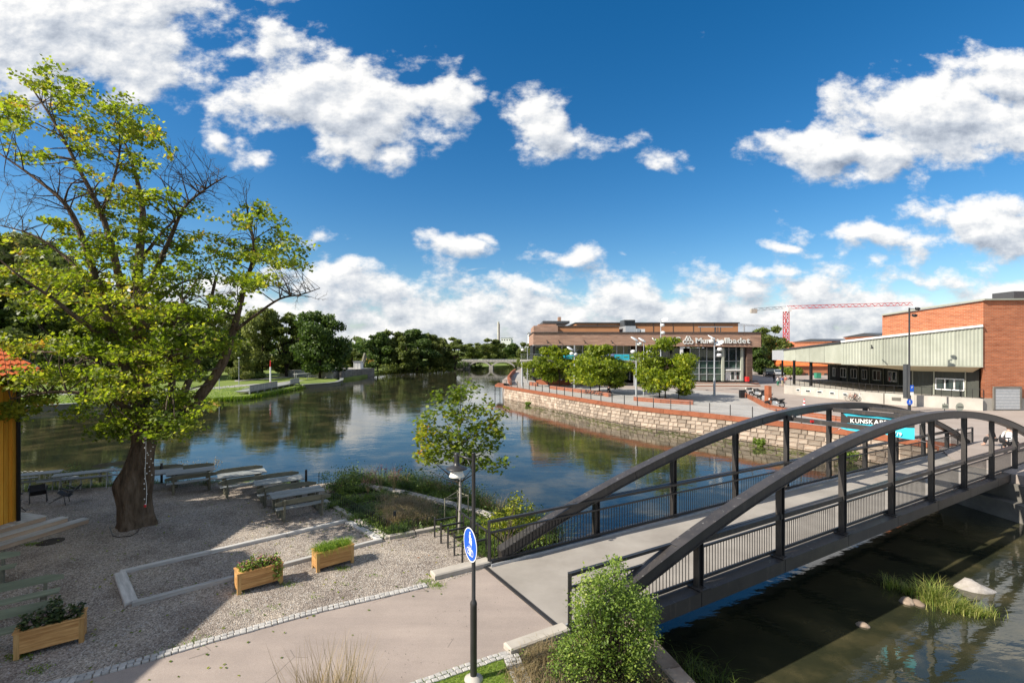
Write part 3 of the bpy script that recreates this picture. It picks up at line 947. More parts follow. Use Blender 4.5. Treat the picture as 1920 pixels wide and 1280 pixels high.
# deck slab, joints, cross beams under it
b = MB(); b.sweep([BP(-.42 + (LEN + .84) * i / 20, BW / 2, -.07) for i in range(21)], BW - .17, .14); b.build('deck', M['deck_asphalt'], bridge)
for i in range(11):
    b = MB(); t = max(.1, min(LEN - .1, i * S)); b.bar(BP(t, .15, -.28), BP(t, BW - .15, -.28), .16, .26); b.build('floor_beam', MS, bridge)
for t in (-.50, LEN + .50):
    b = MB(); b.bar(BP(t - .035, -.1, .012), BP(t - .035, BW + .1, .012), .03, .03); b.bar(BP(t + .035, -.1, .012), BP(t + .035, BW + .1, .012), .03, .03)
    b.box(BP(t, BW / 2, -.01), (BW + .2, .07, .02), rz=-(math.pi / 2 - (math.pi / 2 - TH)) + math.pi / 2 + (math.pi / 2 - TH) - (math.pi / 2 - TH))
    b.v = b.v[:-8]; b.f = b.f[:-6]; b.smooth = b.smooth[:-6]; b.n -= 8
    b.build('expansion_joint', M['black_steel'], bridge)
for k in (4, 5, 6):
    b = MB(); z = archz(k) - (.38 if k == 4 else .30); b.bar(BP(k * S, .1, z), BP(k * S, BW - .1, z), .16, .18); cb_ = b.build('cross_brace', MS, bridge)
b = MB(); q0 = BP(4 * S, BW - 1.0, archz(4) - .38); b.box(q0 + Vector((0, -.1, .02)), (.30, .05, .09)); b.build('marker_light', M['red'], bridge)
b = MB(); q0 = BP(4 * S, BW - .2, archz(4) - .45)
b.lathe(q0, [(0, 0), (.10, 0), (.12, .18), (.07, .26), (0, .26)], 12); b.box(q0 + Vector((-.2, 0, .1)), (.16, .16, .22)); b.build('floodlight', M['black'], bridge)
# near and far abutments
b = MB(); b.prism([BP(-1.4, -.6, 0).xy, BP(-.55, -.6, 0).xy, BP(-.55, BW + .6, 0).xy, BP(-1.4, BW + .6, 0).xy], -3.9, -.02)
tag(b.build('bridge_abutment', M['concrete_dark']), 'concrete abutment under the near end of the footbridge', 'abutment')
b = MB(); b.prism([(24.2, 27.2), (24.6, 22.9), (26.4, 21.6), (29, 30.6), (27.6, 31.6)], -3.9, -1.55)
b.prism([(24.8, 27.6), (25.2, 23.4), (27.0, 22.2), (29.4, 30.8), (27.7, 31.3)], -1.55, -.75)
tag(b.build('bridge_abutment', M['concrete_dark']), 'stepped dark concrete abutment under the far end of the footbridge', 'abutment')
# ------------------------------------------------------------------ edging stones, kerbs
def along(line, step):
    """points and headings every step metres along a polyline"""
    out = []; rem = 0
    for (a, c) in zip(line[:-1], line[1:]):
        a = Vector((a[0], a[1], 0)); c = Vector((c[0], c[1], 0)); L = (c - a).length; d = (c - a) / L; t = rem
        while t < L:
            p = a + d * t; out.append((p, math.atan2(d.y, d.x))); t += step
        rem = t - L
    return out


def stone_mesh(name, mat, sx, sy, sz, seed, bev=.12, jit=.10):
    r = random.Random(seed); b = MB()
    def ring(k, z):
        return [Vector(((sx / 2 * k) * i + r.uniform(-jit, jit) * sx * .5, (sy / 2 * k) * j + r.uniform(-jit, jit) * sy * .5, z)) for i, j in ((-1, -1), (1, -1), (1, 1), (-1, 1))]
    v = ring(1, -sz * .6) + ring(1, sz * .30) + ring(1 - bev * 1.6, sz * .42 + r.uniform(-.06, .06) * sz)
    f = [(0, 1, 5, 4), (1, 2, 6, 5), (2, 3, 7, 6), (3, 0, 4, 7), (4, 5, 9, 8), (5, 6, 10, 9), (6, 7, 11, 10), (7, 4, 8, 11), (8, 9, 10, 11)]
    b.add(v, f)
    return b.mesh(name, mat)


cob_m = [stone_mesh('cobble', M['cobble'], .105, .095, .07, i) for i in range(6)]
def cobble_rows(name, label, line, rows, step=.118, gap=.105, side=1):
    o = thing(name, label, 'edging', (line[0][0], line[0][1], 0))
    for r_ in range(rows):
        ln = offset_line(line, side * (gap * (r_ + .5)))
        for i, (p, a) in enumerate(along(ln, step)):
            q = link('cobble', random.choice(cob_m), o, loc=(p.x - line[0][0] + random.uniform(-.006, .006), p.y - line[0][1] + random.uniform(-.006, .006), .012))
            q.rotation_euler = (random.uniform(-.05, .05), random.uniform(-.05, .05), a + random.uniform(-.07, .07) + random.choice((0, math.pi)))
            s_ = random.uniform(.9, 1.05); q.scale = (s_, s_, 1)
    return o
up_line = [(-10.4, 7.5)] + path_up[:-1]
# mortar joint sand under the stones
cobble_rows('cobble_edging', 'double row of pale granite cobbles between the gravel and the asphalt path', up_line, 2)
lo_line = [path_lo[4], path_lo[3], path_lo[2], path_lo[1]]
cobble_rows('cobble_edging', 'short double row of cobbles between the asphalt and the small lawn', lo_line, 2, side=-1)
cobble_rows('cobble_edging', 'band of cobbles running down the right side of the small lawn', [P(941, 1228).xy, P(972, 1300).xy], 3, side=1)


def rbox(name, mat, size, parent=None, bev=.02, loc=(0, 0, 0), rz=0, kind=None, label=None, origin=None):
    """box with bevelled edges, length along local x"""
    sx, sy, sz = [v / 2 for v in size]; b = MB(); vs = []; 
    for z, k in ((-sz, 0), (sz - bev, 0), (sz, bev)):
        for i, j in ((-1, -1), (1, -1), (1, 1), (-1, 1)):
            for (di, dj) in (((0, 1),) if False else ((0, 0),)):
                vs.append((i * (sx - k), j * (sy - k), z))
    b.add(vs, [(3, 2, 1, 0), (0, 1, 5, 4), (1, 2, 6, 5), (2, 3, 7, 6), (3, 0, 4, 7), (4, 5, 9, 8), (5, 6, 10, 9), (6, 7, 11, 10), (7, 4, 8, 11), (8, 9, 10, 11)])
    o = link(name, b.mesh(name, mat), parent, kind, label)
    o.location = loc; o.rotation_euler = (0, 0, rz)
    return o


def span_box(name, mat, a, c, w, h, z, parent=None, bev=.015, inset=0):
    """a timber or kerb from a to c (its centre line), bottom at z"""
    a = Vector((a[0], a[1], 0)); c = Vector((c[0], c[1], 0)); d = c - a; m = (a + c) / 2
    o = rbox(name, mat, (d.length - inset * 2, w, h), parent, bev)
    base = Vector(WL.get(parent.name, tuple(parent.location))) if parent is not None else Vector((0, 0, 0))
    o.location = Vector((m.x, m.y, z + h / 2)) - base; o.rotation_euler = (0, 0, math.atan2(d.y, d.x))
    return o

# concrete kerbs on both sides where the path meets the bridge
k1 = [P(811, 1083).xy, P(917, 1056).xy]
o = span_box('concrete_kerb', M['concrete'], k1[0], k1[1], .34, .16, -.02, bev=.03)
tag(o, 'low pale concrete kerb on the gravel side of the path, left of the bridge railing', 'kerb')
o = span_box('concrete_kerb', M['concrete'], P(951, 1222).xy, P(1062, 1182).xy, .30, .15, -.02, bev=.03)
tag(o, 'low pale concrete kerb below the bush, on the near side of the path', 'kerb')

# timber frame of the court
court = thing('court_frame', 'long weathered timber frame lying round a strip of gravel', 'timber frame', tuple(P(232, 1105)))
A, B_, C_, D_ = P(224, 1076), P(247, 1135), P(716, 1014), P(650, 978)
span_box('plank', M['grey_timber'], A + (B_ - A) * .02, B_ + (A - B_) * .04, .26, .10, -.02, court)
nA, nB = (D_ - A), (C_ - B_)
cuts = [0, .34, .68, 1]
for u0, u1 in zip(cuts[:-1], cuts[1:]):
    span_box('plank', M['grey_timber'], A + nA * u0, A + nA * u1, .13, .12, -.02, court, inset=.006)
for u0, u1 in zip(cuts[:-1], cuts[1:]):
    span_box('plank', M['grey_timber'], B_ + nB * u0, B_ + nB * u1, .13, .12, -.02, court, inset=.006)
span_box('plank', M['grey_timber'], D_ + (C_ - D_) * .05, C_ + (D_ - C_) * .05, .24, .09, -.02, court)
# stone kerb of the planting bed
kerb = thing('bed_kerb', 'low pale stone kerb round the planting bed', 'kerb', tuple(P(720, 1010)))
e1, e2, e3 = P(606, 938), P(728, 1010), P(826, 991)
for i in range(5):
    span_box('kerb_stone', M['concrete'], e1 + (e2 - e1) * (i / 5), e1 + (e2 - e1) * ((i + 1) / 5), .20, .09, -.02, kerb, inset=.008)
for i in range(2):
    a_, c_ = e2 + (e3 - e2) * (i / 2), e2 + (e3 - e2) * ((i + 1) / 2)
    span_box('kerb_stone', M['concrete'], a_, c_, .16, .13, -.02, kerb, inset=.02)
# stepping edge through the bed
fk = thing('stone_edging', 'line of flat stone slabs crossing the planting bed by the water', 'edging', tuple(P(800, 940)))
e1, e2, e3, e4 = P(676, 912), P(760, 928), P(850, 950), P(926, 972)
for a_, c_ in ((e1, e2), (e2, e3), (e3, e4)):
    for i in range(3):
        span_box('slab', M['rock'], a_ + (c_ - a_) * (i / 3), a_ + (c_ - a_) * ((i + 1) / 3), .32, .12, .03, fk, inset=.012)

# ------------------------------------------------------------------ planters
def planter(label, base_l, base_r, plant_fn):
    bl, br = Vector(base_l), Vector(base_r); d = br - bl; L = d.length; ang = math.atan2(d.y, d.x)
    o = thing('planter_box', label, 'planter', (bl.x, bl.y, 0), ang, 'pine planter boxes on the gravel')
    W, H = .46, .50
    for x in (0.045, L - .045):
        for y in (.045, W - .045):
            b = MB(); b.box((x, y, H / 2), (.085, .085, H)); b.build('post', M['pine_post'], o, world=False)
    for j in range(3):
        z = .10 + j * .132 + .064
        for y in (.012, W - .012):
            b = MB(); b.box((L / 2, y, z), (L - .175, .026, .128)); q = b.build('board', M['pine'], o, world=False)
        for x in (.012, L - .012):
            b = MB(); b.box((0, 0, 0), (W - .175, .026, .128)); q = b.build('board', M['pine'], o, world=False); q.location = (x, W / 2, z); q.rotation_euler = (0, 0, math.pi / 2)
    for y in (.035, W - .035):
        b = MB(); b.box((L / 2, y, H + .008), (L + .03, .09, .022)); b.build('rim', M['pine'], o, world=False)
    for x in (.035, L - .035):
        b = MB(); b.box((0, 0, 0), (W - .165, .09, .022)); q = b.build('rim', M['pine'], o, world=False); q.location = (x, W / 2, H + .008); q.rotation_euler = (0, 0, math.pi / 2)
    b = MB(); b.box((L / 2, W / 2, H - .06), (L - .06, W - .06, .06)); b.build('soil', M['earth'], o, world=False)
    plant_fn(o, L, W, H)
    return o


def leafy(o, L, W, H, mat='planter_leaf', n=1500, hh=.28, tall=None, flowers=0, trail=False):
    pos = np.stack([rng.uniform(.06, L - .06, n), rng.uniform(.04, W - .04, n), H + rng.uniform(-.02, 1, n) ** 1.0 * hh * (.6 + .5 * np.sin(rng.uniform(0, 6, n)))], 1)
    bumps = .5 + .5 * np.sin(pos[:, 0] * 9) * np.cos(pos[:, 1] * 8)
    pos[:, 2] = H - .02 + (pos[:, 2] - H + .02) * (.55 + .6 * bumps)
    if tall: 
        k = rng.random(n) < .12; pos[k, 0] = tall + rng.normal(0, .05, k.sum()); pos[k, 2] = H + rng.uniform(0, .42, k.sum())
    if trail:
        k = rng.random(n) < .10; pos[k, 0] = L * .88 + rng.normal(0, .05, k.sum()); pos[k, 1] = -.03 + rng.normal(0, .02, k.sum()); pos[k, 2] = H - rng.uniform(-.1, .32, k.sum())
    v, f = scatter(*LEAF2, pos, rand_rot(n, .3), rng.uniform(.05, .095, n))
    o2 = link('foliage', npmesh('foliage', v, f, M[mat]), o, kind='stuff')
    if flowers:
        k = rng.integers(0, n, flowers); v, f = scatter(*LEAF2, pos[k] + (0, 0, .03), rand_rot(flowers, 1), rng.uniform(.04, .07, flowers))
        link('flowers', npmesh('flowers', v, f, M['pink']), o, kind='stuff')
BLADE = ([(-.02, 0, 0), (.02, 0, 0), (.015, .5, .06), (-.015, .5, .06), (0, 1, .26)], None)
def blades(pos, lean, h, w=.012, droop=.35, quads=True):
    """grass blades as curved quad strips; pos (n,3), lean radians"""
    n = len(pos); az = rng.uniform(0, 2 * math.pi, n); ln = np.abs(rng.normal(0, lean, n)); hh = h * rng.uniform(.6, 1.1, n)
    dx, dy = np.cos(az), np.sin(az); px, py = -dy, dx
    segs = 3; vs = np.zeros((n, (segs + 1) * 2, 3))
    for k in range(segs + 1):
        t = k / segs; a = ln + droop * t * t * 1.6
        r = hh * t * np.sin(a); z = hh * t * np.cos(a)
        ww = w * (1 - t * .92)
        for q, sgn in ((0, -1), (1, 1)):
            vs[:, 2 * k + q, 0] = pos[:, 0] + dx * r + px * ww * sgn
            vs[:, 2 * k + q, 1] = pos[:, 1] + dy * r + py * ww * sgn
            vs[:, 2 * k + q, 2] = pos[:, 2] + z
    f = np.array([[2 * k, 2 * k + 1, 2 * k + 3, 2 * k + 2] for k in range(segs)])
    ff = f[None] + (np.arange(n) * (segs + 1) * 2)[:, None, None]
    return vs.reshape(-1, 3), ff.reshape(-1, 4)


def grassy(o, L, W, H):
    n = 900
    pos = np.stack([rng.uniform(.06, L - .06, n), rng.uniform(.05, W - .05, n), np.full(n, H - .05)], 1)
    v, f = blades(pos, .35, .36, .009, .7)
    link('foliage', npmesh('foliage', v, f, M['grass']), o, kind='stuff')
planter('pine planter box of dark leafy plants in front of the green benches', P(24, 1239), P(158, 1203), lambda o, L, W, H: leafy(o, L, W, H, n=1500, tall=L * .55))
planter('pine planter box with pink flowering plants spilling over its right end', P(445, 1116), P(531, 1092), lambda o, L, W, H: leafy(o, L, W, H, 'bush_leaf', 900, .25, flowers=260, trail=True))
planter('pine planter box filled with drooping ornamental grass', P(594, 1074), P(664, 1054), grassy)

# ------------------------------------------------------------------ picnic tables and benches by the water
def wavy_board(name, L, w, th, mat, parent, loc, amp=.02, tilt=0.0, cut=0.3, rz=0.0):
    """board along x with a softly curved upper edge; stands on its edge (w is its height)"""
    b = MB(); n = 8; vs = []
    for i in range(n + 1):
        x = -L / 2 + L * i / n; top = w / 2 + amp * math.sin(math.pi * (i / n) * 1.0) - amp * .5
        e = .05 if i in (0, n) else 0
        for y in (-th / 2, th / 2):
            vs += [(x, y, -w / 2 + e * .3), (x, y, top - e)]
    f = []
    for i in range(n):
        a = i * 4; c = a + 4
        f += [(a, c, c + 1, a + 1), (a + 3, c + 3, c + 2, a + 2), (a + 1, c + 1, c + 3, a + 3), (a, a + 2, c + 2, c)]
    f += [(0, 1, 3, 2), (n * 4, n * 4 + 2, n * 4 + 3, n * 4 + 1)]
    b.add(vs, f)
    q = b.build(name, mat, parent, world=False); q.location = loc; q.rotation_euler = (tilt, 0, rz)
    return q


def make_table(L=1.8, W=.84, H=.72, top='old_wood', legs='green_wood_dark', label='', cat='table', group=None):
    o = thing('picnic_table', label, cat, group=group)
    nbd = 5; w = (W - .012 * (nbd - 1)) / nbd
    m = MB().box((0, 0, 0), (L, w, .028)).mesh('board', M[top])
    for i in range(nbd):
        link('board', m, o, loc=(0, -W / 2 + w / 2 + i * (w + .012), H - .014 + (i % 2) * .002))
    for x in (-L * .36, L * .36):
        b = MB(); b.box((x, 0, H - .065), (.06, W * .9, .07)); b.build('crossbar', M[legs], o, world=False)
        for y in (-W * .32, W * .32):
            b = MB(); b.box((x, y, (H - .10) / 2), (.09, .11, H - .10)); b.build('leg', M[legs], o, world=False)
        b = MB(); b.box((x, 0, .05), (.10, W * 1.0, .08)); b.build('foot', M[legs], o, world=False)
    return o


def make_bench(L=1.75, top='old_wood', back='green_wood_dark', legs='green_wood_dark', label='', group=None, style=0):
    """seat along x, backrest on +y side"""
    o = thing('bench', label, 'bench', group=group)
    for i in range(2):
        b = MB(); b.box((0, -.09 + i * .155, .44), (L, .145, .03)); b.build('seat_board', M[top], o, world=False)
    for x in (-L * .36, L * .36):
        b = MB(); b.bar((x, .16, 0), (x, .24, .78), .06, .08, up=(0, 1, 0)); b.build('back_post', M[legs], o, world=False)
        b = MB(); b.box((x, -.08, .21), (.10, .12, .42)); b.build('leg', M[legs], o, world=False)
        b = MB(); b.box((x, 0, .405), (.06, .34, .04)); b.build('crossbar', M[legs], o, world=False)
    wavy_board('backrest', L + .1, .17, .03, M[back], o, (0, .19, .69), amp=.025, tilt=-.1)
    return o

G1, G2 = 'picnic tables in a row beside the water', 'benches with backrests at the picnic tables'
tp = make_table(label='x'); bp_ = make_bench(label='x')
first = {'t': True, 'b': True}
def put(proto, key, x, y, a, label, group):
    o = proto if first[key] else copy_tree(proto)
    first[key] = False
    o.location = (x, y, 0); o.rotation_euler = (0, 0, a); o['label'] = label; o['group'] = group
    return o
sets = [(P(557, 921, .72), .63, 'nearest and rightmost', 'at the corner of the planting bed'),
        (P(523, 899, .72), .60, 'second from the right', 'behind the rightmost one'),
        (P(454, 886.5, .72), .62, 'third from the right', 'in the middle of the row'),
        (P(358, 881.5, .72), .62, 'fourth from the right', 'nearest the big maple trunk on its right'),
        (P(296, 884, .72), .62, 'fifth from the right', 'half hidden behind the maple trunk')]
for i, (p, a, which, where) in enumerate(sets):
    put(tp, 't', p.x, p.y, a, f'weathered slatted picnic table {which}, {where}', G1)
    nx, ny = -math.sin(a), math.cos(a)
    put(bp_, 'b', p.x + nx * .78, p.y + ny * .78, a, f'bench on the water side of the picnic table {which}', G2)
    if i < 4:
        q = put(bp_, 'b', p.x - nx * .86, p.y - ny * .86, a + math.pi, f'bench on the gravel side of the picnic table {which}', G2)
p = P(222, 880, .45); put(bp_, 'b', p.x, p.y, .62, 'bench with a curved backrest just left of the maple trunk by the wire fence', G2)

# beer tables with splayed metal legs on the left
def make_beer_table(L=2.0, W=.62, H=.74, label='', leg='grey_steel'):
    o = thing('folding_table', label, 'table', group='folding tables with splayed legs by the wire fence')
    m = MB().box((0, 0, 0), (L, W / 3 - .01, .03)).mesh('board', M['old_wood'])
    for i in range(3): link('board', m, o, loc=(0, -W / 3 + i * W / 3, H - .015))
    for x in (-L * .38, L * .38):
        for s_ in (-1, 1):
            b = MB(); b.bar((x, s_ * .30, 0), (x, -s_ * .02, H - .03), .03, .03); b.build('leg', M[leg], o, world=False)
        b = MB(); b.bar((x, -.18, .30), (x, .18, .30), .022); b.build('stretcher', M[leg], o, world=False)
        b = MB(); b.bar((x, 0, .3), (x - math.copysign(.35, x), 0, H - .04), .02); b.build('brace', M[leg], o, world=False)
    return o
def make_beer_bench(label=''):
    o = thing('folding_bench', label, 'bench', group='backless folding benches by the wire fence')
    b = MB(); b.box((0, 0, .45), (2.0, .25, .03)); b.build('seat', M['old_wood'], o, world=False)
    for x in (-.75, .75):
        for s_ in (-1, 1):
            b = MB(); b.bar((x, s_ * .14, 0), (x, s_ * .05, .44), .025); b.build('leg', M['grey_steel'], o, world=False)
        b = MB(); b.bar((x, -.11, .15), (x, .11, .15), .02); b.build('stretcher', M['grey_steel'], o, world=False)
    return o
ta = make_beer_table(label='grey folding table with splayed steel legs beside the orange house')
p = P(56, 888, .74); ta.location = (p.x, p.y, 0); ta.rotation_euler = (0, 0, .55)
tb_ = copy_tree(ta); p = P(158, 885, .74); tb_.location = (p.x, p.y, 0); tb_.rotation_euler = (0, 0, .58)
tb_['label'] = 'grey folding table with splayed legs, second from the orange house'
ba = make_beer_bench('backless slatted bench between the two folding tables by the wire fence')
p = P(88, 899, .45); ba.location = (p.x, p.y, 0); ba.rotation_euler = (0, 0, .55)
for X, Y, lab in ((128, 898, 'backless bench on the left side of the second folding table'), (194, 892, 'backless bench between the second folding table and the maple'), (10, 900, 'backless bench half hidden behind the wall of the orange house')):
    q = copy_tree(ba); p = P(X, Y, .45); q.location = (p.x, p.y, 0); q['label'] = lab

# green benches at the far left
for (X, Y, lab) in ((112, 1104, 'grey green bench with a wavy top rail, behind the other one at the left'), (110, 1156, 'grey green bench directly behind the leftmost planter box'), (30, 1058, 'mossy bench end at the left edge beside the deck steps')):
    o = make_bench(1.9, 'green_wood', 'green_wood', 'green_wood_dark', lab, 'grey green benches at the left edge')
    p = P(X, Y, .45); a = R(37)
    o.location = (p.x - math.cos(a) * .95, p.y - math.sin(a) * .95, 0); o.rotation_euler = (0, 0, a)

# ------------------------------------------------------------------ folded patio chairs
def make_chair(label, cloth='cloth_black'):
    o = thing('folding_chair', label, 'chair', group='black folding garden chairs near the deck')
    for y in (-.24, .24):
        b = MB(); b.tube([(-.28, y, 0), (.0, y, .42), (.22, y, .88)], .014, 6); b.build('leg', M['black_steel'], o, world=False)
        b = MB(); b.tube([(.28, y, 0), (-.05, y, .46)], .014, 6); b.build('leg', M['black_steel'], o, world=False)
        b = MB(); b.tube([(.18, y * 1.08, .64), (-.22, y * 1.08, .64), (-.27, y * 1.08, .60)], .02, 6); b.build('armrest', M['black_steel'], o, world=False)
    b = MB(); n = 6
    pr = [(-.26 + .42 * i / n, .44 - .035 * math.sin(math.pi * i / n)) for i in range(n + 1)]
    vs = [(x, y, z) for x, z in pr for y in (-.23, .23)] + [(x, y, z - .012) for x, z in pr for y in (-.23, .23)]
    m_ = 2 * (n + 1); fs = [(2 * i, 2 * i + 2, 2 * i + 3, 2 * i + 1) for i in range(n)] + [(m_ + 2 * i + 1, m_ + 2 * i + 3, m_ + 2 * i + 2, m_ + 2 * i) for i in range(n)]
    b.add(vs, fs, True); b.build('seat', M[cloth], o, world=False)
    b = MB(); pr = [(.04 + .19 * i / n + .05 * math.sin(math.pi * i / n), .46 + .44 * i / n) for i in range(n + 1)]
    vs = [(x, y, z) for x, z in pr for y in (-.23, .23)] + [(x + .014, y, z) for x, z in pr for y in (-.23, .23)]
    b.add(vs, fs, True); b.build('backrest', M[cloth], o, world=False)
    return o
c = make_chair('black cloth folding chair tipped against another, left of the maple'); p = P(72, 945, 0); c.location = (p.x, p.y, .0); c.rotation_euler = (0, R(32), 2.4)
c2 = copy_tree(c); p = P(112, 945, 0); c2.location = (p.x, p.y, .0); c2.rotation_euler = (0, R(28), .5); c2['label'] = 'black cloth folding chair leaning to the right, nearer the maple'
c3 = copy_tree(c); p = P(22, 967, .42); c3.location = (p.x, p.y, .43); c3.rotation_euler = (0, R(8), 3.6); c3['label'] = 'folding chair standing on the deck beside the orange house wall'

# ------------------------------------------------------------------ deck with steps
deck = thing('wooden_deck', 'grey wooden deck with three steps beside the orange house', 'deck', (-16, 15.5, 0))
s0_, s1_ = P(12, 1028, 0), P(167, 980, 0)     # front edge of the lowest step at the ground
dv = (s1_ - s0_); dv.z = 0; dl = dv.length; dv = dv / dl; nv_ = Vector((-dv.y, dv.x, 0))
a0 = s0_ - dv * .6; 
for k in range(3):
    off_ = nv_ * (.34 * k); z0, z1 = .0, .155 * (k + 1)
    st = a0 + off_; en = s1_ + off_ - dv * (.42 * k)
    L = (en - st).length; mid = (st + en) / 2; ang = math.atan2(dv.y, dv.x)
    b = MB(); b.box((0, 0, 0), (L, .03, .125)); q = b.build('riser', M['step_riser'], deck, world=False)
    q.location = mid + nv_ * .03 + Vector((0, 0, z1 - .092)) - deck.location; q.rotation_euler = (0, 0, ang)
    b = MB(); b.box((0, 0, 0), (.03, .34, .125)); q = b.build('riser', M['step_riser'], deck, world=False)
    q.location = en + nv_ * .20 - dv * .018 + Vector((0, 0, z1 - .092)) - deck.location; q.rotation_euler = (0, 0, ang)
    if k < 2:
        for j in range(3):
            b = MB(); b.box((0, 0, 0), (L + .03, .112, .028)); q = b.build('tread', M['deck_board'], deck, world=False)
            q.location = mid + nv_ * (.055 + .118 * j) + Vector((0, 0, z1 - .014)) - deck.location; q.rotation_euler = (0, 0, ang)
# deck boards run parallel to the house end
dz = .155 * 3
st = a0 + nv_ * .68; en = s1_ + nv_ * .68 - dv * .84
nbo = int((en - st).length / .118)
bm2 = MB().box((0, 0, 0), (3.6, .110, .028)).mesh('board', M['deck_board'])
for j in range(nbo + 1):
    q = link('board', bm2, deck); pos = st + dv * (.055 + .118 * j) + nv_ * 1.8
    q.location = pos + Vector((0, 0, dz - .014)) - deck.location; q.rotation_euler = (0, 0, ang + math.pi / 2)
b = MB(); b.box((0, 0, 0), ((en - st).length, 3.5, .30)); q = b.build('substructure', M['step_riser'], deck, world=False)
q.location = (st + en) / 2 + nv_ * 1.8 + Vector((0, 0, .27)) - deck.location; q.rotation_euler = (0, 0, ang)

# ------------------------------------------------------------------ orange house at the left
HX, HY = -16.12, 15.5          # east wall and its far corner
house = thing('orange_house', 'ochre boarded house with an orange tiled roof at the left edge', 'house', (HX - 3.6, 7.0, 0))
y0, y1 = -2.0, HY; W_ = 7.2; EZ = 5.62; RZ = 7.45
b = MB(); b.box((HX - W_ / 2, (y0 + y1) / 2, .22), (W_ + .06, y1 - y0 + .06, .44)); b.build('plinth', M['concrete_pale'], house)
b = MB(); b.prism([(HX - W_, y0), (HX, y0), (HX, y1), (HX - W_, y1)], .44, EZ)
b.add([(HX, y1, EZ), (HX - W_, y1, EZ), (HX - W_ / 2, y1, RZ - .25), (HX, y0, EZ), (HX - W_, y0, EZ), (HX - W_ / 2, y0, RZ - .25)], [(0, 1, 2), (5, 4, 3), (0, 2, 5, 3), (1, 4, 5, 2)])
b.build('wall', M['yellow_wall'], house)
bw = MB().box((0, 0, 0), (.022, .13, EZ - .5)).mesh('board', M['yellow_wall'])
for i in range(int((y1 - 6) / .15)):
    link('board', bw, house, loc=Vector((HX + .012, y1 - .08 - i * .15, .47 + (EZ - .5) / 2)) - house.location)
for yy in (y1 - .0,):
    b = MB(); b.box((HX + .03, y1 + .0, EZ / 2 + .22), (.06, .14, EZ - .44)); b.build('corner_board', M['yellow_wall'], house)
# roof: base slab and overlapping tiles on the eastern slope
ov = .55; gy = .30
run = W_ / 2 + ov; rise = (RZ - EZ) * run / (W_ / 2); ex, ez = HX + ov, RZ - rise
rx = HX - W_ / 2
b = MB()
for sg, xe in ((1, ex), (-1, rx - (ex - rx))):
    b.add([(xe, y0 - gy, ez), (xe, y1 + gy, ez), (rx, y1 + gy, RZ), (rx, y0 - gy, RZ), (xe, y0 - gy, ez - .12), (xe, y1 + gy, ez - .12), (rx, y1 + gy, RZ - .12), (rx, y0 - gy, RZ - .12)],
          [(0, 1, 2, 3), (7, 6, 5, 4), (0, 4, 5, 1), (1, 5, 6, 2), (3, 7, 4, 0)])
b.build('roof', M['roof_tile'], house)
slope = Vector((ex - rx, 0, ez - RZ)); SL = slope.length; sd = slope / SL; sn = Vector((-sd.z, 0, sd.x))
if sn.z < 0: sn = -sn
b = MB(); n = 5; vs = []
tw, tl = .23, .37
for i in range(n + 1):
    yy = tw * i / n; hh = .028 * math.sin(2 * math.pi * i / n) + .03
    for q, l_ in ((0, 0), (1, tl)):
        vs.append(sd * l_ + Vector((0, yy, 0)) + sn * (hh + (.03 if q else 0)))
for i in range(n + 1):
    yy = tw * i / n; hh = .028 * math.sin(2 * math.pi * i / n) + .03
    vs.append(sd * tl + Vector((0, yy, 0)) + sn * (hh - .0))
fs = [(2 * i, 2 * i + 1, 2 * i + 3, 2 * i + 2) for i in range(n)] + [(2 * i + 1, 2 * (n + 1) + i, 2 * (n + 1) + i + 1, 2 * i + 3) for i in range(n)]
b.add(vs, fs); tile = b.mesh('roof_tile', M['roof_tile'])
rows = int(SL / .33)
tiles = []
for r_ in range(rows + 1):
    for c_ in range(int((y1 + gy - 2) / tw)):
        p = Vector((rx, 0, RZ)) + sd * (r_ * .33) + Vector((0, y1 + gy - tw * (c_ + 1), 0))
        if c_ < 26: tiles.append((c_ + abs(rows - r_) * .6, p))
tiles.sort(key=lambda t: t[0])
for _, p in tiles[:280]:
    link('roof_tile', tile, house, loc=p - house.location)
b = MB(); b.bar((ex + .01, y1 + gy + .03, ez - .03), (rx, y1 + gy + .03, RZ - .03), .05, .20); b.build('bargeboard', M['black'], house)
b = MB(); b.tube([(ex + .06, y0, ez - .05), (ex + .06, y1 + gy, ez - .05)], .07, 8); b.build('gutter', M['black'], house)
b = MB(); b.tube([(ex + .06, y1 - .05, ez - .08), (ex - .05, y1 - .05, ez - .25), (HX + .18, y1 + .02, ez - .55), (HX + .14, y1 + .04, ez - .8), (HX + .14, y1 + .04, .15)], .055, 8); b.build('downpipe', M['black'], house)
# unseen taller wing, added to cast the shade edge on the gravel
b = MB(); wy0, wy1 = -3.0, 9.3; b.prism([(HX - W_, wy0), (HX - .02, wy0), (HX - .02, wy1), (HX - W_, wy1)], EZ - .3, 7.7)
b.add([(HX, wy1, 7.7), (HX - W_, wy1, 7.7), (rx, wy1, 9.75), (HX, wy0, 7.7), (HX - W_, wy0, 7.7), (rx, wy0, 9.75)], [(0, 1, 2), (5, 4, 3), (0, 2, 5, 3), (1, 4, 5, 2)]); b.build('shade_caster_wall', M['yellow_wall'], house)
b = MB(); b.add([(HX + .5, wy0 - .3, 7.45), (HX + .5, wy1 + .3, 7.45), (rx, wy1 + .3, 9.9), (rx, wy0 - .3, 9.9), (HX - W_ - .5, wy0 - .3, 7.45), (HX - W_ - .5, wy1 + .3, 7.45)], [(0, 1, 2, 3), (3, 2, 5, 4)]); b.build('shade_caster_roof', M['roof_tile'], house)
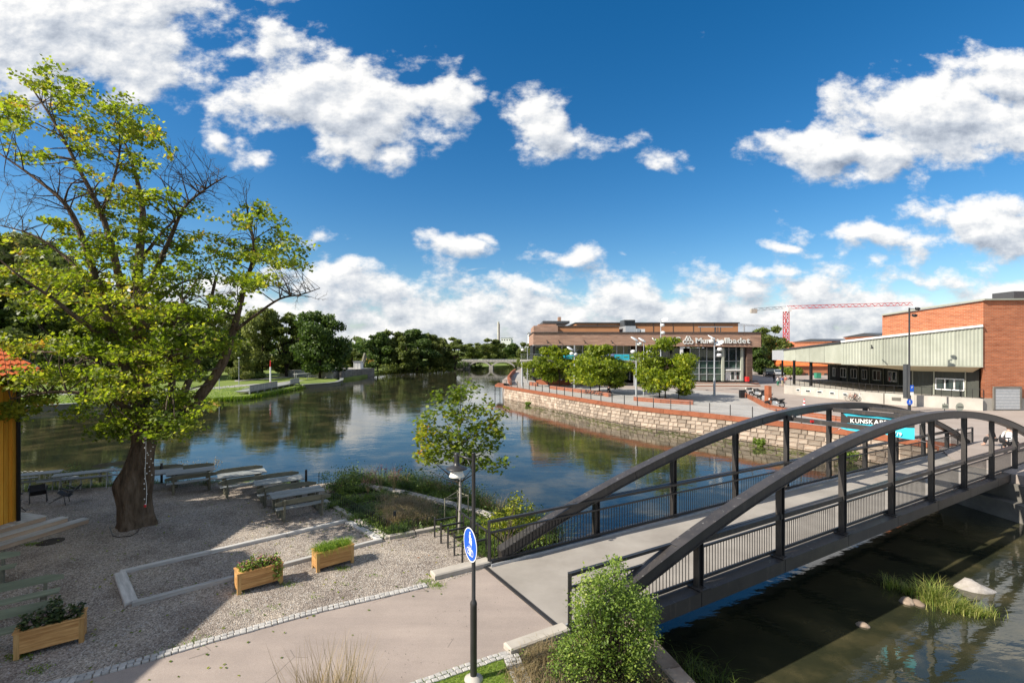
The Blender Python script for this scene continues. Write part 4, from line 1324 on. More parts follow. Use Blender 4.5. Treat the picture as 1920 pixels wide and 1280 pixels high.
# heat pump box by the wall
o = thing('heat_pump', 'white heat pump unit with a grey hose at the foot of the orange wall', 'heat pump', (HX + .55, 13.9, 0))
b = MB(); b.box((HX + .45, 13.7, .42), (.36, .85, .62)); b.build('casing', M['white_paint'], o)
b = MB(); b.lathe((HX + .635, 13.75, .44), [(.24, 0), (.25, .012), (.05, .014), (0, .014)], 18, axis=Matrix(((0, 0, 1), (0, 1, 0), (-1, 0, 0)))); b.build('fan_grille', M['black'], o)
for yy in (13.4, 14.0):
    b = MB(); b.box((HX + .45, yy, .055), (.34, .06, .11)); b.build('foot', M['black'], o)
b = MB(); b.tube([(HX + .5, 14.13, .62), (HX + .62, 14.3, .60), (HX + .66, 14.34, .3), (HX + .60, 14.34, .03)], .022, 6); b.build('hose', M['grey_steel'], o)

# ------------------------------------------------------------------ street lamp with sign
LX, LY = P(888, 1274).x, P(888, 1274).y
lamp = thing('street_lamp', 'slim black lamp post with an opal shade hanging from a short arm', 'street lamp', (LX, LY, 0))
b = MB(); b.lathe((LX, LY, 0), [(.0, -.01), (.17, -.01), (.17, .03), (.10, .06), (.075, .09), (0, .09)], 18); b.build('base_collar', M['concrete_pale'], lamp)
b = MB(); b.lathe((LX, LY, 0), [(.062, .05), (.062, 1.36), (.066, 1.38), (.058, 1.42), (.036, 1.46), (.034, 4.12), (.036, 4.125), (0, 4.13)], 14); b.build('pole', M['black_steel'], lamp)
HXY = Vector((LX - .33, LY + .22, 0))
b = MB(); b.tube([(LX, LY, 3.99), (HXY.x, HXY.y, 4.04)], .020, 8); b.build('arm', M['black_steel'], lamp)
b = MB(); b.tube([(LX - .02, LY + .013, 3.80), (LX - .12, LY + .08, 3.99)], .010, 6); b.build('arm_brace', M['black_steel'], lamp)
sc = .95
b = MB(); b.lathe((HXY.x, HXY.y, 3.70), [(.0, .38), (.045, .375), (.05, .36), (.05, .22), (.055, .15), (.09, .14), (.19, .10), (.20, .085), (.19, .075), (.12, .08), (0, .08)], 24); b.build('lamp_hood', M['black_steel'], lamp)
b = MB(); b.lathe((HXY.x, HXY.y, 3.70), [(.095, .078), (.11, .03), (.125, -.02), (.145, -.06), (.14, -.065), (.0, -.05)], 24); b.build('lamp_shade', M['glass_lamp'], lamp)
# round sign facing the bridge side, turned away a little
sg = thing('round_sign', 'round blue sign with a white figure pair and bicycle on the lamp post', 'sign', (LX, LY, 2.47))
ang = R(64)                                    # facing direction
fx = Vector((math.sin(ang) * -1, -math.cos(ang), 0)); fx = Vector((-math.sin(R(62)), -math.cos(R(62)), 0))
sx_ = Vector((-fx.y, fx.x, 0)); 
AX = Matrix((( sx_.x, 0, fx.x), (sx_.y, 0, fx.y), (0, 1, 0)))
cpos = Vector((LX, LY, 2.47)) + fx * .06
def disc(name, r0, r1, t0, t1, mat):
    b = MB(); b.lathe(cpos, [(0, t0), (r1, t0), (r1, t1), (0, t1)] if r0 == 0 else [(r0, t0), (r1, t0), (r1, t1), (r0, t1), (r0, t0)], 40, smooth=False, axis=AX); return b.build(name, M[mat], sg)
disc('sign_back', 0, .30, 0, .006, 'grey_steel')
disc('sign_face', 0, .283, .0065, .009, 'blue_sign')
disc('sign_rim', .283, .30, .0065, .010, 'white_paint')
def glyph(name, polys, mat='white_paint', z=.0095):
    b = MB()
    for poly in polys:
        n = len(poly); b.add([cpos + AX @ Vector((-x if False else x, y, z + h)) for h in (0, .003) for x, y in poly], [tuple(range(n, 2 * n)), tuple(range(n - 1, -1, -1))] + [(i, (i + 1) % n, n + (i + 1) % n, n + i) for i in range(n)])
    return b.build(name, M[mat], sg)
def circ(cx, cy, r, n=12, a0=0): return [(cx + r * math.cos(a0 + 2 * math.pi * i / n), cy + r * math.sin(a0 + 2 * math.pi * i / n)) for i in range(n)]
def ringp(cx, cy, r, w, n=18):
    out = []
    for i in range(n):
        a, c = 2 * math.pi * i / n, 2 * math.pi * (i + 1) / n
        out.append([(cx + r * math.cos(a), cy + r * math.sin(a)), (cx + (r + w) * math.cos(a), cy + (r + w) * math.sin(a)), (cx + (r + w) * math.cos(c), cy + (r + w) * math.sin(c)), (cx + r * math.cos(c), cy + r * math.sin(c))])
    return out
glyph('pictogram', [circ(.0, .215, .022), [(-.035, .18), (.03, .185), (.04, .10), (.018, .10), (.028, .015), (.005, .015), (-.004, .07), (-.02, .015), (-.045, .015), (-.018, .10), (-.04, .12)],
                    circ(.058, .125, .016), [(.038, .10), (.078, .10), (.086, .05), (.072, .05), (.078, .0), (.058, .0), (.056, .03), (.046, .0), (.034, .0)]])
glyph('pictogram', ringp(-.085, -.13, .050, .012) + ringp(.085, -.13, .050, .012) + [[(-.09, -.135), (-.035, -.06), (-.022, -.066), (-.076, -.14)], [(-.04, -.068), (.05, -.068), (.05, -.056), (-.04, -.056)], [(.045, -.05), (.09, -.135), (.078, -.138), (.034, -.056)],
                    [(-.04, -.20), (.035, -.20), (.035, -.07), (-.04, -.07)], [(-.055, -.04), (-.02, -.04), (-.02, -.03), (-.055, -.03)], [(.05, -.05), (.035, -.015), (.045, -.012), (.06, -.045)]])
for z in (2.36, 2.58):
    b = MB(); b.lathe((LX, LY, z), [(.034, -.012), (.044, -.012), (.044, .012), (.034, .012)], 12); b.bar((LX, LY, z), Vector((LX, LY, z)) + fx * .062, .02); b.build('clamp', M['grey_steel'], sg)

# ------------------------------------------------------------------ bicycle stand and low fence
rack = thing('bicycle_stand', 'row of black steel posts with leaning rails left of the bridge', 'bicycle stand', tuple(P(845, 1020)))
rp = [(815, 1006), (827, 1018), (840, 1027), (852, 1041), (867, 1055)]
for i, (X, Y) in enumerate(rp):
    p = P(X, Y); q = p + Vector((.62, .42, 0))
    b = MB(); b.bar(p, p + Vector((0, 0, .62)), .05, .05); b.build('post', M['black_steel'], rack)
    b = MB(); b.bar(p + Vector((0.03, 0.02, .52)), q + Vector((0, 0, .50)), .04, .05); b.build('rail', M['black_steel'], rack)
    b = MB(); b.bar(q + Vector((.03, .02, 0)), q + Vector((.03, .02, .78)), .05, .05); b.build('post', M['black_steel'], rack)
a_, c_ = P(*rp[0]) + Vector((.65, .44, .74)), P(*rp[-1]) + Vector((.65, .44, .74))
b = MB(); b.bar(a_, c_, .03, .04); b.build('top_rail', M['black_steel'], rack)

hoop = thing('hoop_fence', 'low black hoop fence along the edge of the planting bed', 'fence', tuple(P(640, 960)))
def hoops(parent, a, c, step, h, mat, r_=.006):
    d = c - a; L = d.length; u = d / L
    n = int(L / step)
    for i in range(n):
        p = a + u * (i * step); pts = [p, p + Vector((0, 0, h * .75))]
        for k in range(1, 6):
            t = math.pi * k / 6; pts.append(p + u * (step * .62 * (1 - math.cos(t)) / 1) + Vector((0, 0, h * .75 + h * .25 * math.sin(t))))
        pts += [p + u * step * 1.24 + Vector((0, 0, h * .75)), p + u * step * 1.24]
        b = MB(); b.tube(pts, r_, 4, caps=False); b.build('hoop', mat, parent)
hoops(hoop, P(622, 940), P(738, 1004), .16, .42, M['black'], .007)
hoops(hoop, P(738, 1004), P(826, 986), .16, .42, M['black'], .007)
wf = thing('wire_fence', 'low arched wire fence at the water edge behind the folding tables', 'fence', tuple(P(100, 905)))
hoops(wf, P(30, 905), P(240, 902), .24, .52, M['grey_steel'], .008)
for X, Y0, Y1, lab in ((574, 916, 880, 'short black post at the water edge right of the picnic tables'), (303, 905, 868, 'short black post at the water edge behind the maple trunk'), (598, 912, 886, 'thin leaning stake at the water edge beside the black post'), (740, 985, 958, 'black bollard standing in the grasses of the planting bed')):
    p = P(X, Y0); h = (Y0 - Y1) * p.y / FPX; r_ = .05 if 'thin' not in lab else .015
    b = MB(); b.lathe((0, 0, 0), [(r_, 0), (r_, h - .02), (r_ * .8, h), (0, h)], 10)
    o = b.build('post', M['black'], origin=tuple(p)) if False else link('bollard' if 'bollard' in lab else 'post', b.mesh('post', M['black']), loc=p)
    tag(o, lab, 'bollard' if 'bollard' in lab else 'post')
# young tree stakes in the bed
stk = thing('tree_stakes', 'three wooden stakes with crossbars round the young maple', 'tree support', tuple(P(866, 1000)))
pp = [P(834, 985), P(878, 978), P(858, 968)]
for p in pp:
    b = MB(); b.tube([p, p + Vector((0, 0, .95))], .022, 8); b.build('stake', M['green_wood_dark'], stk)
for i in range(3):
    b = MB(); b.bar(pp[i] + Vector((0, 0, .90)), pp[(i + 1) % 3] + Vector((0, 0, .90)), .02, .035); b.build('crossbar', M['green_wood_dark'], stk)
# cable on the ground by the maple
b = MB(); b.tube([P(x, y) + Vector((0, 0, .012)) for x, y in ((205, 988), (212, 1005), (222, 1007), (245, 1005), (258, 998), (263, 985))], .012, 5)
tag(b.build('cable', M['black']), 'black cable looping over the gravel at the foot of the maple', 'cable')
o = MB(); o.lathe(P(95, 1015) + Vector((0, 0, .004)), [(.0, .006), (.30, .006), (.34, 0), (.34, -.02)], 24); tag(o.build('manhole_cover', M['earth']), 'round dark manhole cover in the gravel in front of the deck steps', 'manhole cover')
# ------------------------------------------------------------------ the big maple
MD = 16.4
def QQ(X, Y, dd=0.0): return Q(X, Y, MD + dd)
maple = thing('maple_tree', 'big old maple with a split trunk and sparse yellow green crown on the gravel', 'tree', tuple(P(252, 985)))
def curve(pts, n=6):
    """Catmull-Rom through points"""
    pts = [Vector(p) for p in pts]; out = []
    ext = [pts[0] * 2 - pts[1]] + pts + [pts[-1] * 2 - pts[-2]]
    for i in range(1, len(ext) - 2):
        p0, p1, p2, p3 = ext[i - 1:i + 3]
        for k in range(n):
            t = k / n
            out.append(.5 * ((2 * p1) + (p2 - p0) * t + (2 * p0 - 5 * p1 + 4 * p2 - p3) * t * t + (3 * p1 - p0 - 3 * p2 + p3) * t ** 3))
    out.append(pts[-1]); return out
def limb(b, pts, r0, r1, n=8, power=1.0):
    c = curve(pts, 4); L = len(c)
    b.tube(c, [r0 + (r1 - r0) * (i / (L - 1)) ** power for i in range(L)], n)
    return c
# trunk: knobbly, fluted
b = MB()
tr = [(254, 990, .56), (254, 978, .52), (252, 955, .50), (251, 930, .50), (254, 900, .50), (262, 870, .43), (270, 840, .37), (276, 812, .33)]
vs = []; nseg = 28; tc_ = curve([(x, y, 0) for x, y, _ in tr], 5); rr = curve([(r, 0, 0) for _, _, r in tr], 5)
for i, (c, r) in enumerate(zip(tc_, rr)):
    cen = QQ(c.x, c.y)
    for k in range(nseg):
        a = 2 * math.pi * k / nseg; h = cen.z
        fl = 1 + .10 * math.sin(3 * a + h * 1.1) + .06 * math.sin(7 * a - h * 2.0 + 1) + .05 * math.sin(2 * a + 4 * h) + (.22 * max(0, math.sin(4 * a + 1)) * max(0, 1 - h / .35) if h < .35 else 0)
        kn = .07 * math.exp(-((h - 1.5) ** 2) / .12 - ((a - 4.4) ** 2) / .5)
        vs.append(cen + Vector((math.cos(a), math.sin(a) * .9, 0)) * (r.x * fl + kn))
fs = [(i * nseg + k, i * nseg + (k + 1) % nseg, (i + 1) * nseg + (k + 1) % nseg, (i + 1) * nseg + k) for i in range(len(tc_) - 1) for k in range(nseg)]
b.add(vs, fs, True)
b.build('trunk', M['bark'], maple)
LIMBS = []
def L_(pts, r0, r1):
    LIMBS.append((pts, r0, r1))
L_([(270, 835, 0), (262, 780, .1), (268, 700, .3), (262, 620, .5), (256, 550, .5), (262, 470, .7), (268, 400, .9), (255, 330, 1.0), (235, 270, 1.0)], .34, .035)
L_([(262, 770, 0), (235, 690, -.4), (205, 610, -.8), (185, 540, -1.0), (152, 440, -1.2), (120, 380, -1.4), (60, 330, -1.6), (-5, 285, -1.8)], .20, .02)
L_([(262, 640, .4), (228, 540, .2), (212, 470, 0), (190, 400, -.2), (150, 320, -.3), (105, 235, -.4), (50, 150, -.4)], .16, .02)
L_([(285, 812, 0), (345, 770, .2), (385, 730, .3), (420, 675, .4), (440, 610, .5), (458, 540, .6), (476, 470, .6), (462, 385, .6)], .26, .025)
L_([(440, 620, .5), (480, 590, .5), (525, 560, .4), (565, 552, .3), (600, 540, .3)], .07, .012)
L_([(262, 560, .5), (290, 510, .2), (318, 450, 0), (345, 390, -.2), (385, 355, -.3), (425, 330, -.4)], .12, .015)
L_([(300, 800, -.3), (322, 730, -.9), (318, 670, -1.2), (330, 610, -1.4), (345, 560, -1.6)], .15, .03)
L_([(265, 790, -.2), (225, 755, -1.0), (160, 738, -1.6), (90, 735, -2.0), (20, 748, -2.2)], .12, .02)
L_([(262, 750, 0), (210, 700, 1.0), (140, 665, 1.8), (60, 660, 2.3), (-20, 670, 2.6)], .13, .02)
L_([(330, 770, .1), (360, 700, 1.0), (385, 640, 1.5), (390, 590, 1.7), (405, 520, 1.8)], .14, .05)
L_([(260, 600, .6), (300, 560, 1.4), (340, 530, 2.0), (390, 520, 2.4)], .10, .02)
L_([(258, 600, .6), (210, 580, 1.5), (150, 560, 2.2), (80, 545, 2.8)], .10, .02)
L_([(255, 500, .6), (300, 440, 1.2), (330, 400, 1.5), (300, 330, 1.6)], .07, .015)
L_([(268, 700, .2), (300, 640, -.9), (265, 600, -1.6), (250, 560, -1.8)], .10, .03)
L_([(212, 640, -.7), (150, 600, -1.6), (100, 560, -2.0), (40, 520, -2.4), (-20, 470, -2.6)], .10, .015)
L_([(185, 545, -1.0), (120, 480, -1.0), (60, 440, -1.2), (-10, 420, -1.4)], .07, .012)
L_([(190, 400, -.2), (215, 330, 0), (225, 270, .1), (215, 220, .1)], .06, .012)
limb_pts = []
b = MB()
for pts, r0, r1 in LIMBS:
    c = limb(b, [QQ(x, y, d) for x, y, d in pts], r0, r1, 8, .8)
    limb_pts += [(p, r0 + (r1 - r0) * i / (len(c) - 1)) for i, p in enumerate(c) if i > 3]
b.build('limbs', M['bark'], maple)
# twigs grow from the limbs to every leaf cluster
# (x, y, rx, ry, clusters)
BLOBS = [(70, 150, 45, 22, 5), (100, 175, 50, 18, 5), (150, 185, 40, 25, 5), (235, 205, 45, 35, 9), (265, 235, 30, 30, 6), (40, 205, 45, 16, 5), (15, 215, 20, 12, 2), (160, 245, 50, 25, 6), (60, 235, 60, 12, 4),
         (205, 230, 35, 30, 6), (275, 265, 22, 20, 4), (130, 225, 35, 16, 4), (90, 130, 15, 10, 2), (230, 330, 30, 25, 3), (250, 300, 25, 18, 2),
         (60, 300, 35, 12, 2), (75, 285, 22, 10, 2), (160, 300, 50, 15, 3), (180, 320, 35, 12, 2), (210, 370, 35, 22, 4), (260, 355, 25, 35, 4),
         (230, 400, 50, 30, 7), (270, 385, 25, 30, 4), (170, 385, 40, 22, 4), (120, 420, 25, 15, 2), (205, 430, 45, 22, 6), (265, 440, 40, 22, 6), (310, 360, 20, 12, 2), (335, 390, 30, 10, 3),
         (90, 425, 45, 15, 3), (110, 450, 45, 20, 6), (60, 470, 40, 15, 4), (160, 465, 40, 20, 6), (215, 480, 45, 25, 8), (270, 480, 40, 25, 6),
         (340, 450, 40, 16, 5), (375, 480, 45, 25, 8), (410, 470, 30, 22, 5), (460, 410, 22, 20, 4), (475, 400, 18, 14, 2), (500, 420, 30, 12, 4), (545, 460, 38, 14, 5), (500, 470, 40, 20, 7), (465, 480, 35, 22, 6), (520, 495, 35, 12, 4), (570, 465, 18, 8, 2),
         (450, 515, 35, 25, 6), (480, 530, 35, 20, 5), (330, 500, 40, 20, 6), (350, 540, 40, 25, 7), (300, 540, 45, 25, 8), (310, 585, 45, 20, 8), (250, 555, 50, 30, 9), (200, 540, 45, 25, 7), (150, 520, 50, 22, 8), (90, 510, 50, 22, 8), (30, 510, 45, 20, 5),
         (40, 560, 60, 25, 8), (110, 580, 50, 25, 8), (170, 590, 45, 25, 8), (240, 600, 50, 25, 10), (300, 625, 50, 25, 11), (345, 600, 40, 22, 8), (390, 600, 35, 22, 5),
         (440, 555, 30, 28, 5), (420, 585, 30, 22, 4), (395, 640, 40, 25, 8), (440, 650, 30, 22, 4), (350, 655, 45, 25, 10), (290, 665, 55, 25, 12), (220, 650, 55, 25, 10), (170, 660, 50, 22, 8), (110, 645, 45, 20, 4), (60, 650, 45, 16, 4), (60, 700, 45, 16, 7), (20, 705, 35, 14, 5), (110, 700, 40, 16, 5), (85, 720, 40, 16, 4),
         (170, 710, 50, 18, 9), (230, 705, 50, 22, 10), (290, 710, 50, 20, 9), (340, 700, 35, 18, 5), (150, 745, 50, 16, 6), (215, 740, 45, 20, 8), (270, 750, 50, 18, 8), (330, 745, 35, 20, 5), (90, 755, 40, 14, 5), (35, 770, 35, 14, 4),
         (180, 775, 40, 18, 6), (230, 785, 45, 20, 9), (290, 790, 50, 22, 10), (340, 790, 40, 18, 6), (205, 815, 35, 18, 6), (250, 820, 40, 16, 7), (300, 815, 45, 16, 6), (370, 770, 25, 16, 2), (15, 640, 25, 12, 2), (20, 800, 18, 8, 2), (15, 780, 22, 10, 2)]
lp = np.array([p[0][:] for p in limb_pts]); lr = np.array([p[1] for p in limb_pts])
tw = MB(); leaves_p = []; r_ = random.Random(3)
def twig_to(tip, r0=.02):
    tip = Vector(tip); d = np.linalg.norm(lp - np.array(tip[:]), axis=1) + np.where(lp[:, 2] > tip.z + .3, 1.2, 0)
    order = np.argsort(d); i = order[min(len(order) - 1, r_.randint(0, 3))]
    a = Vector(lp[i]); m = a.lerp(tip, .5) + Vector((r_.uniform(-.15, .15), r_.uniform(-.15, .15), r_.uniform(-.05, .25)))
    rr0 = min(lr[i] * .5, .012 + (tip - a).length * .011)
    tw.tube(curve([a, m, tip], 3), [rr0 + (.004 - rr0) * k / 6 for k in range(7)], 5, caps=False)
    return m, tip
def bare(tip, n=4, ln=.5):
    m, tip = twig_to(tip)
    for _ in range(n):
        s = m.lerp(tip, r_.uniform(.1, .95)); d = (tip - m).normalized() + Vector((r_.uniform(-.8, .8), r_.uniform(-.8, .8), r_.uniform(-.3, .9)))
        e = s + d.normalized() * ln * r_.uniform(.5, 1.1); mm = s.lerp(e, .5) + Vector((r_.uniform(-.05, .05), 0, r_.uniform(-.02, .08)))
        tw.tube([s, mm, e], [.006, .004, .002], 4, caps=False)
        for _ in range(3):
            s2 = mm.lerp(e, r_.random()); e2 = s2 + (d.normalized() + Vector((r_.uniform(-.9, .9), r_.uniform(-.9, .9), r_.uniform(-.4, .9)))).normalized() * ln * r_.uniform(.2, .5)
            tw.tube([s2, e2], [.0035, .002], 3, caps=False)
for (X, Y, rx_, ry_, n) in BLOBS:
    n = max(1, int(n * (.84 if Y > 560 else .70) + r_.random()))
    for _ in range(n):
        a = r_.uniform(0, 6.283); q = math.sqrt(r_.random())
        hr = math.sqrt(max(.1, 1 - ((X - 250) / 400) ** 2))
        dd = r_.gauss(0, 1.4) * hr - (.6 if Y > 550 else 0)
        tip = QQ(X + rx_ * q * math.cos(a), Y + ry_ * q * math.sin(a), max(-3.4, min(3.6, dd)))
        m, tip = twig_to(tip)
        side = [(tip, .30)]
        for _ in range(3):
            s = m.lerp(tip, r_.uniform(.45, 1)); e = s + Vector((r_.uniform(-.38, .38), r_.uniform(-.45, .45), r_.uniform(-.12, .18)))
            tw.tube([s, s.lerp(e, .5) + Vector((0, 0, .05)), e], [.006, .005, .003], 4, caps=False); side.append((e, .21))
        for c, rad in side:
            k = r_.randint(18, 30)
            g_ = rng.normal(size=(k, 3)) * (rad * .60, rad * .60, rad * .30) + np.array(c[:]) + (0, 0, .02)
            leaves_p.append(g_)
for X, Y, n in ((40, 300, 5), (90, 330, 6), (130, 300, 5), (60, 370, 6), (20, 340, 4), (110, 380, 5), (150, 350, 4), (10, 420, 4), (60, 420, 4), (200, 290, 4), (180, 260, 3), (130, 260, 4), (200, 340, 4), (240, 370, 3), (290, 320, 4), (320, 290, 3),
                (340, 330, 5), (370, 350, 6), (400, 330, 6), (395, 380, 4), (350, 300, 4), (420, 350, 3), (455, 370, 3), (480, 390, 2), (540, 540, 5), (575, 545, 6), (510, 520, 3), (560, 520, 3), (430, 440, 3), (370, 610, 3), (420, 620, 3), (310, 410, 3), (30, 480, 3), (240, 480, 4), (260, 520, 4), (150, 430, 4), (420, 560, 3)):
    for _ in range(n):
        bare(QQ(X + r_.uniform(-28, 28), Y + r_.uniform(-20, 20), r_.gauss(0, 1.1)), 4, .55)
tw.build('twigs', M['twig'], maple, kind='stuff')
lv = np.concatenate(leaves_p)
n = len(lv)
v, f = scatter(MAPLE[0], MAPLE[1], lv, rand_rot(n, .15), rng.uniform(.07, .135, n))
o = link('leaves', npmesh('leaves', v - np.array(maple.location[:]), f, M['maple_leaf']), maple, kind='stuff')
print('maple leaves', n)
# broken stub
# string of fairy lights down the trunk
fl = thing('light_string', 'white light string with small bulbs hanging down the maple trunk', 'light string', tuple(QQ(272, 850, -.65)))
pts = [QQ(x, y, -.72) for x, y in ((274, 818), (273, 860), (272, 890), (275, 915), (274, 950))]
b = MB(); b.tube(curve(pts, 4), .008, 5); b.build('cord', M['white_paint'], fl)
bulb = MB().lathe((0, 0, 0), [(0, -.02), (.018, -.01), (.02, .005), (.008, .02), (0, .02)], 8).mesh('bulb', M['white_paint'])
for i in range(14):
    p = QQ(273 + r_.uniform(-3, 4), 820 + i * 9.6, -.76)
    link('bulb', bulb, fl, loc=p - fl.location)
for i in range(9):
    p = QQ(283 + r_.uniform(-5, 5), 830 + i * 7.5, -.66); link('bulb', bulb, fl, loc=p - fl.location)
b = MB(); b.lathe(QQ(272, 948, -.76), [(0, -.06), (.035, -.03), (.035, .03), (0, .06)], 8); b.build('red_charm', M['red'], fl)

# ------------------------------------------------------------------ young maple by the lamp
SD = P(861, 1000).y
sap = thing('young_maple', 'young maple with a slim pale stem and yellowing leaves beside the water', 'tree', tuple(P(861, 1000)))
def SQ(X, Y, d=0): return Q(X, Y, SD + d)
b = MB(); limb(b, [SQ(861, 1000), SQ(863, 930), SQ(862, 870), SQ(860, 800), SQ(866, 740)], .055, .012, 8); b.build('stem', M['rock'], sap)
b = MB(); lp2 = []; 
ends = [(800, 790), (795, 850), (820, 870), (830, 780), (850, 760), (885, 745), (900, 790), (930, 775), (935, 830), (920, 860), (890, 870), (870, 740), (845, 820), (910, 820), (815, 820), (880, 800), (800, 880), (945, 780), (870, 850), (840, 750)]
for i, (X, Y) in enumerate(ends):
    dd = r_.gauss(0, .55); e = SQ(X, Y, dd); yb = min(905, max(800, Y + 45 + r_.uniform(-10, 30))); s = SQ(861.5, yb)
    c = curve([s, s.lerp(e, .45) + Vector((0, 0, -.05)), e], 4); b.tube(c, [.022 + (.004 - .022) * k / (len(c) - 1) for k in range(len(c))], 5, caps=False); lp2 += c[3:]
b.build('branches', M['twig'], sap, kind='stuff')
blob2 = [(865, 735, 18, 14, 9), (885, 722, 10, 6, 3), (850, 745, 18, 12, 6), (822, 745, 10, 10, 4), (830, 765, 25, 16, 10), (800, 790, 18, 14, 7), (865, 775, 30, 18, 14), (905, 760, 16, 14, 7), (945, 772, 10, 6, 3), (925, 785, 14, 10, 6),
         (815, 815, 28, 18, 15), (860, 815, 30, 20, 15), (905, 810, 28, 18, 14), (935, 810, 10, 10, 4), (800, 840, 20, 14, 10), (840, 845, 26, 16, 14), (880, 845, 26, 16, 13), (920, 840, 20, 16, 9), (805, 862, 18, 10, 7), (895, 868, 28, 10, 9), (935, 870, 8, 5, 2), (870, 862, 20, 8, 5), (788, 812, 8, 12, 4), (920, 880, 12, 5, 3), (945, 862, 6, 8, 2)]
pp = []
for X, Y, rx_, ry_, n in blob2:
    for _ in range(int(n * 1.6)):
        a = r_.uniform(0, 6.283); q = math.sqrt(r_.random()); c = SQ(X + rx_ * q * math.cos(a), Y + ry_ * q * math.sin(a), r_.gauss(0, .5))
        pp.append(rng.normal(size=(11, 3)) * (.12, .12, .09) + np.array(c[:]))
pp = np.concatenate(pp); n = len(pp)
v, f = scatter(MAPLE[0], MAPLE[1], pp, rand_rot(n, .5), rng.uniform(.08, .16, n))
link('leaves', npmesh('leaves', v - np.array(sap.location[:]), f, M['sapling_leaf']), sap, kind='stuff')


# ------------------------------------------------------------------ shrubs
def shrub(name, label, cat, base, blobs, n_leaf, size, mat, stem_mat='twig', depth=0.0, dd=.3, tmpl=LEAF2, group=None, clump=8, spread=.07, flat=.3):
    """blobs: (X, Y, rx, ry, weight) at the depth of base"""
    o = thing(name, label, cat, tuple(base), group=group)
    D = base.y + depth; ws = [q[4] for q in blobs]; tot = sum(ws); pos = []
    b = MB()
    for X, Y, rx_, ry_, w in blobs:
        k = max(1, int(n_leaf / clump * w / tot))
        for i in range(k):
            a = r_.uniform(0, 6.283); q = r_.random() ** .4
            rr = math.sqrt(max(0.05, 1 - q * q)); 
            c = Q(X + rx_ * q * math.cos(a), Y + ry_ * q * math.sin(a), D + r_.uniform(-1, .6) * dd * (rr + .25))
            pos.append(rng.normal(size=(clump, 3)) * spread + np.array(c[:]))
            if i % 9 == 0:
                s = Vector(base) + Vector((r_.uniform(-.12, .12), r_.uniform(-.1, .1), 0))
                b.tube([s, s.lerp(c, .5) + Vector((r_.uniform(-.06, .06), r_.uniform(-.06, .06), .08)), c], [.014, .009, .003], 4, caps=False)
    b.build('stems', M[stem_mat], o, kind='stuff')
    pos = np.concatenate(pos); n = len(pos)
    v, f = scatter(tmpl[0], tmpl[1], pos, rand_rot(n, flat), rng.uniform(size * .6, size * 1.15, n))
    link('leaves', npmesh('leaves', v - np.array(o.location[:]), f, M[mat]), o, kind='stuff')
    return o
shrub('green_bush', 'large bright green bush at the near end of the footbridge railing', 'bush', Vector((1.85, 8.75, 0)),
      [(1150, 1075, 22, 25, .9), (1112, 1095, 22, 22, .8), (1095, 1130, 25, 30, 1), (1135, 1120, 35, 35, 1.8), (1180, 1115, 24, 28, 1.1), (1205, 1135, 20, 22, .8), (1170, 1150, 50, 40, 2.6), (1110, 1165, 36, 40, 1.8), (1215, 1165, 20, 30, 1), (1155, 1200, 60, 40, 3), (1100, 1215, 45, 32, 2), (1200, 1205, 34, 32, 1.6), (1060, 1215, 20, 16, .5), (1130, 1250, 70, 32, 2.4), (1190, 1245, 36, 26, 1), (1070, 1245, 40, 25, 1), (1155, 1058, 7, 9, .18), (1120, 1085, 9, 10, .2)],
      15000, .054, 'bush_leaf', dd=.85, clump=10, spread=.065)
shrub('yellow_green_shrub', 'yellow green shrub behind the left railing of the footbridge', 'shrub', P(945, 1035),
      [(975, 955, 26, 18, 1), (950, 975, 26, 18, 1), (995, 980, 22, 16, .8), (960, 1000, 40, 20, 1.8), (925, 990, 26, 18, 1), (1000, 1010, 30, 18, 1), (920, 1020, 24, 18, .8), (960, 1035, 40, 18, 1), (968, 935, 8, 10, .3)],
      2600, .10, 'yellow_bush_leaf', depth=1.25, dd=.5, clump=7, spread=.09)
shrub('rose_shrub', 'dark leafy rose shrub at the corner of the planting bed beside the rightmost picnic table', 'shrub', P(635, 918),
      [(625, 900, 25, 16, 1), (650, 895, 25, 14, 1), (640, 915, 35, 15, 1), (668, 910, 20, 12, .8)], 1500, .075, 'bed_green', dd=.8, clump=6, spread=.09)
shrub('rose_shrub', 'straggling shrub between the two folding tables at the water edge', 'shrub', P(125, 905),
      [(130, 888, 22, 8, 1), (140, 876, 12, 7, .6), (115, 897, 14, 8, .8), (185, 893, 14, 8, .6)], 420, .07, 'bed_green', dd=.3, clump=5, spread=.07)
shrub('rose_shrub', 'flowering shrub behind the picnic tables at the water edge', 'shrub', P(380, 888),
      [(350, 873, 16, 7, 1), (375, 871, 10, 5, .5), (398, 872, 8, 8, .4), (408, 868, 8, 8, .4)], 360, .06, 'dry_grass', dd=.3, clump=5, spread=.07)

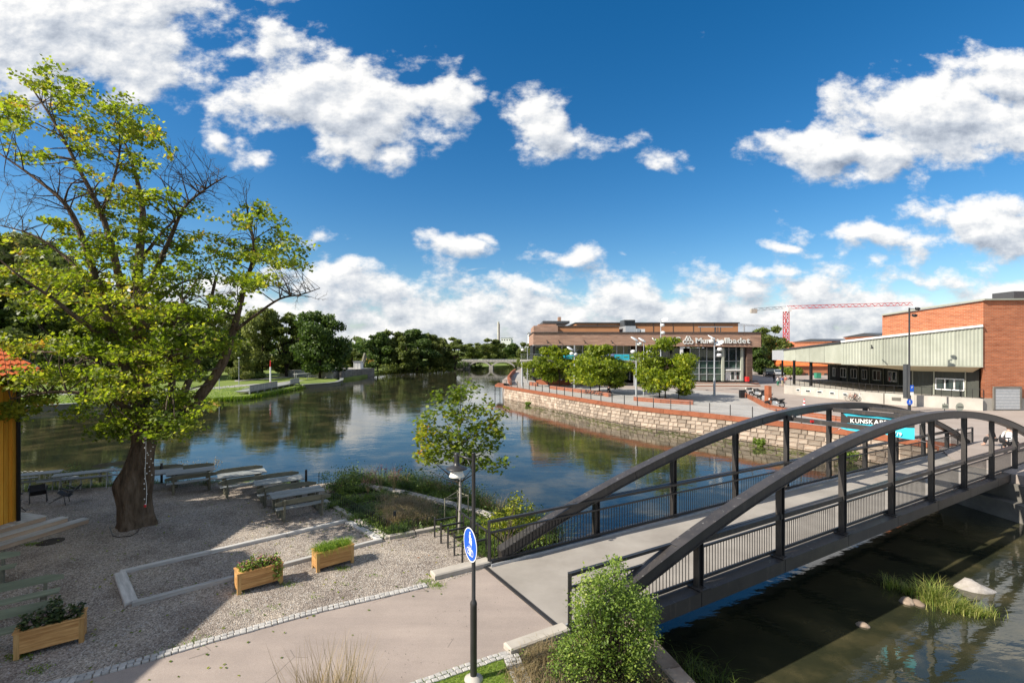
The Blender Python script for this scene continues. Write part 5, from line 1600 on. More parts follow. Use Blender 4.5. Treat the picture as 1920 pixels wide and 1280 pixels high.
# ------------------------------------------------------------------ planting bed, grasses, reeds
def in_poly(p, poly):
    x, y = p; c = False; n = len(poly); j = n - 1
    for i in range(n):
        xi, yi = poly[i][0], poly[i][1]; xj, yj = poly[j][0], poly[j][1]
        if (yi > y) != (yj > y) and x < (xj - xi) * (y - yi) / (yj - yi) + xi: c = not c
        j = i
    return c
def pts_in(poly, n):
    xs = [p[0] for p in poly]; ys = [p[1] for p in poly]; out = []
    while len(out) < n:
        x, y = r_.uniform(min(xs), max(xs)), r_.uniform(min(ys), max(ys))
        if in_poly((x, y), poly): out.append((x, y))
    return np.array(out)
def plant_stuff(name, polyz, n, z, h, mat, kind='blade', w=.012, lean=.3, droop=.4, clumpr=0, nclump=0, label=None):
    pts = pts_in(polyz, nclump or n)
    if nclump:
        pts = pts[rng.integers(0, nclump, n)] + rng.normal(0, clumpr, (n, 2))
    pos = np.concatenate([pts, np.full((len(pts), 1), z)], 1)
    if kind == 'blade':
        v, f = blades(pos, lean, h, w, droop)
    else:
        pos[:, 2] += np.abs(rng.normal(0, h * .6, n)); v, f = scatter(*LEAF2, pos, rand_rot(n, .4), rng.uniform(w * .6, w * 1.2, n))
    return link(name, npmesh(name, v, f, M[mat]), kind='stuff')
tag(plant_stuff('bed_ground_cover', bed_poly, 24000, .0, .12, 'bed_green', 'leaf', .085, clumpr=.22, nclump=160), 'dark green ground cover of the planting bed', 'ground cover')
tag(plant_stuff('bed_grass_tufts', bed_poly, 8500, 0, .42, 'bed_green', w=.010, lean=.35, droop=.6, clumpr=.10, nclump=70), 'green grass tufts of the planting bed', 'grass')
dry_poly = [P(690, 935).xy, P(790, 948).xy, P(830, 960).xy, P(815, 985).xy, P(735, 985).xy]
tag(plant_stuff('bed_dry_grass', [(p.x, p.y) for p in dry_poly], 3800, 0, .62, 'dry_grass', w=.007, lean=.22, droop=.5, clumpr=.14, nclump=32), 'tall pale dry grasses in the middle of the planting bed', 'grass')
shore_poly = [P(640, 912).xy, P(740, 914).xy, P(860, 938).xy, P(960, 975).xy, P(1030, 1002).xy, P(1045, 992).xy, P(960, 962).xy, P(870, 925).xy, P(790, 904).xy, P(700, 896).xy, P(640, 900).xy]
shore_poly = [(p[0], p[1]) for p in shore_poly]
tag(plant_stuff('shore_reeds', shore_poly, 5200, -.35, .95, 'bed_green', w=.010, lean=.22, droop=.35, clumpr=.2, nclump=60), 'mixed reeds and tall herbs along the river edge of the bed', 'reeds')
tag(plant_stuff('shore_dry_stalks', shore_poly, 1500, -.2, .95, 'dry_grass', w=.007, lean=.18, droop=.2, clumpr=.12, nclump=40), 'brown seed stalks along the river edge of the bed', 'stalks')
tag(plant_stuff('shore_leaves', shore_poly, 5200, -.1, .6, 'bed_green', 'leaf', .09, clumpr=.22, nclump=50), 'leafy herbs along the river edge of the bed', 'herbs')
for X, Y, lab in ((715, 893, 'pink seed heads standing left among the shore plants'), (738, 895, 'pink flower spikes in the middle of the shore plants'), (850, 905, 'faded pink flowers right behind the lamp shade'), (690, 905, 'pale pink roses at the left end of the shore plants')):
    p = P(X, 925); o = thing('flowering_plant', lab, 'plant', tuple(p), group='pink flowering plants on the shore')
    b = MB(); heads = []
    for i in range(9):
        e = Q(X + r_.uniform(-14, 14), Y - 8 + r_.uniform(-12, 10), p.y + r_.uniform(-.3, .3)); b.tube([p, p.lerp(e, .5) + Vector((0, 0, .1)), e], .006, 4, caps=False)
        heads.append(rng.normal(size=(14, 3)) * (.035, .035, .07) + np.array(e[:]))
    b.build('stems', M['dry_grass'], o, kind='stuff'); h_ = np.concatenate(heads)
    v, f = scatter(*LEAF, h_, rand_rot(len(h_), .2), .05); link('flowers', npmesh('flowers', v - np.array(p[:]), f, M['pink']), o, kind='stuff')
# left shore plants below the fence
ls = [P(0, 925).xy, P(240, 912).xy, P(560, 908).xy, P(560, 902).xy, P(240, 903).xy, P(0, 914).xy]
tag(plant_stuff('shore_grass', [(p[0], p[1] + .15) for p in ls], 5200, -.15, .36, 'bed_green', w=.012, lean=.35, droop=.6, clumpr=.2, nclump=90), 'grass along the bank behind the picnic tables', 'grass')
# lawn patch
lp_ = [(p[0], p[1]) for p in lawn_poly]
tag(plant_stuff('lawn_grass', lp_, 15000, .005, .055, 'grass', w=.005, lean=.5, droop=.5), 'short bright grass of the small lawn at the lamp post', 'grass')
# border at the lower right and tall pale grass at the bottom edge
bp2 = [(p[0], p[1]) for p in bed_r]
tag(plant_stuff('border_grass', bp2, 5200, 0, .34, 'dry_grass', w=.006, lean=.35, droop=.6, clumpr=.12, nclump=60), 'dry tan grasses between the kerb and the canal wall', 'grass')
tag(plant_stuff('border_leaves', bp2, 3600, .0, .12, 'bed_green', 'leaf', .05, clumpr=.15, nclump=50), 'low weeds under the dry grasses', 'weeds')
tall = [(-3.6, 6.3), (-2.0, 6.4), (-2.2, 6.9), (-3.4, 6.85)]
g0 = P(600, 1330)
for i, (X, lab) in enumerate(((575, 'pale tall grass plumes at the bottom edge, left tuft'), (622, 'pale tall grass plumes at the bottom edge, right tuft'))):
    p = Q(X, 1345, 6.6); p.z = 0.2; p = Vector((p.x, 6.9, 0.25))
    n = 240; pos = np.stack([rng.normal(p.x, .17, n), rng.normal(p.y, .10, n), np.full(n, .05)], 1)
    v, f = blades(pos, .16, 1.62, .009, .12)
    o = thing('plume_grass', lab, 'grass', (p.x, p.y, 0), group='pale plume grasses at the bottom edge')
    link('blades', npmesh('blades', v - np.array((p.x, p.y, 0)), f, M['dry_grass']), o, kind='stuff')
# weeds scattered in the gravel
wp = []
for X, Y, n in ((375, 1200, 30), (455, 1148, 10), (820, 1098, 60), (800, 1090, 40), (70, 1255, 30), (35, 1230, 60), (60, 1020, 60), (540, 1095, 30), (640, 1065, 50), (455, 1110, 14), (590, 1120, 6), (700, 1080, 6), (300, 1225, 14), (345, 1210, 14), (650, 1095, 5), (510, 1140, 8)):
    p = P(X, Y); wp.append(np.stack([rng.normal(p.x, .12, n * 3), rng.normal(p.y, .08, n * 3), np.full(n * 3, 0.0)], 1))
wp = np.concatenate(wp); v, f = blades(wp, .6, .07, .007, .6); tag(link('weeds', npmesh('weeds', v, f, M['grass']), kind='stuff'), 'small green weeds growing in the gravel and cobble joints', 'weeds')
# loose stones and fallen leaves on the gravel
n = 9000; xs = pts_in([(-14, 8), (-4.5, 8.6), (-.6, 12.8), (-2, 14), (-6, 19), (-17, 19)], n)
st_t = ([(-.5, -.4, 0), (.5, -.45, 0), (.45, .5, 0), (-.4, .4, 0), (0, 0, .55)], [(0, 1, 4), (1, 2, 4), (2, 3, 4), (3, 0, 4)])
rz_ = rng.uniform(0, 6.283, n); rot = np.zeros((n, 3, 3)); rot[:, 0, 0] = np.cos(rz_); rot[:, 0, 1] = -np.sin(rz_); rot[:, 1, 0] = np.sin(rz_); rot[:, 1, 1] = np.cos(rz_); rot[:, 2, 2] = 1
keep = [i for i in range(n) if not in_poly(xs[i], path_poly)]
v, f = scatter(st_t[0], st_t[1], np.concatenate([xs, np.zeros((n, 1))], 1)[keep], rot[keep], rng.uniform(.012, .032, len(keep)))
tag(link('loose_gravel', npmesh('loose_gravel', v, f, M['cobble']), kind='stuff'), 'loose pale stones on the gravel', 'gravel')
n = 420; xs = pts_in([(-14, 8), (-4.5, 8.6), (-.6, 12.8), (-2, 14), (-6, 19), (-17, 19)], n)
v, f = scatter(*LEAF2, np.concatenate([xs, np.full((n, 1), .015)], 1), rand_rot(n, 3), rng.uniform(.05, .09, n))
tag(link('fallen_leaves', npmesh('fallen_leaves', v, f, M['sapling_leaf']), kind='stuff'), 'scattered fallen leaves on the gravel', 'leaves')
n = 110; xs = pts_in([(-4.5, 8.2), (-.6, 12.2), (1.0, 9.9), (-2, 7.0)], n)
v, f = scatter(*LEAF2, np.concatenate([xs, np.full((n, 1), .012)], 1), rand_rot(n, 3), rng.uniform(.012, .028, n))
tag(link('path_litter', npmesh('path_litter', v, f, M['twig']), kind='stuff'), 'small dry leaves and bits on the asphalt path', 'leaves')

# ------------------------------------------------------------------ canal wall, reeds and rock at the lower right
cw = thing('canal_wall', 'low rough stone wall along the canal at the lower right, below the bush', 'wall', (2.9, 8.5, 0))
wl = [Vector((2.15, 12.2, 0)), Vector((2.80, 9.9, 0)), Vector((3.25, 8.2, 0)), Vector((4.3, 4.5, 0))]
for a_, c_ in zip(wl[:-1], wl[1:]):
    d = c_ - a_; L = d.length; m = max(1, int(L / .62)); u = d / L; nn = Vector((u.y, -u.x, 0))
    for lev in range(5):
        for i in range(m + (lev % 2)):
            f0, f1 = (i - (lev % 2) * .5) / m, (i + 1 - (lev % 2) * .5) / m
            f0, f1 = max(0, f0), min(1, f1)
            p = a_ + d * (f0 + f1) / 2; LL = L * (f1 - f0) - .02
            q = rbox('stone', M['stone_block'], (LL, .42 + r_.uniform(-.03, .03), .50), cw, .035)
            q.location = p + nn * .02 + Vector((0, 0, .0 - .25 + .03 - lev * .515 + r_.uniform(-.01, .01))) - cw.location; q.rotation_euler = (r_.uniform(-.02, .02), 0, math.atan2(u.y, u.x) + r_.uniform(-.02, .02))
def tuft(label, X, Y, n, spread, h, mat='reed', z=WZ, w=.010, droop=.35, lean=.25):
    p = P(X, Y, z); pos = np.stack([rng.normal(p.x, spread[0], n), rng.normal(p.y, spread[1], n), np.full(n, z - .05)], 1)
    v, f = blades(pos, lean, h, w, droop)
    o = thing('reed_tuft', label, 'reeds', tuple(p), group='reed tufts growing in the canal')
    link('blades', npmesh('blades', v - np.array(p[:]), f, M[mat]), o, kind='stuff'); return o
tuft('dark reed tuft at the left end of the clump in the canal', 1672, 1100, 120, (.16, .12), .62, 'reed')
tuft('small reed tuft second from the left in the canal clump', 1704, 1112, 110, (.10, .10), .55)
tuft('tallest bright reed tuft in the middle of the canal clump', 1752, 1130, 340, (.20, .14), 1.00)
tuft('dense yellow green reeds in front of the tall tuft', 1790, 1142, 520, (.30, .16), .55)
tuft('short yellow reeds at the right end in front of the rock', 1835, 1152, 420, (.28, .12), .38)
tuft('dark spiky reeds below the canal wall at the bottom', 1300, 1262, 70, (.22, .2), .85, 'bed_green', WZ, .010, .5, .45)
tuft('sparse reeds at the foot of the canal wall by the bottom edge', 1345, 1290, 60, (.2, .2), .85, 'bed_green', WZ, .010, .5, .4)
import bmesh
def boulder(name, label, c, size, seed, rz=0.0, point=0.0, mat='rock', group=None):
    bm = bmesh.new(); bmesh.ops.create_icosphere(bm, subdivisions=3, radius=1); rr = random.Random(seed); ph = [rr.uniform(0, 6) for _ in range(6)]
    for v in bm.verts:
        p = v.co.copy(); k = 1 + .10 * math.sin(3 * p.x + ph[0]) * math.cos(2.5 * p.y + ph[1]) + .07 * math.sin(6 * p.z + 4 * p.x + ph[2]) + .04 * math.sin(11 * p.y + ph[3])
        k = round(k * 14) / 14 * .5 + k * .5
        q = p * k; q.z *= 1 - point * max(0, q.x) * .8; q.y *= 1 - point * max(0, q.x) * .55
        if point and q.x < 0: q.z *= 1 + .45 * (1 - abs(q.x + .4))
        v.co = Vector((q.x * size[0], q.y * size[1], q.z * size[2]))
    me = bpy.data.meshes.new(name); bm.to_mesh(me); bm.free(); me.materials.append(M[mat]); me.polygons.foreach_set('use_smooth', [True] * len(me.polygons))
    o = link(name, me, loc=c); o.rotation_euler = (0, 0, rz); return tag(o, label, 'rock', group)
boulder('rock', 'pale pointed rock rising from the water beside the reeds', P(1832, 1106, WZ - .03), (.62, .34, .27), 5, -.25, .9)
for i, (X, Y, s_, lab) in enumerate(((1262, 1300, .34, 'wet boulder at the foot of the canal wall at the bottom edge'), (1700, 1128, .20, 'small brown stone between the reed tufts'), (1722, 1132, .16, 'smaller brown stone right of the other one between the reeds'), (1618, 1172, .14, 'lone small stone in the dark water left of the reeds'))):
    p = P(X, Y, WZ); boulder('rock', lab, p, (s_ * 1.3, s_, s_ * .7), 30 + i, i, 0, 'rock' if i == 0 else 'stone_block')
# ------------------------------------------------------------------ quay wall of stone blocks with a rusty steel cap
quay = thing('quay_wall', 'curved quay wall of pale granite blocks with a rusty steel cap', 'quay wall', (qline[8][0], qline[8][1], 0))
line = qline[0:] + [ab[0]]
blocks = []
cum = [0]
for a_, c_ in zip(line[:-1], line[1:]): cum.append(cum[-1] + math.hypot(c_[0] - a_[0], c_[1] - a_[1]))
def at_len(s, ln=None, cm=None):
    ln = ln or line; cm = cm or cum
    s = max(0, min(cm[-1] - 1e-4, s))
    for i in range(len(ln) - 1):
        if s <= cm[i + 1]:
            t = (s - cm[i]) / (cm[i + 1] - cm[i]); a_, c_ = ln[i], ln[i + 1]
            return Vector((a_[0] + (c_[0] - a_[0]) * t, a_[1] + (c_[1] - a_[1]) * t, 0)), math.atan2(c_[1] - a_[1], c_[0] - a_[0])
r3 = random.Random(11)
zc = PZ - .42; courses = [.42, .36, .44, .38, .42]
for ci, ch in enumerate(courses):
    s = r3.uniform(0, .5)
    while s < cum[-1]:
        w = r3.uniform(.45, 1.05); p, a = at_len(s + w / 2)
        hh = ch if r3.random() > .12 else ch * .96
        nrm = Vector((math.sin(a), -math.cos(a), 0))
        blocks.append((p - nrm * .12 + nrm * r3.uniform(-.03, .035) + Vector((0, 0, zc - ch / 2)), a, w - .03, hh - .03)); s += w
    zc -= ch
blocks.sort(key=lambda t: t[0].length)
blk = [stone_mesh('stone', M['stone_block'], 1, .40, 1, 20 + i, .03, .03) for i in range(5)]
def block_mesh(seed):
    rr = random.Random(seed); b = MB(); j = lambda k: rr.uniform(-k, k)
    vs = []
    for y, k in ((.2, 0), (-.14, 0), (-.20, .05)):
        for i, l in ((-1, -1), (1, -1), (1, 1), (-1, 1)): vs.append((i * (.5 - k) + j(.012), y + j(.012), l * (.5 - k * 1.5) + j(.015)))
    b.add(vs, [(0, 1, 5, 4), (1, 2, 6, 5), (2, 3, 7, 6), (3, 0, 4, 7), (4, 5, 9, 8), (5, 6, 10, 9), (6, 7, 11, 10), (7, 4, 8, 11), (8, 9, 10, 11)]); return b
bms = [block_mesh(i) for i in range(6)]; bmm = [q.mesh('stone', M['stone_block']) for q in bms]
for p, a, w, h in blocks[:300]:
    q = link('stone', random.choice(bmm), quay, loc=p - quay.location); q.rotation_euler = (r3.uniform(-.02, .02), 0, a); q.scale = (w, 1, h)
b = MB()
for p, a, w, h in blocks[300:]:
    m = random.choice(bms); ca, sa = math.cos(a), math.sin(a)
    b.add([(p.x + v[0] * w * ca - v[1] * sa, p.y + v[0] * w * sa + v[1] * ca, p.z + v[2] * h) for v in m.v], m.f)
b.build('far_stones', M['stone_block'], quay, kind='stuff')
b = MB(); b.sweep([(p[0], p[1], PZ - 1.45) for p in offset_line(line, .22)], .30, 2.2); b.build('backing', M['stone_joint'], quay)
capl = [Vector((p[0], p[1], PZ - .17)) for p in line]
for i in range(len(capl) - 1):
    a_, c_ = capl[i], capl[i + 1]; d = (c_ - a_).normalized()
    b = MB(); b.sweep([a_ + d * .008, c_ - d * .008], .30, .46); b.build('steel_cap', M['corten'], quay)
# quay railing
rail = thing('quay_railing', 'black post and cable railing along the curved quay', 'railing', (qline[6][0], qline[6][1], PZ))
il = offset_line(qline, .45); cm2 = [0]
for a_, c_ in zip(il[:-1], il[1:]): cm2.append(cm2[-1] + math.hypot(c_[0] - a_[0], c_[1] - a_[1]))
npst = int(cm2[-1] / 2.0); rp_ = []
pm = MB().box((0, 0, .52), (.05, .09, 1.04)).mesh('post', M['black_steel'])
for i in range(npst + 1):
    p, a = at_len(i * cm2[-1] / npst, il, cm2); q = link('post', pm, rail, loc=Vector((p.x, p.y, PZ)) - rail.location); q.rotation_euler = (0, 0, a); rp_.append(Vector((p.x, p.y, PZ)))
for z in (.30, .55, .80, 1.02):
    b = MB(); b.tube([p + Vector((0, 0, z)) for p in rp_], .008 if z < 1 else .014, 5, caps=False, smooth=False); b.build('cable', M['grey_steel'], rail)
# promenade paving
strip = [P(958, 699, PZ), P(990, 699, PZ), P(1004, 716, PZ), P(1150, 728, PZ), P(1290, 730, PZ), P(1393, 739, PZ), P(1440, 765, PZ), P(1560, 786, PZ), P(1700, 806, PZ), P(1760, 822, PZ)]
front = offset_line(qline[1:], .2)
sheet('promenade_paving', [(p.x, p.y) for p in strip] + front[::-1], PZ + .006, M['plaza_grey'])
# steps up to the bath house
st_ = thing('plaza_steps', 'low broad steps with dark edges in front of the glass entrance', 'steps', tuple(P(1360, 722, PZ)))
for i, (Ya, Yb) in enumerate(((723.5, 721), (721, 718.5), (718.5, 716))):
    z0 = PZ + .15 * (i + 1)
    a_, c_ = P(1290, Ya, PZ), P(1425, Ya + .3, PZ)
    b = MB(); b.box(((a_.x + c_.x) / 2, a_.y + 4 - i * .0, z0 - .08), (c_.x - a_.x, 9 - i * .9, .16)); b.build('step', M['plaza'] if i % 2 else M['concrete_pale'], st_)
    b = MB(); b.box(((a_.x + c_.x) / 2, a_.y - .5 + i * .45 - .02, z0 - .06), (c_.x - a_.x, .05, .14)); b.build('step_edge', M['corten'], st_)
for i in range(9):
    p = P(1340 + i * 8, 720, PZ); b = MB(); b.bar(p, p + Vector((0, 0, .95)), .05); b.build('rail_post', M['black_steel'], st_)

# corten benches and walls of the plaza
def cwall(label, px, h, th=.35, cat='bench wall', z=PZ):
    pts = [P(x, y, z) for x, y in px]
    o = thing('corten_wall', label, cat, tuple(pts[0]))
    for i, (a_, c_) in enumerate(zip(pts[:-1], pts[1:])):
        d = (c_ - a_).normalized(); b = MB(); b.sweep([a_ + d * .01 + Vector((0, 0, h / 2)), c_ - d * .01 + Vector((0, 0, h / 2))], th, h); b.build('panel', M['corten'], o)
    return o
cwall('long low rusty steel bench in front of the middle plaza trees', [(1032, 728.5), (1060, 732), (1090, 736), (1120, 739), (1143, 744)], .5)
cwall('low rusty steel bench at the left end of the promenade', [(994, 722), (1008, 724)], .6)
cwall('low rusty steel bench in front of the big plaza tree', [(1189, 751), (1240, 755), (1300, 758.5)], .5)
cwall('rusty steel kerb wall beside the parked motorcycles', [(1393, 741), (1415, 752), (1440, 766), (1470, 773), (1520, 781), (1570, 790), (1650, 800)], .45)
cwall('rusty steel parapet along the promenade near the far bridge', [(957, 722), (953, 714), (960, 703), (966, 698)], .95)
cwall('dark rusty steel terrace edge under the left plaza trees', [(1008, 720), (1068, 721.5)], .75, 2.0)
o = thing('steel_panel', 'upright rusty steel panel between the parked motorcycles', 'panel', tuple(P(1440, 757, PZ))); b = MB(); b.box(P(1440, 757, PZ) + Vector((0, 0, 1.05)), (.35, .9, 2.1)); b.build('panel', M['corten'], o)
b = MB(); p = P(1391, 746, PZ); b.box(p + Vector((0, 0, .5)), (.55, .5, 1.0)); b.box(p + Vector((0, 0, 1.02)), (.62, .57, .04)); tag(b.build('litter_bin', M['black']), 'black litter bin at the left end of the rusty kerb wall', 'bin')
# pier balcony over the water
o = thing('pier_platform', 'small rusty steel platform over the water at the far end of the quay', 'platform', tuple(P(942, 722, PZ)))
a_ = P(928, 721, PZ); c_ = P(957, 723.5, PZ)
b = MB(); b.prism([(a_.x, a_.y), (c_.x, c_.y), (c_.x + .5, c_.y + 5), (a_.x + .4, a_.y + 5)], PZ - .35, PZ); b.build('platform', M['corten'], o)
for t in (0, .33, .66, 1):
    p = a_.lerp(c_, t); b = MB(); b.bar(p + Vector((0, .1, 0)), p + Vector((0, .1, 1.0)), .05); b.build('post', M['black_steel'], o)
    b = MB(); b.bar(p + Vector((0, .5, -2.3)), p + Vector((0, .5, -.35)), .12); b.build('pile', M['black_steel'], o)
b = MB(); b.bar(a_ + Vector((0, .1, 1.0)), c_ + Vector((0, .1, 1.0)), .05); b.build('rail', M['black_steel'], o)

# ------------------------------------------------------------------ bath house
FD = 86.0
def F(X, Y, d=FD): return Q(X, Y, d)
bath = thing('bath_house', 'brown brick public bath with a broad brick fascia, glass entrance and balcony', 'building', (24, 95, PZ))
def xz(X0, Y0, X1, Y1, d0, d1, name, mat, ref=None, tl=None):
    """box between photo columns and rows at depth d0, running back to d1"""
    ref = ref or d0; a_, c_ = Q(X0, Y0, ref), Q(X1, Y1, ref)
    b = MB(); b.box(((a_.x + c_.x) / 2, (d0 + d1) / 2, (a_.z + c_.z) / 2), (c_.x - a_.x, abs(d1 - d0), abs(a_.z - c_.z))); return b.build(name, M[mat], bath)
# fascia: sloping lower edge
a_, b2, c_, d_ = F(1000, 623.5), F(1427, 624.5), F(1427, 650.5), F(1000, 646)
b = MB(); zt = a_.z
vs = [(a_.x, FD, zt), (b2.x, FD, zt), (b2.x, FD, c_.z), (a_.x, FD, d_.z)]; vs += [(x, FD + 22, z) for x, _, z in vs]
b.add(vs, [(3, 2, 1, 0), (4, 5, 6, 7), (0, 1, 5, 4), (1, 2, 6, 5), (2, 3, 7, 6), (3, 0, 4, 7)]); b.build('fascia', M['brick_far'], bath)
b = MB(); b.box(((a_.x + b2.x) / 2, FD + 11, zt + .06), (b2.x - a_.x + .3, 22.4, .12)); b.build('parapet_cap', M['roof_dark'], bath)
xz(1080, 606, 1384, 623, 97, 118, 'upper_storey', 'orange_panel', 97)
xz(1078, 604.3, 1386, 606, 96.7, 118.3, 'roof_edge', 'roof_dark', 97)
for X in (1120, 1170, 1225, 1262, 1300, 1340):
    a2 = Q(X, 606, 96.9); b = MB(); b.box((a2.x, 96.96, (a2.z + 9.2) / 2), (.06, .08, a2.z - 9.2)); b.build('cladding_joint', M['roof_dark'], bath)
xz(1046, 611.5, 1161, 623, 92, 96.9, 'middle_storey', 'orange_panel', 92)
xz(1044, 610.3, 1162, 611.5, 91.8, 97, 'roof_edge', 'roof_dark', 92)
xz(1000.6, 610.5, 1046, 623.3, 90, 104, 'left_storey', 'brick_far', 90)
xz(1011, 606, 1046, 610.5, 93, 100, 'left_storey', 'brick_far', 90)
xz(1018, 601.5, 1068, 606, 98, 110, 'plant_screen', 'roof_dark', 98)
xz(1047, 594, 1052, 602, 100, 102, 'chimney', 'brick_far', 100)
xz(1170, 599.5, 1191, 611.5, 93, 96.5, 'air_unit', 'roof_dark', 93)
xz(1173, 611, 1192, 623, 90, 96, 'air_unit', 'grey_steel', 90)
for i in range(8):
    xz(1172 + i * 2.4, 601, 1173 + i * 2.4, 610.5, 92.9, 93, 'louvre', 'black', 93)
xz(1192.5, 616, 1199, 623, 89.5, 91, 'roof_box', 'grey_steel', 90)
xz(1201, 617, 1208, 623, 89.5, 91, 'roof_box', 'white_paint', 90)
xz(1310, 612, 1374, 613.6, 90, 90.3, 'roof_pipe', 'grey_steel', 90)
for X in (1313, 1342, 1346, 1351): xz(X, 613.6, X + 1, 623, 90, 90.2, 'pipe_leg', 'roof_dark', 90)
# right side wall and back volume
xz(1404, 650, 1414, 714.5, FD + .6, FD + 20, 'side_wall', 'brick_dark_shaded', FD)  # shade on this wall is put into the brick colour
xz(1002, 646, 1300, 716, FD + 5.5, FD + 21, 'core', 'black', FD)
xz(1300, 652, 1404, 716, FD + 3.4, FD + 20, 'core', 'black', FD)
# upper left glazing with mullions, balcony
g0_, g1_ = 1004, 1190; cols = 14
for i in range(cols):
    Xa, Xb = g0_ + (g1_ - g0_) * i / cols, g0_ + (g1_ - g0_) * (i + 1) / cols
    xz(Xa + .8, 648, Xb - .8, 674, FD + 3.2, FD + 3.3, 'pane', 'glass', FD)
    xz(Xb - .8, 647, Xb + .8, 675, FD + 3.05, FD + 3.3, 'mullion', 'grey_steel', FD)
xz(1000, 646, 1300, 647.8, FD + .5, FD + 3.4, 'frame_rail', 'grey_steel', FD)
xz(1196, 648, 1206, 716, FD + 1, FD + 4, 'pier', 'brick_dark_shaded', FD)
xz(1222, 652, 1296, 672, FD + 3.2, FD + 3.3, 'pane', 'glass', FD)
xz(1276, 650, 1282, 664, FD + .3, FD + .35, 'wall_sign', 'white_paint', FD)
bal0 = Q(976, 675, 82).x; bal1 = Q(1198, 675, 82).x; bz = Q(0, 676.5, 82).z
b = MB(); b.box(((bal0 + bal1) / 2, 84.2, bz), (bal1 - bal0, 5.4, .28)); b.build('balcony', M['concrete_pale'], bath)
bz += .14
for i in range(19):
    x = bal0 + .1 + (bal1 - bal0 - .2) * i / 18; b = MB(); b.box((x, 81.6, bz + .52), (.05, .05, 1.04)); b.build('balcony_post', M['grey_steel'], bath)
for z in (.35, .7, 1.04):
    b = MB(); b.box(((bal0 + bal1) / 2, 81.6, bz + z), (bal1 - bal0, .03, .03)); b.build('balcony_rail', M['grey_steel'], bath)
for X in (979, 1075, 1190):
    p = Q(X, 0, 82.5); b = MB(); b.lathe((p.x, 82.6, PZ), [(.16, 0), (.16, bz - PZ - .3)], 10); b.build('balcony_column', M['grey_steel'], bath)
# banners on the balcony railing
ban = thing('balcony_banner', 'turquoise banners with green and yellow marks on the bath house balcony', 'banner', (Q(1170, 0, 81).x, 81.5, bz))
for Xa, Xb, mt in ((1044, 1060, 'turquoise'), (1062, 1078, 'turquoise'), (1140, 1151, 'cloth_blue'), (1152, 1166, 'turquoise'), (1166.8, 1180, 'turquoise'), (1181, 1192, 'cloth_green')):
    a_, c_ = Q(Xa, 0, 81.5), Q(Xb, 0, 81.5); b = MB(); b.box(((a_.x + c_.x) / 2, 81.52, bz + .50), (c_.x - a_.x, .03, .98)); b.build('panel', M[mt], ban)
    b = MB(); b.box(((a_.x + c_.x) / 2, 81.50, bz + .55), ((c_.x - a_.x) * .6, .012, .14)); b.build('print', M['grass'] if mt == 'turquoise' else M['white_paint'], ban)
# ground floor of the left part
for i in range(11):
    Xa = 1008 + i * 17
    if 1020 < Xa < 1032: continue
    xz(Xa, 681, Xa + 15, 714, FD + 5.3, FD + 5.42, 'pane', 'glass_green', FD)
    xz(Xa + 15, 680, Xa + 17, 716, FD + 5.1, FD + 5.42, 'mullion', 'grey_steel', FD)
xz(1017, 700, 1025, 716, FD + 3, FD + 5, 'pier', 'brick_dark_shaded', FD)
xz(1150, 679, 1200, 698, FD + 4.0, FD + 5.0, 'wall_panel', 'brick_far', FD)
xz(1208, 679, 1296, 700, FD + 4.6, FD + 5.0, 'wall_panel', 'brick_far', FD)
# entrance glazing: panes and mullions
gx = [1300, 1317, 1331.5, 1345.5, 1359.5, 1373.5, 1387.5, 1402.5]; gy = [652, 677, 690, 702, 714.5]
for i in range(len(gx) - 1):
    for j in range(len(gy) - 1):
        if gx[i] > 1358 and gx[i] < 1390 and j >= 3: continue
        xz(gx[i] + .5, gy[j] + .4, gx[i + 1] - .5, gy[j + 1] - .4, FD + 1.60, FD + 1.70, 'pane', 'glass_green' if j else 'glass', FD)
for X in gx: xz(X - .5, 651.5, X + .5, 714.5, FD + 1.45, FD + 1.7, 'mullion', 'grey_steel', FD)
for Y in gy[1:4]: xz(1300, Y - .4, 1402, Y + .4, FD + 1.5, FD + 1.7, 'transom', 'grey_steel', FD)
for X in (1358, 1394): xz(X, 652, X + 4.2, 714.5, FD + .9, FD + 1.3, 'column', 'bar_metal', FD)
xz(1366, 692.5, 1397, 695, FD + 1.0, FD + 1.7, 'door_canopy', 'white_paint', FD)
for X in (1367, 1376, 1386):
    o = xz(X, 696, X + 8.6, 714.4, FD + 1.42, FD + 1.5, 'door', 'white_paint', FD)
    if X > 1370:
        a_, c_ = Q(X + 1.4, 697.5, FD), Q(X + 7.2, 712, FD); b = MB(); b.box(((a_.x + c_.x) / 2, FD + 1.41, (a_.z + c_.z) / 2), (c_.x - a_.x, .03, abs(a_.z - c_.z))); b.build('pane', M['glass'], o)
xz(1398, 706, 1403, 714.8, FD - .4, FD + .3, 'notice_box', 'red', FD)
# wall spotlights
for X in (1025, 1047, 1094.5, 1145):
    p = F(X, 638); b = MB(); b.bar(p + Vector((0, 0, 0)), p + Vector((.15, -.9, -.35)), .09); b.lathe(p + Vector((.15, -.9, -.45)), [(0, .15), (.12, .1), (.16, -.1), (0, -.1)], 8); b.build('spotlight', M['black'], bath)


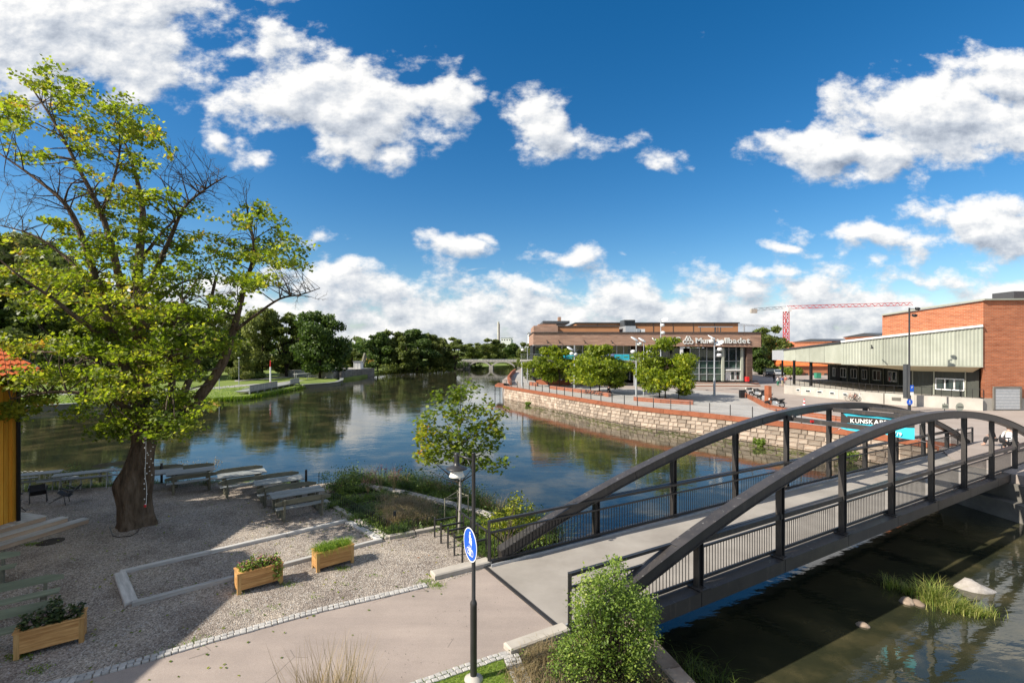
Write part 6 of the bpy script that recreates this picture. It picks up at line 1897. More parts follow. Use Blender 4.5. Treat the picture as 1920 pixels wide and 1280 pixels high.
def text_obj(txt, mat, parent, origin, ux, uz, height, thick, bold=.0, name='letter', spacing=1.0, fit=None):
    """each character becomes a mesh letter; ux: reading direction, uz: up"""
    ux = Vector(ux).normalized(); uz = Vector(uz).normalized(); nn = ux.cross(uz)
    x = 0.0; glyphs = []
    for ch in txt:
        if ch == ' ': x += .35; continue
        cu = bpy.data.curves.new('letter', 'FONT'); cu.body = ch; cu.size = 1.0; cu.extrude = .5; cu.offset = bold; cu.resolution_u = 3
        ob = bpy.data.objects.new('tmp', cu); COL.objects.link(ob)
        bpy.context.view_layer.update()
        me = bpy.data.meshes.new_from_object(ob.evaluated_get(bpy.context.evaluated_depsgraph_get()))
        COL.objects.unlink(ob); bpy.data.objects.remove(ob)
        v = np.empty(len(me.vertices) * 3); me.vertices.foreach_get('co', v); v = v.reshape(-1, 3)
        x0, x1 = v[:, 0].min(), v[:, 0].max(); v[:, 0] -= x0
        glyphs.append((me, v, x)); x += (x1 - x0) + .075 * spacing
    tot = x - .075 * spacing; sc = height / .72; sx = sc if fit is None else fit / tot
    base = Vector(WL.get(parent.name, tuple(parent.location)))
    for me, v, x in glyphs:
        o0 = Vector(origin) + ux * (x * sx)
        vv = np.outer(v[:, 0] * sx, ux[:]) + np.outer(v[:, 1] * sc, uz[:]) + np.outer(v[:, 2] * thick, nn[:])
        me.vertices.foreach_set('co', vv.ravel()); me.materials.clear(); me.materials.append(mat); me.update()
        o = link(name, me, parent, loc=o0 - base)
p0 = F(1304.5, 643.2, FD - .15); wid = F(1406, 0).x - F(1304.5, 0).x
text_obj('Munktellbadet', M['letters'], bath, p0, (1, 0, 0), (0, 0, 1), .98, .14, .022, fit=wid)
# emblem: a crowned M over three rings, and two waves
def fshape(polys, name, mat, d=FD - .16, th=.14):
    b = MB()
    for poly in polys:
        pts = [F(x, y, d) for x, y in poly]; n = len(pts)
        b.add([(p.x, d + h, p.z) for h in (0, th) for p in pts], [tuple(range(n)), tuple(range(2 * n - 1, n - 1, -1))] + [(i, n + i, n + (i + 1) % n, (i + 1) % n) for i in range(n)])
    return b.build(name, M[mat], bath)
def ring2(cx, cy, r, w, n=16):
    return [[(cx + k * math.cos(t), cy - k * math.sin(t)) for k, t in ((r, 2 * math.pi * i / n), (r + w, 2 * math.pi * i / n), (r + w, 2 * math.pi * (i + 1) / n), (r, 2 * math.pi * (i + 1) / n))] for i in range(n)]
fshape(ring2(1284.5, 641, 2.4, 1.5) + ring2(1290.5, 641, 2.4, 1.5) + ring2(1296.5, 641, 2.4, 1.5) + [[(1284, 637), (1288, 629.5), (1289.8, 629.5), (1286, 637)], [(1288.5, 637), (1289.6, 632), (1291, 632), (1292, 637)], [(1297, 637), (1293, 629.5), (1291.2, 629.5), (1295, 637)]], 'emblem', 'letters')
wv = []
for y0_ in (632.5, 637):
    for i in range(8):
        f_ = lambda t: y0_ + 1.3 * math.sin(t * .8)
        wv.append([(1261 + i * 1.9, f_(i)), (1261 + i * 1.9, f_(i) + 1.8), (1261 + (i + 1) * 1.9, f_(i + 1) + 1.8), (1261 + (i + 1) * 1.9, f_(i + 1))])
fshape(wv, 'wave_emblem', 'letters')

# ------------------------------------------------------------------ tall plaza lamps with mirror dishes
def mast(label, X, Yb, Yt, dishes, r=.11):
    p = P(X, Yb, PZ); D = p.y; H = CZ - (Yt - HZ) * D / FPX - PZ
    o = thing('mirror_lamp', label, 'lamp mast', tuple(p), group='steel lamp masts with white mirror dishes')
    b = MB(); b.lathe(p, [(r * 1.25, 0), (r * 1.2, H * .3), (r * .8, H * .32), (r * .6, H)], 10); b.build('pole', M['grey_steel'], o)
    for dx, Y, kind in dishes:
        c = Q(X + dx, Y, D); root = Vector((p.x, p.y, c.z - .2))
        b = MB(); b.bar(root, c, .06); b.build('arm', M['grey_steel'], o)
        b = MB()
        if kind == 'd':
            ax = Matrix.Rotation(R(28 if dx < 0 else -28), 3, 'Y') @ Matrix.Rotation(R(20), 3, 'X'); b.lathe(c, [(0, .04), (.35, .03), (.56, .0), (.58, -.03), (.35, -.01), (0, 0)], 16, axis=ax)
        else:
            b.lathe(c, [(0, -.22), (.24, -.18), (.33, .0), (.28, .2), (.1, .26), (0, .26)], 12)
        b.build('mirror_dish' if kind == 'd' else 'spot_head', M['white_paint'], o)
    return o
mast('lamp mast with white dishes standing in front of the left plaza trees', 1077, 730, 647, [(-8, 653, 'd'), (2, 664.5, 's'), (-5, 663, 's')])
mast('lamp mast with pale dish just left of the big plaza tree', 1193, 745, 636, [(-3, 635, 'd'), (-6, 659.5, 's'), (6, 645, 's')])
mast('thinner lamp mast partly behind the left side of the big plaza tree', 1207, 742, 636, [(-3, 637, 'd'), (10, 660, 's')], .08)
mast('tallest lamp mast rising out of the big plaza tree', 1239, 735, 598, [(7, 599, 'd'), (3, 610, 's'), (4, 624, 's'), (-10, 637, 'd')])
mast('lamp mast with dishes alone in front of the glass entrance', 1339.5, 742, 633, [(-5, 632, 'd'), (9, 642.5, 'd'), (-6, 640, 's'), (10, 655, 's'), (9, 666, 's')], .13)
mast('lamp mast at the far left end of the balcony', 989, 718, 650, [(-9, 656, 's')], .08)

# ------------------------------------------------------------------ far trees
def leaf_mesh(name, lobes, n, size, mat, tmpl=CLUMP3, shell=.5, nz=.55):
    """foliage on the outside of many lobes (x, y, z, r, squash)"""
    L = np.array(lobes); w = L[:, 3] ** 2; idx = rng.choice(len(L), n, p=w / w.sum())
    d = rng.normal(size=(n, 3)); d /= np.linalg.norm(d, axis=1)[:, None]
    rad = L[idx, 3] * (1 - shell * rng.random(n) ** 1.6)
    sc = np.stack([np.ones(n), np.ones(n), L[idx, 4]], 1)
    pos = L[idx, :3] + d * rad[:, None] * sc
    z = d + rng.normal(size=(n, 3)) * nz; z /= np.linalg.norm(z, axis=1)[:, None]
    a = rng.normal(size=(n, 3)); x = np.cross(a, z); x /= np.linalg.norm(x, axis=1)[:, None]; y = np.cross(z, x)
    v, f = scatter(tmpl[0], tmpl[1], pos, np.stack([x, y, z], 2), size * rng.uniform(.6, 1.2, n))
    return npmesh(name, v, f, M[mat])


def make_proto(seed, mat, H=1.0, rx=.36, z0=.18, n=5000, nl=26, size=.04, shape='round', trunk=.025):
    """unit tree (height 1): trunk mesh and crown mesh"""
    rr = random.Random(seed); lobes = []
    for i in range(nl):
        t = rr.random() ** .85; z = z0 + (1 - z0 - .05) * t
        if shape == 'round': prof = math.sqrt(max(.05, 1 - ((t - .45) / .62) ** 2))
        elif shape == 'willow': prof = math.sqrt(max(.05, 1 - ((t - .35) / .75) ** 2))
        elif shape == 'column': prof = .5 + .5 * math.sin(math.pi * min(1, t * 1.05)) 
        elif shape == 'flat': prof = .35 + .75 * math.sin(math.pi * min(1, t + .12))
        else: prof = 1 - t * .75
        a = rr.uniform(0, 6.283); q = rr.random() ** .55 * rx * prof
        lobes.append((q * math.cos(a), q * math.sin(a), z, rr.uniform(.22, .42) * rx * (1.1 - .3 * t), rr.uniform(.55, .85) if shape != 'flat' else rr.uniform(.3, .5)))
    if shape == 'round': lobes.append((0, 0, .55, rx * .62, 1.15))
    crown = leaf_mesh('crown', lobes, n, size, mat)
    b = MB(); b.tube(curve([(0, 0, -.02), (0.004, 0, z0 * .6), (-.006, .004, z0 * 1.4), (0, 0, .7)], 3), [trunk * (1 - .085 * k) for k in range(10)], 7)
    for lb in lobes[:min(12, nl)]:
        s = Vector((0, 0, z0 + rr.uniform(0, .3) * (lb[2] - z0))); e = Vector(lb[:3]); b.tube([s, s.lerp(e, .5) + Vector((0, 0, -.01)), e], [trunk * .42, trunk * .25, trunk * .08], 4, caps=False)
    return b.mesh('trunk', M['bark_dark']), crown
PR = {'oak': make_proto(1, 'oak_leaf', rx=.42, z0=.14, n=11000, nl=42, size=.034), 'oak2': make_proto(2, 'oak_leaf', rx=.34, z0=.10, n=7000, nl=32, size=.040),
      'mid': make_proto(3, 'mid_leaf', rx=.36, z0=.10, n=6500, nl=30, size=.040), 'mid2': make_proto(4, 'mid_leaf', rx=.30, z0=.08, n=6500, nl=30, size=.040, shape='column'),
      'willow': make_proto(5, 'willow_leaf', rx=.40, z0=.12, n=9000, nl=34, size=.034, shape='willow'), 'slim': make_proto(6, 'mid_leaf', rx=.22, z0=.08, n=4500, nl=24, size=.036, shape='column'),
      'plaza': make_proto(7, 'plaza_leaf', rx=.54, z0=.24, n=3300, nl=34, size=.046, shape='flat', trunk=.014), 'plaza2': make_proto(8, 'plaza_leaf', rx=.50, z0=.20, n=2500, nl=24, size=.048, shape='flat', trunk=.014)}
def tree(name, label, X, Yb, Yt, kind, z=LZ, wide=1.0, d=None, rz=None, group=None, cat='tree'):
    p = P(X, Yb, z) if d is None else Vector(((X - 960) * d / FPX, d, z))
    H = CZ - (Yt - HZ) * p.y / FPX - z
    o = thing(name, label, cat, tuple(p), rz if rz is not None else r_.uniform(0, 6.28), group)
    t, c = PR[kind]; kx = 1 + .16 * math.sin(X * 1.7 + Yt)
    for nm, me in (('trunk', t), ('crown', c)):
        q = link(nm, me, o); q.scale = (H * wide * kx, H * wide / kx, H)
    return o
GP = 'park trees on the left bank'
for X, Yb, Yt, k, w, lab in (
    (600, 709, 586, 'oak', 1.0, 'broad dark green oak on the bank at the bend of the river, rightmost park tree'),
    (537, 706, 583, 'slim', 1.25, 'narrow green tree just left of the broad oak'),
    (492, 707, 581, 'willow', .85, 'pale green tree left of the narrow tree, behind the red and white pole'),
    (560, 703, 600, 'mid2', .9, 'dim tree filling the gap behind the broad oak'),
    (449, 713, 640, 'willow', .8, 'small pale willow in front of the taller park trees'),
    (430, 702, 588, 'mid', 1.0, 'dark tree behind the small pale willow'),
    (372, 706, 590, 'oak2', 1.1, 'dark park tree seen right of the maple trunk'),
    (322, 712, 575, 'mid', 1.0, 'park tree half hidden behind the middle of the maple crown'),
    (268, 710, 560, 'oak2', 1.1, 'dark park tree directly behind the maple'),
    (205, 714, 555, 'mid', 1.1, 'park tree left of the maple limbs'),
    (150, 711, 530, 'oak2', 1.15, 'tall dark park tree third from the left edge'),
    (92, 716, 470, 'mid', .85, 'tall loose park tree second from the left edge'),
    (25, 714, 440, 'willow', .8, 'pale feathery tall tree at the left edge of the photo'),
    (-60, 716, 420, 'oak2', .9, 'dark tall tree just past the left edge'),
    (-170, 716, 470, 'mid', 1.0, 'park tree far out past the left edge')):
    tree('park_tree', lab, X, Yb, Yt, k, LZ, w, group=GP)
for X, Yt, d, k, w, lab in (
    (672, 631, 210, 'mid', 1.2, 'small round tree beside the red roofed house'),
    (660, 650, 165, 'slim', 1.6, 'low bushy tree behind the white kiosk'),
    (708, 622, 172, 'oak2', 1.15, 'dark riverside tree, first right of the red roof'),
    (738, 620, 176, 'mid', 1.1, 'riverside tree second from the red roof'),
    (782, 617, 180, 'oak2', 1.2, 'tallest dark tree in the middle of the riverside row'),
    (762, 628, 172, 'mid2', 1.2, 'mid green riverside tree left of the tallest one'),
    (806, 626, 186, 'mid', 1.0, 'riverside tree right of the tallest one'),
    (828, 634, 188, 'willow', .7, 'light slim birch in the riverside row'),
    (853, 631, 186, 'slim', 1.5, 'narrow dark tree at the left end of the far bridge'),
    (840, 642, 196, 'mid2', 1.2, 'low tree filling in beside the narrow dark tree')):
    tree('riverside_tree', lab, X, 0, Yt, k, -1.6, w, d=d, group='trees along the far river bend')
for X, Yt, d, k, w, lab in (
    (886, 643, 262, 'mid', 1.6, 'low rounded tree behind the left part of the far bridge'),
    (922, 635, 270, 'mid', 1.5, 'broad tree behind the middle of the far bridge'),
    (958, 643, 268, 'oak2', 1.5, 'darker tree behind the right part of the far bridge'),
    (990, 642, 150, 'mid', 1.1, 'green tree at the left corner of the bath house'),
    (905, 646, 290, 'willow', 1.8, 'pale tree peeking between those behind the far bridge'),
    (940, 647, 300, 'mid2', 2.0, 'dim tree mass at the end of the far bridge'),
    (1030, 648, 300, 'mid', 2.2, 'distant tree behind the bath house')):
    tree('distant_tree', lab, X, 0, Yt, k, -1.0, w, d=d, group='trees behind the far bridge')
for X, Yt, d, k, w, lab in (
    (1440, 612, 128, 'mid', 1.0, 'tall green tree right of the bath house'),
    (1424, 640, 120, 'oak2', 1.1, 'darker lower tree at the bath house corner'),
    (1466, 640, 140, 'mid2', 1.4, 'leafy tree beside the red crane mast'),
    (1490, 662, 150, 'mid', 1.8, 'low tree seen under the canopy roof'),
    (1515, 668, 160, 'oak2', 1.6, 'small tree under the canopy, right of the others')):
    tree('street_tree', lab, X, 0, Yt, k, PZ, w, d=d, group='trees behind the plaza')
for X, Yb, Yt, k, w, lab in (
    (1247, 748, 631, 'plaza', 1.0, 'large yellow green plaza tree in front of the bath house sign'),
    (1237, 745, 668, 'plaza2', 1.3, 'lower plaza tree on the left side of the large one'),
    (1272, 750, 690, 'plaza2', 1.2, 'low plaza tree leaning out right of the large one'),
    (1107, 735, 655, 'plaza2', 1.0, 'plaza tree, left one of the middle group'),
    (1124, 739, 645, 'plaza', .95, 'tallest plaza tree of the middle group'),
    (1143, 738, 668, 'plaza2', 1.2, 'lower plaza tree, right one of the middle group'),
    (1029, 725, 650, 'plaza', .9, 'plaza tree, left one of the group at the balcony end'),
    (1049, 727, 646, 'plaza2', 1.0, 'plaza tree, right one of the group at the balcony end')):
    tree('plaza_tree', lab, X, Yb, Yt, k, PZ, w, group='yellow green trees on the plaza')
# a tree left of the terrace; its crown shades the tables
tree('terrace_tree', 'leafy tree beyond the left edge whose crown shades the terrace', 0, 0, 390, 'mid', 0, 1.1, d=17.5, group=None).location = (-27.5, 15.2, 0)

# hedges and bushes
def hedge(name, label, pts, w, h, mat='mid_leaf', z=PZ, n=2200, size=.30, cat='hedge'):
    pts = [Vector((p[0], p[1], z)) for p in pts]; lobes = []
    for a_, c_ in zip(pts[:-1], pts[1:]):
        k = max(2, int((c_ - a_).length / (w * .5)))
        for i in range(k):
            p = a_.lerp(c_, i / k); lobes.append((p.x + r_.uniform(-.2, .2) * w, p.y + r_.uniform(-.2, .2) * w, z + h * .5, max(w, h) * .55, h / max(w, h)))
    b0 = pts[0]; lobes = [(x - b0.x, y - b0.y, z_ - b0.z, r, s) for x, y, z_, r, s in lobes]
    return tag(link(name, leaf_mesh(name, lobes, n, size, mat), loc=b0), label, cat)
hedge('hedge', 'clipped green hedge by the street behind the canopy posts', [P(1452, 702, PZ).xy, P(1500, 703.5, PZ).xy], 2.2, 1.9, 'bush_leaf')
hedge('bush', 'dark bush beside the parked van', [P(1428, 702, PZ).xy, P(1437, 702, PZ).xy], 2.2, 2.2, 'oak_leaf', n=900)
hedge('bush', 'low riverside bushes under the tall trees', [(-44, 166), (-36, 183), (-26, 199)], 4, 3.2, 'mid_leaf', -2.2, 2600, .5)
hedge('bush', 'yellow green bushes above the stone wall by the kiosk', [(-62, 168), (-52, 172)], 4, 4.5, 'willow_leaf', -1.6, 1400, .5)
hedge('bush', 'undergrowth at the left foot of the far bridge', [(-26, 200), (-14, 212)], 4, 3, 'oak_leaf', -2.0, 1200, .5)
hedge('bush', 'undergrowth under the far bridge by the right bank', [(0, 226), (6, 235)], 5, 4, 'mid_leaf', -2.0, 900, .5)
hedge('bush', 'bushes behind the balcony end of the bath house', [P(996, 712, PZ).xy, P(1010, 714, PZ).xy], 3, 3.0, 'mid_leaf', n=1200)
for X, lab in ((165, 'dark bush on the park lawn seen left of the maple trunk'), (440, 'row of low dark bushes on the park lawn by the willow')):
    hedge('bush', lab, [P(X, 712, LZ).xy, P(X + 60, 709, LZ).xy], 2.5, 1.6, 'oak_leaf', LZ, 1400, .4)
# dark backdrop of woodland behind the park
wl_ = []
for i in range(70):
    t = i / 69; wl_.append((-230 + 170 * t, 150 + 40 * t + r_.uniform(-6, 6), 3 + r_.uniform(-1, 3), r_.uniform(5, 8), 1.0))
tag(link('far_wood', leaf_mesh('far_wood', wl_, 9000, 1.3, 'oak_leaf'), kind='stuff'), 'dark woodland edge behind the park', 'woodland')
wl_ = [(-40 + 260 * i / 60, 420 + r_.uniform(-10, 10), 1 + r_.uniform(-1, 2), r_.uniform(6, 9), .8) for i in range(61)]
tag(link('far_wood', leaf_mesh('far_wood', wl_, 5000, 2.0, 'mid_leaf'), kind='stuff'), 'low distant treeline along the horizon', 'woodland')

# shore reeds, lawn grass of the park
sh = []
for (a_, c_) in zip(lline[1:-1], lline[2:]):
    k = 420 if a_[0] > -78 else 260
    for _ in range(k): 
        t = r_.random(); sh.append((a_[0] + (c_[0] - a_[0]) * t + r_.gauss(0, .25), a_[1] + (c_[1] - a_[1]) * t - abs(r_.gauss(0, .5)), WZ))
sh = np.array(sh); v, f = blades(sh, .25, 1.1, .045, .4)
tag(link('shore_reeds', npmesh('shore_reeds', v, f, M['grass']), kind='stuff'), 'green reeds fringing the park bank', 'reeds')
pts = []
while len(pts) < 9000:
    X = r_.uniform(-60, 640); Y = r_.uniform(722, 772); p = P(X, Y, LZ)
    if in_poly((p.x, p.y), park_poly): pts.append((p.x, p.y, LZ))
v, f = blades(np.array(pts), .5, .28, .05, .5); tag(link('park_grass', npmesh('park_grass', v, f, M['grass']), kind='stuff'), 'mown grass tufts of the park lawn', 'grass')
# lily pads along the quay
lp3 = []
for _ in range(700):
    s = r_.uniform(12, cum[-1] - 10); p, a = at_len(s); q = p + Vector((math.sin(a), -math.cos(a), 0)) * (1.0 + abs(r_.gauss(0, 1.6))); lp3.append((q.x, q.y, WZ + .006))
lp3 = np.array(lp3); pad = [(math.cos(t) * .5, math.sin(t) * .5, 0) for t in np.linspace(.3, 6.0, 8)] ; pad = [(0, 0, 0)] + pad
rzz = rng.uniform(0, 6.283, len(lp3)); rot = np.zeros((len(lp3), 3, 3)); rot[:, 0, 0] = np.cos(rzz); rot[:, 0, 1] = -np.sin(rzz); rot[:, 1, 0] = np.sin(rzz); rot[:, 1, 1] = np.cos(rzz); rot[:, 2, 2] = 1
v, f = scatter(pad, [(0, i, i + 1) for i in range(1, 8)], lp3, rot, rng.uniform(.14, .34, len(lp3)))
tag(link('lily_pads', npmesh('lily_pads', v, f, M['mid_leaf']), kind='stuff'), 'lily pads floating along the quay wall', 'water lilies')
# tufts growing out of the quay
for X, Y, w, lab in ((1322, 800, .55, 'reeds and green bush at the foot of the quay left of the bridge'), (1344, 806, .6, 'bright green bush growing at the waterline of the quay'), (1421, 828, .5, 'round green bush at the waterline beside the far arch'), (1203, 771, .3, 'small weed hanging on the quay below the big plaza tree'), (990, 752, .4, 'weeds at the far end of the quay wall'), (1592, 858, .7, 'green bush at the quay foot seen through the bridge')):
    p = P(X, Y + 8, WZ); p.z = WZ + (.9 if 'hanging' in lab else 0.0)
    o = thing('wall_bush', lab, 'bush', tuple(p)); lob = [(r_.uniform(-w, w) * .7, r_.uniform(-.2, .2), w * .7 + r_.uniform(-.2, .2) * w, w * .6, .8) for _ in range(5)]
    link('leaves', leaf_mesh('leaves', lob, 420, .16, 'bush_leaf'), o, kind='stuff')

# ------------------------------------------------------------------ left bank structures
jet = thing('wooden_jetty', 'grey wooden jetty with boarded railings on the park bank', 'jetty', tuple(P(515, 740, WZ)))
zj = WZ + 1.15
j0, j1 = P(468, 733.5, zj), P(561, 716.5, zj); dj = (j1 - j0).normalized(); nj = Vector((-dj.y, dj.x, 0)); Lj = (j1 - j0).length
nb_ = 30
for i in range(nb_):
    b = MB(); b.box((0, 0, 0), (Lj / nb_ - .03, 2.6, .08)); q = b.build('board', M['old_wood'], jet, world=False); q.location = j0 + dj * (Lj * (i + .5) / nb_) + nj * 1.2 - jet.location; q.rotation_euler = (0, 0, math.atan2(dj.y, dj.x))
for (u0, u1) in ((0, .50), (.78, 1.0)):
    k = int((u1 - u0) * Lj / .22)
    for i in range(k):
        p = j0 + dj * (Lj * (u0 + (u1 - u0) * (i + .5) / k)); b = MB(); b.box((0, 0, 0), (.19, .05, .95)); q = b.build('rail_board', M['old_wood'], jet, world=False); q.location = p + Vector((0, 0, .50)) - jet.location; q.rotation_euler = (0, 0, math.atan2(dj.y, dj.x))
    a_ = j0 + dj * Lj * u0; c_ = j0 + dj * Lj * u1
    b = MB(); b.bar(a_ + Vector((0, 0, 1.0)), c_ + Vector((0, 0, 1.0)), .14, .06); b.build('rail', M['old_wood'], jet)
    b = MB(); b.bar(a_ + nj * 1.0 + Vector((0, 0, .45)), c_ + nj * 1.0 + Vector((0, 0, .45)), .45, .08); b.build('bench_seat', M['old_wood'], jet)
for i in range(9):
    p = j0 + dj * (Lj * i / 8); b = MB(); b.bar(p - Vector((0, 0, 1.6)), p, .2); b.build('pile', M['old_wood'], jet)
b = MB(); b.bar(j0 + nj * 1 - Vector((0, 0, .12)), j1 + nj * 1 - Vector((0, 0, .12)), 2.2, .16); b.build('beam', M['green_wood_dark'], jet)
mk = thing('marker_pole', 'tall marker pole, red at the top and white below, by the jetty', 'pole', tuple(P(507, 720, LZ)))
p = P(507, 720, LZ); hh = 45 * p.y / FPX
for z0, z1, mt in ((0, .10, 'red'), (.10, .72, 'white_paint'), (.72, .97, 'red')):
    b = MB(); b.lathe(p, [(.16 if z0 < .7 else .12, hh * z0), (.16 if z0 < .7 else .10, hh * z1)], 10); b.build('band', M[mt], mk)
b = MB(); b.lathe(p, [(.10, hh * .97), (0, hh)], 10); b.build('tip', M['red'], mk)
for X, Yb, Yt, lab in ((448, 722, 672, 'thin park lamp post beside the small pale willow'), (739 - 200, 705, 690, 'short white park post under the narrow tree'), (411, 731, 690, 'thin park lamp post right of the maple branch')):
    p = P(X, Yb, LZ); h = (Yb - Yt) * p.y / FPX; o = thing('park_lamp', lab, 'lamp post', tuple(p)); b = MB(); b.lathe(p, [(.07, 0), (.05, h)], 8); b.build('pole', M['grey_steel'], o); b = MB(); b.lathe(p + Vector((0, 0, h)), [(.05, 0), (.25, .08), (.22, .2), (0, .28)], 10); b.build('lamp_head', M['grey_steel'], o)
pt = thing('pergola', 'open wooden frame shelter on the lawn behind the jetty', 'shelter', tuple(P(565, 712, LZ)))
for X, Y in ((553, 713), (576, 711), (556, 709), (579, 708)):
    p = P(X, Y, LZ); b = MB(); b.bar(p, p + Vector((0, 0, 1.5)), .12); b.build('post', M['old_wood'], pt)
a_, c_ = P(552, 713, LZ), P(577, 711, LZ); b = MB(); b.bar(a_ + Vector((0, .6, 1.55)), c_ + Vector((0, .6, 1.55)), 1.6, .12); b.build('roof', M['old_wood'], pt)
# curved timber bulkhead at the bend
bk = thing('timber_bulkhead', 'curved dark timber bulkhead at the bend of the left bank', 'bulkhead', tuple(P(620, 722, WZ)))
pts = [P(x, y, WZ) for x, y in ((566, 728.5), (590, 726.5), (612, 725), (630, 722.5), (640, 718.5), (641, 714))]
b = MB(); b.sweep([p + Vector((0, 0, .35)) for p in pts], .5, .9); b.build('wall', M['green_wood_dark'], bk)
b = MB(); b.sweep([p + Vector((0, 0, .85)) for p in pts], .9, .10); b.build('cap', M['old_wood'], bk)
bk2 = thing('timber_bulkhead', 'dark timber retaining wall on the bank behind the maple trunk', 'bulkhead', tuple(P(260, 760, WZ)))
pts = [P(x, y, WZ) for x, y in ((30, 773), (188, 764), (260, 760.5), (338, 757.5))]
b = MB(); b.sweep([p + Vector((0, 0, .2)) for p in pts], .5, 1.15); b.build('wall', M['green_wood_dark'], bk2)
b = MB(); b.sweep([p + Vector((0, .1, .80)) for p in pts], .9, .08); b.build('cap', M['old_wood'], bk2)
# stone wall and kiosk upstream
sw = thing('stone_river_wall', 'grey stone river wall below the white kiosk', 'wall', (-44, 150, WZ))
w0 = [Vector((-45, 128, 0)), Vector((-44.0, 138, 0)), Vector((-41.5, 160, 0)), Vector((-44, 170, 0))]
w0 = [P(638, 714, WZ), P(646, 711.5, WZ), P(660, 708.5, WZ), P(700, 704.5, WZ)]
for i, (a_, c_) in enumerate(zip(w0[:-1], w0[1:])):
    a2, c2 = Vector((a_.x, a_.y, 0)), Vector((c_.x, c_.y, 0)); L = (c2 - a2).length; m = max(3, int(L / 1.8)); u = (c2 - a2) / L
    b = MB(); b.bar(a2 + Vector((0, .3, -1.2)), c2 + Vector((0, .3, -1.2)), .6, 2.5); b.build('backing', M['concrete_dark'], sw)
    for lev in range(3):
        for k in range(m):
            q = link('stone', random.choice(bmm), sw); pz = a2 + u * (L * (k + .5) / m); q.location = pz + Vector((0, 0, -.45 - lev * .75)) - sw.location; q.rotation_euler = (0, 0, math.atan2(u.y, u.x)); q.scale = (L / m * .97, 1, .72)
            q.data = q.data
kz = 0.0
kk = thing('white_kiosk', 'small white kiosk with a flat roof on the stone river wall', 'kiosk', (P(670, 693, -.1).x, 150, 0))
kd = 148.0; a_, c_ = Q(663, 690, kd), Q(676.5, 677, kd)
b = MB(); b.box(((a_.x + c_.x) / 2, kd + 1.2, .75), (c_.x - a_.x, 2.4, 2.9)); b.build('wall', M['white_paint'], kk)
b = MB(); b.box(((a_.x + c_.x) / 2, kd + 1.2, 2.26), (c_.x - a_.x + .4, 2.8, .14)); b.build('roof', M['grey_steel'], kk)
for i in range(5):
    x = a_.x + (c_.x - a_.x) * (i + .5) / 5; b = MB(); b.box((x, kd - .02, .75), (.08, .05, 2.8)); b.build('batten', M['grey_steel'], kk)
o = thing('river_terrace', 'paved terrace top of the stone river wall', 'terrace', (-50, 150, 0)); b = MB(); b.prism([(w0[0].x - 2, w0[0].y + .6), (w0[1].x, w0[1].y + .6), (w0[2].x, w0[2].y + .6), (w0[3].x, w0[3].y + .6), (w0[3].x - 12, w0[3].y + 8), (w0[0].x - 22, w0[0].y + 12)], -2.4, 0.02); b.build('slab', M['concrete_pale'], o)
sc_ = thing('leaning_sculpture', 'leaning brown timber sculpture behind the white kiosk', 'sculpture', (-44, 152, 0))
for dx in (0, .8, 1.6, 2.4):
    a_ = Q(677 + dx, 688, 152); c_ = Q(684 + dx, 662 + dx * 2, 154); b = MB(); b.bar(a_, c_, .5, .5); b.build('beam', M['green_wood_dark'], sc_)

# far concrete bridge
fb = thing('road_bridge', 'low pale concrete road bridge with shallow arches far up the river', 'bridge', (-8, 205, WZ))
bd = 205.0; xa, xb = Q(862, 676, bd).x, Q(1010, 676, bd).x; zt = Q(0, 675.5, bd).z
b = MB(); b.box(((xa + xb) / 2, bd + 4, zt - .3), (xb - xa, 8, .75)); b.build('deck', M['concrete_pale'], fb)
b = MB(); b.box(((xa + xb) / 2, bd - .1, zt + .55), (xb - xa, .12, .08)); b.build('rail', M['grey_steel'], fb)
for i in range(26):
    x = xa + (xb - xa) * (i + .5) / 26; b = MB(); b.box((x, bd - .1, zt + .3), (.1, .1, .5)); b.build('rail_post', M['grey_steel'], fb)
pc = Q(920.5, 0, bd).x
for x0, x1 in ((Q(878, 0, bd).x, pc), (pc, Q(965, 0, bd).x)):
    n = 12; vs = []
    for i in range(n + 1):
        t = i / n; x = x0 + (x1 - x0) * t; z = WZ + .7 + (zt - .75 - WZ - .7) * (1 - (2 * t - 1) ** 2) ** .8
        vs += [(x, bd, z), (x, bd, min(zt - .65, z + .7)), (x, bd + 8, z), (x, bd + 8, min(zt - .65, z + .7))]
    fs = []
    for i in range(n):
        a = i * 4; fs += [(a, a + 4, a + 5, a + 1), (a + 2, a + 3, a + 7, a + 6), (a, a + 2, a + 6, a + 4), (a + 1, a + 5, a + 7, a + 3)]
    b = MB(); b.add(vs, fs); b.build('arch', M['concrete_pale'], fb)
b = MB(); b.box((pc, bd + 4, WZ + .5), (1.6, 9, 2.2)); b.build('pier', M['concrete_pale'], fb)
for x in (Q(866, 0, bd).x, Q(985, 0, bd).x):
    b = MB(); b.box((x, bd + 4, WZ + 1.2), (7, 8.2, 3.0)); b.build('abutment', M['concrete_dark'], fb)

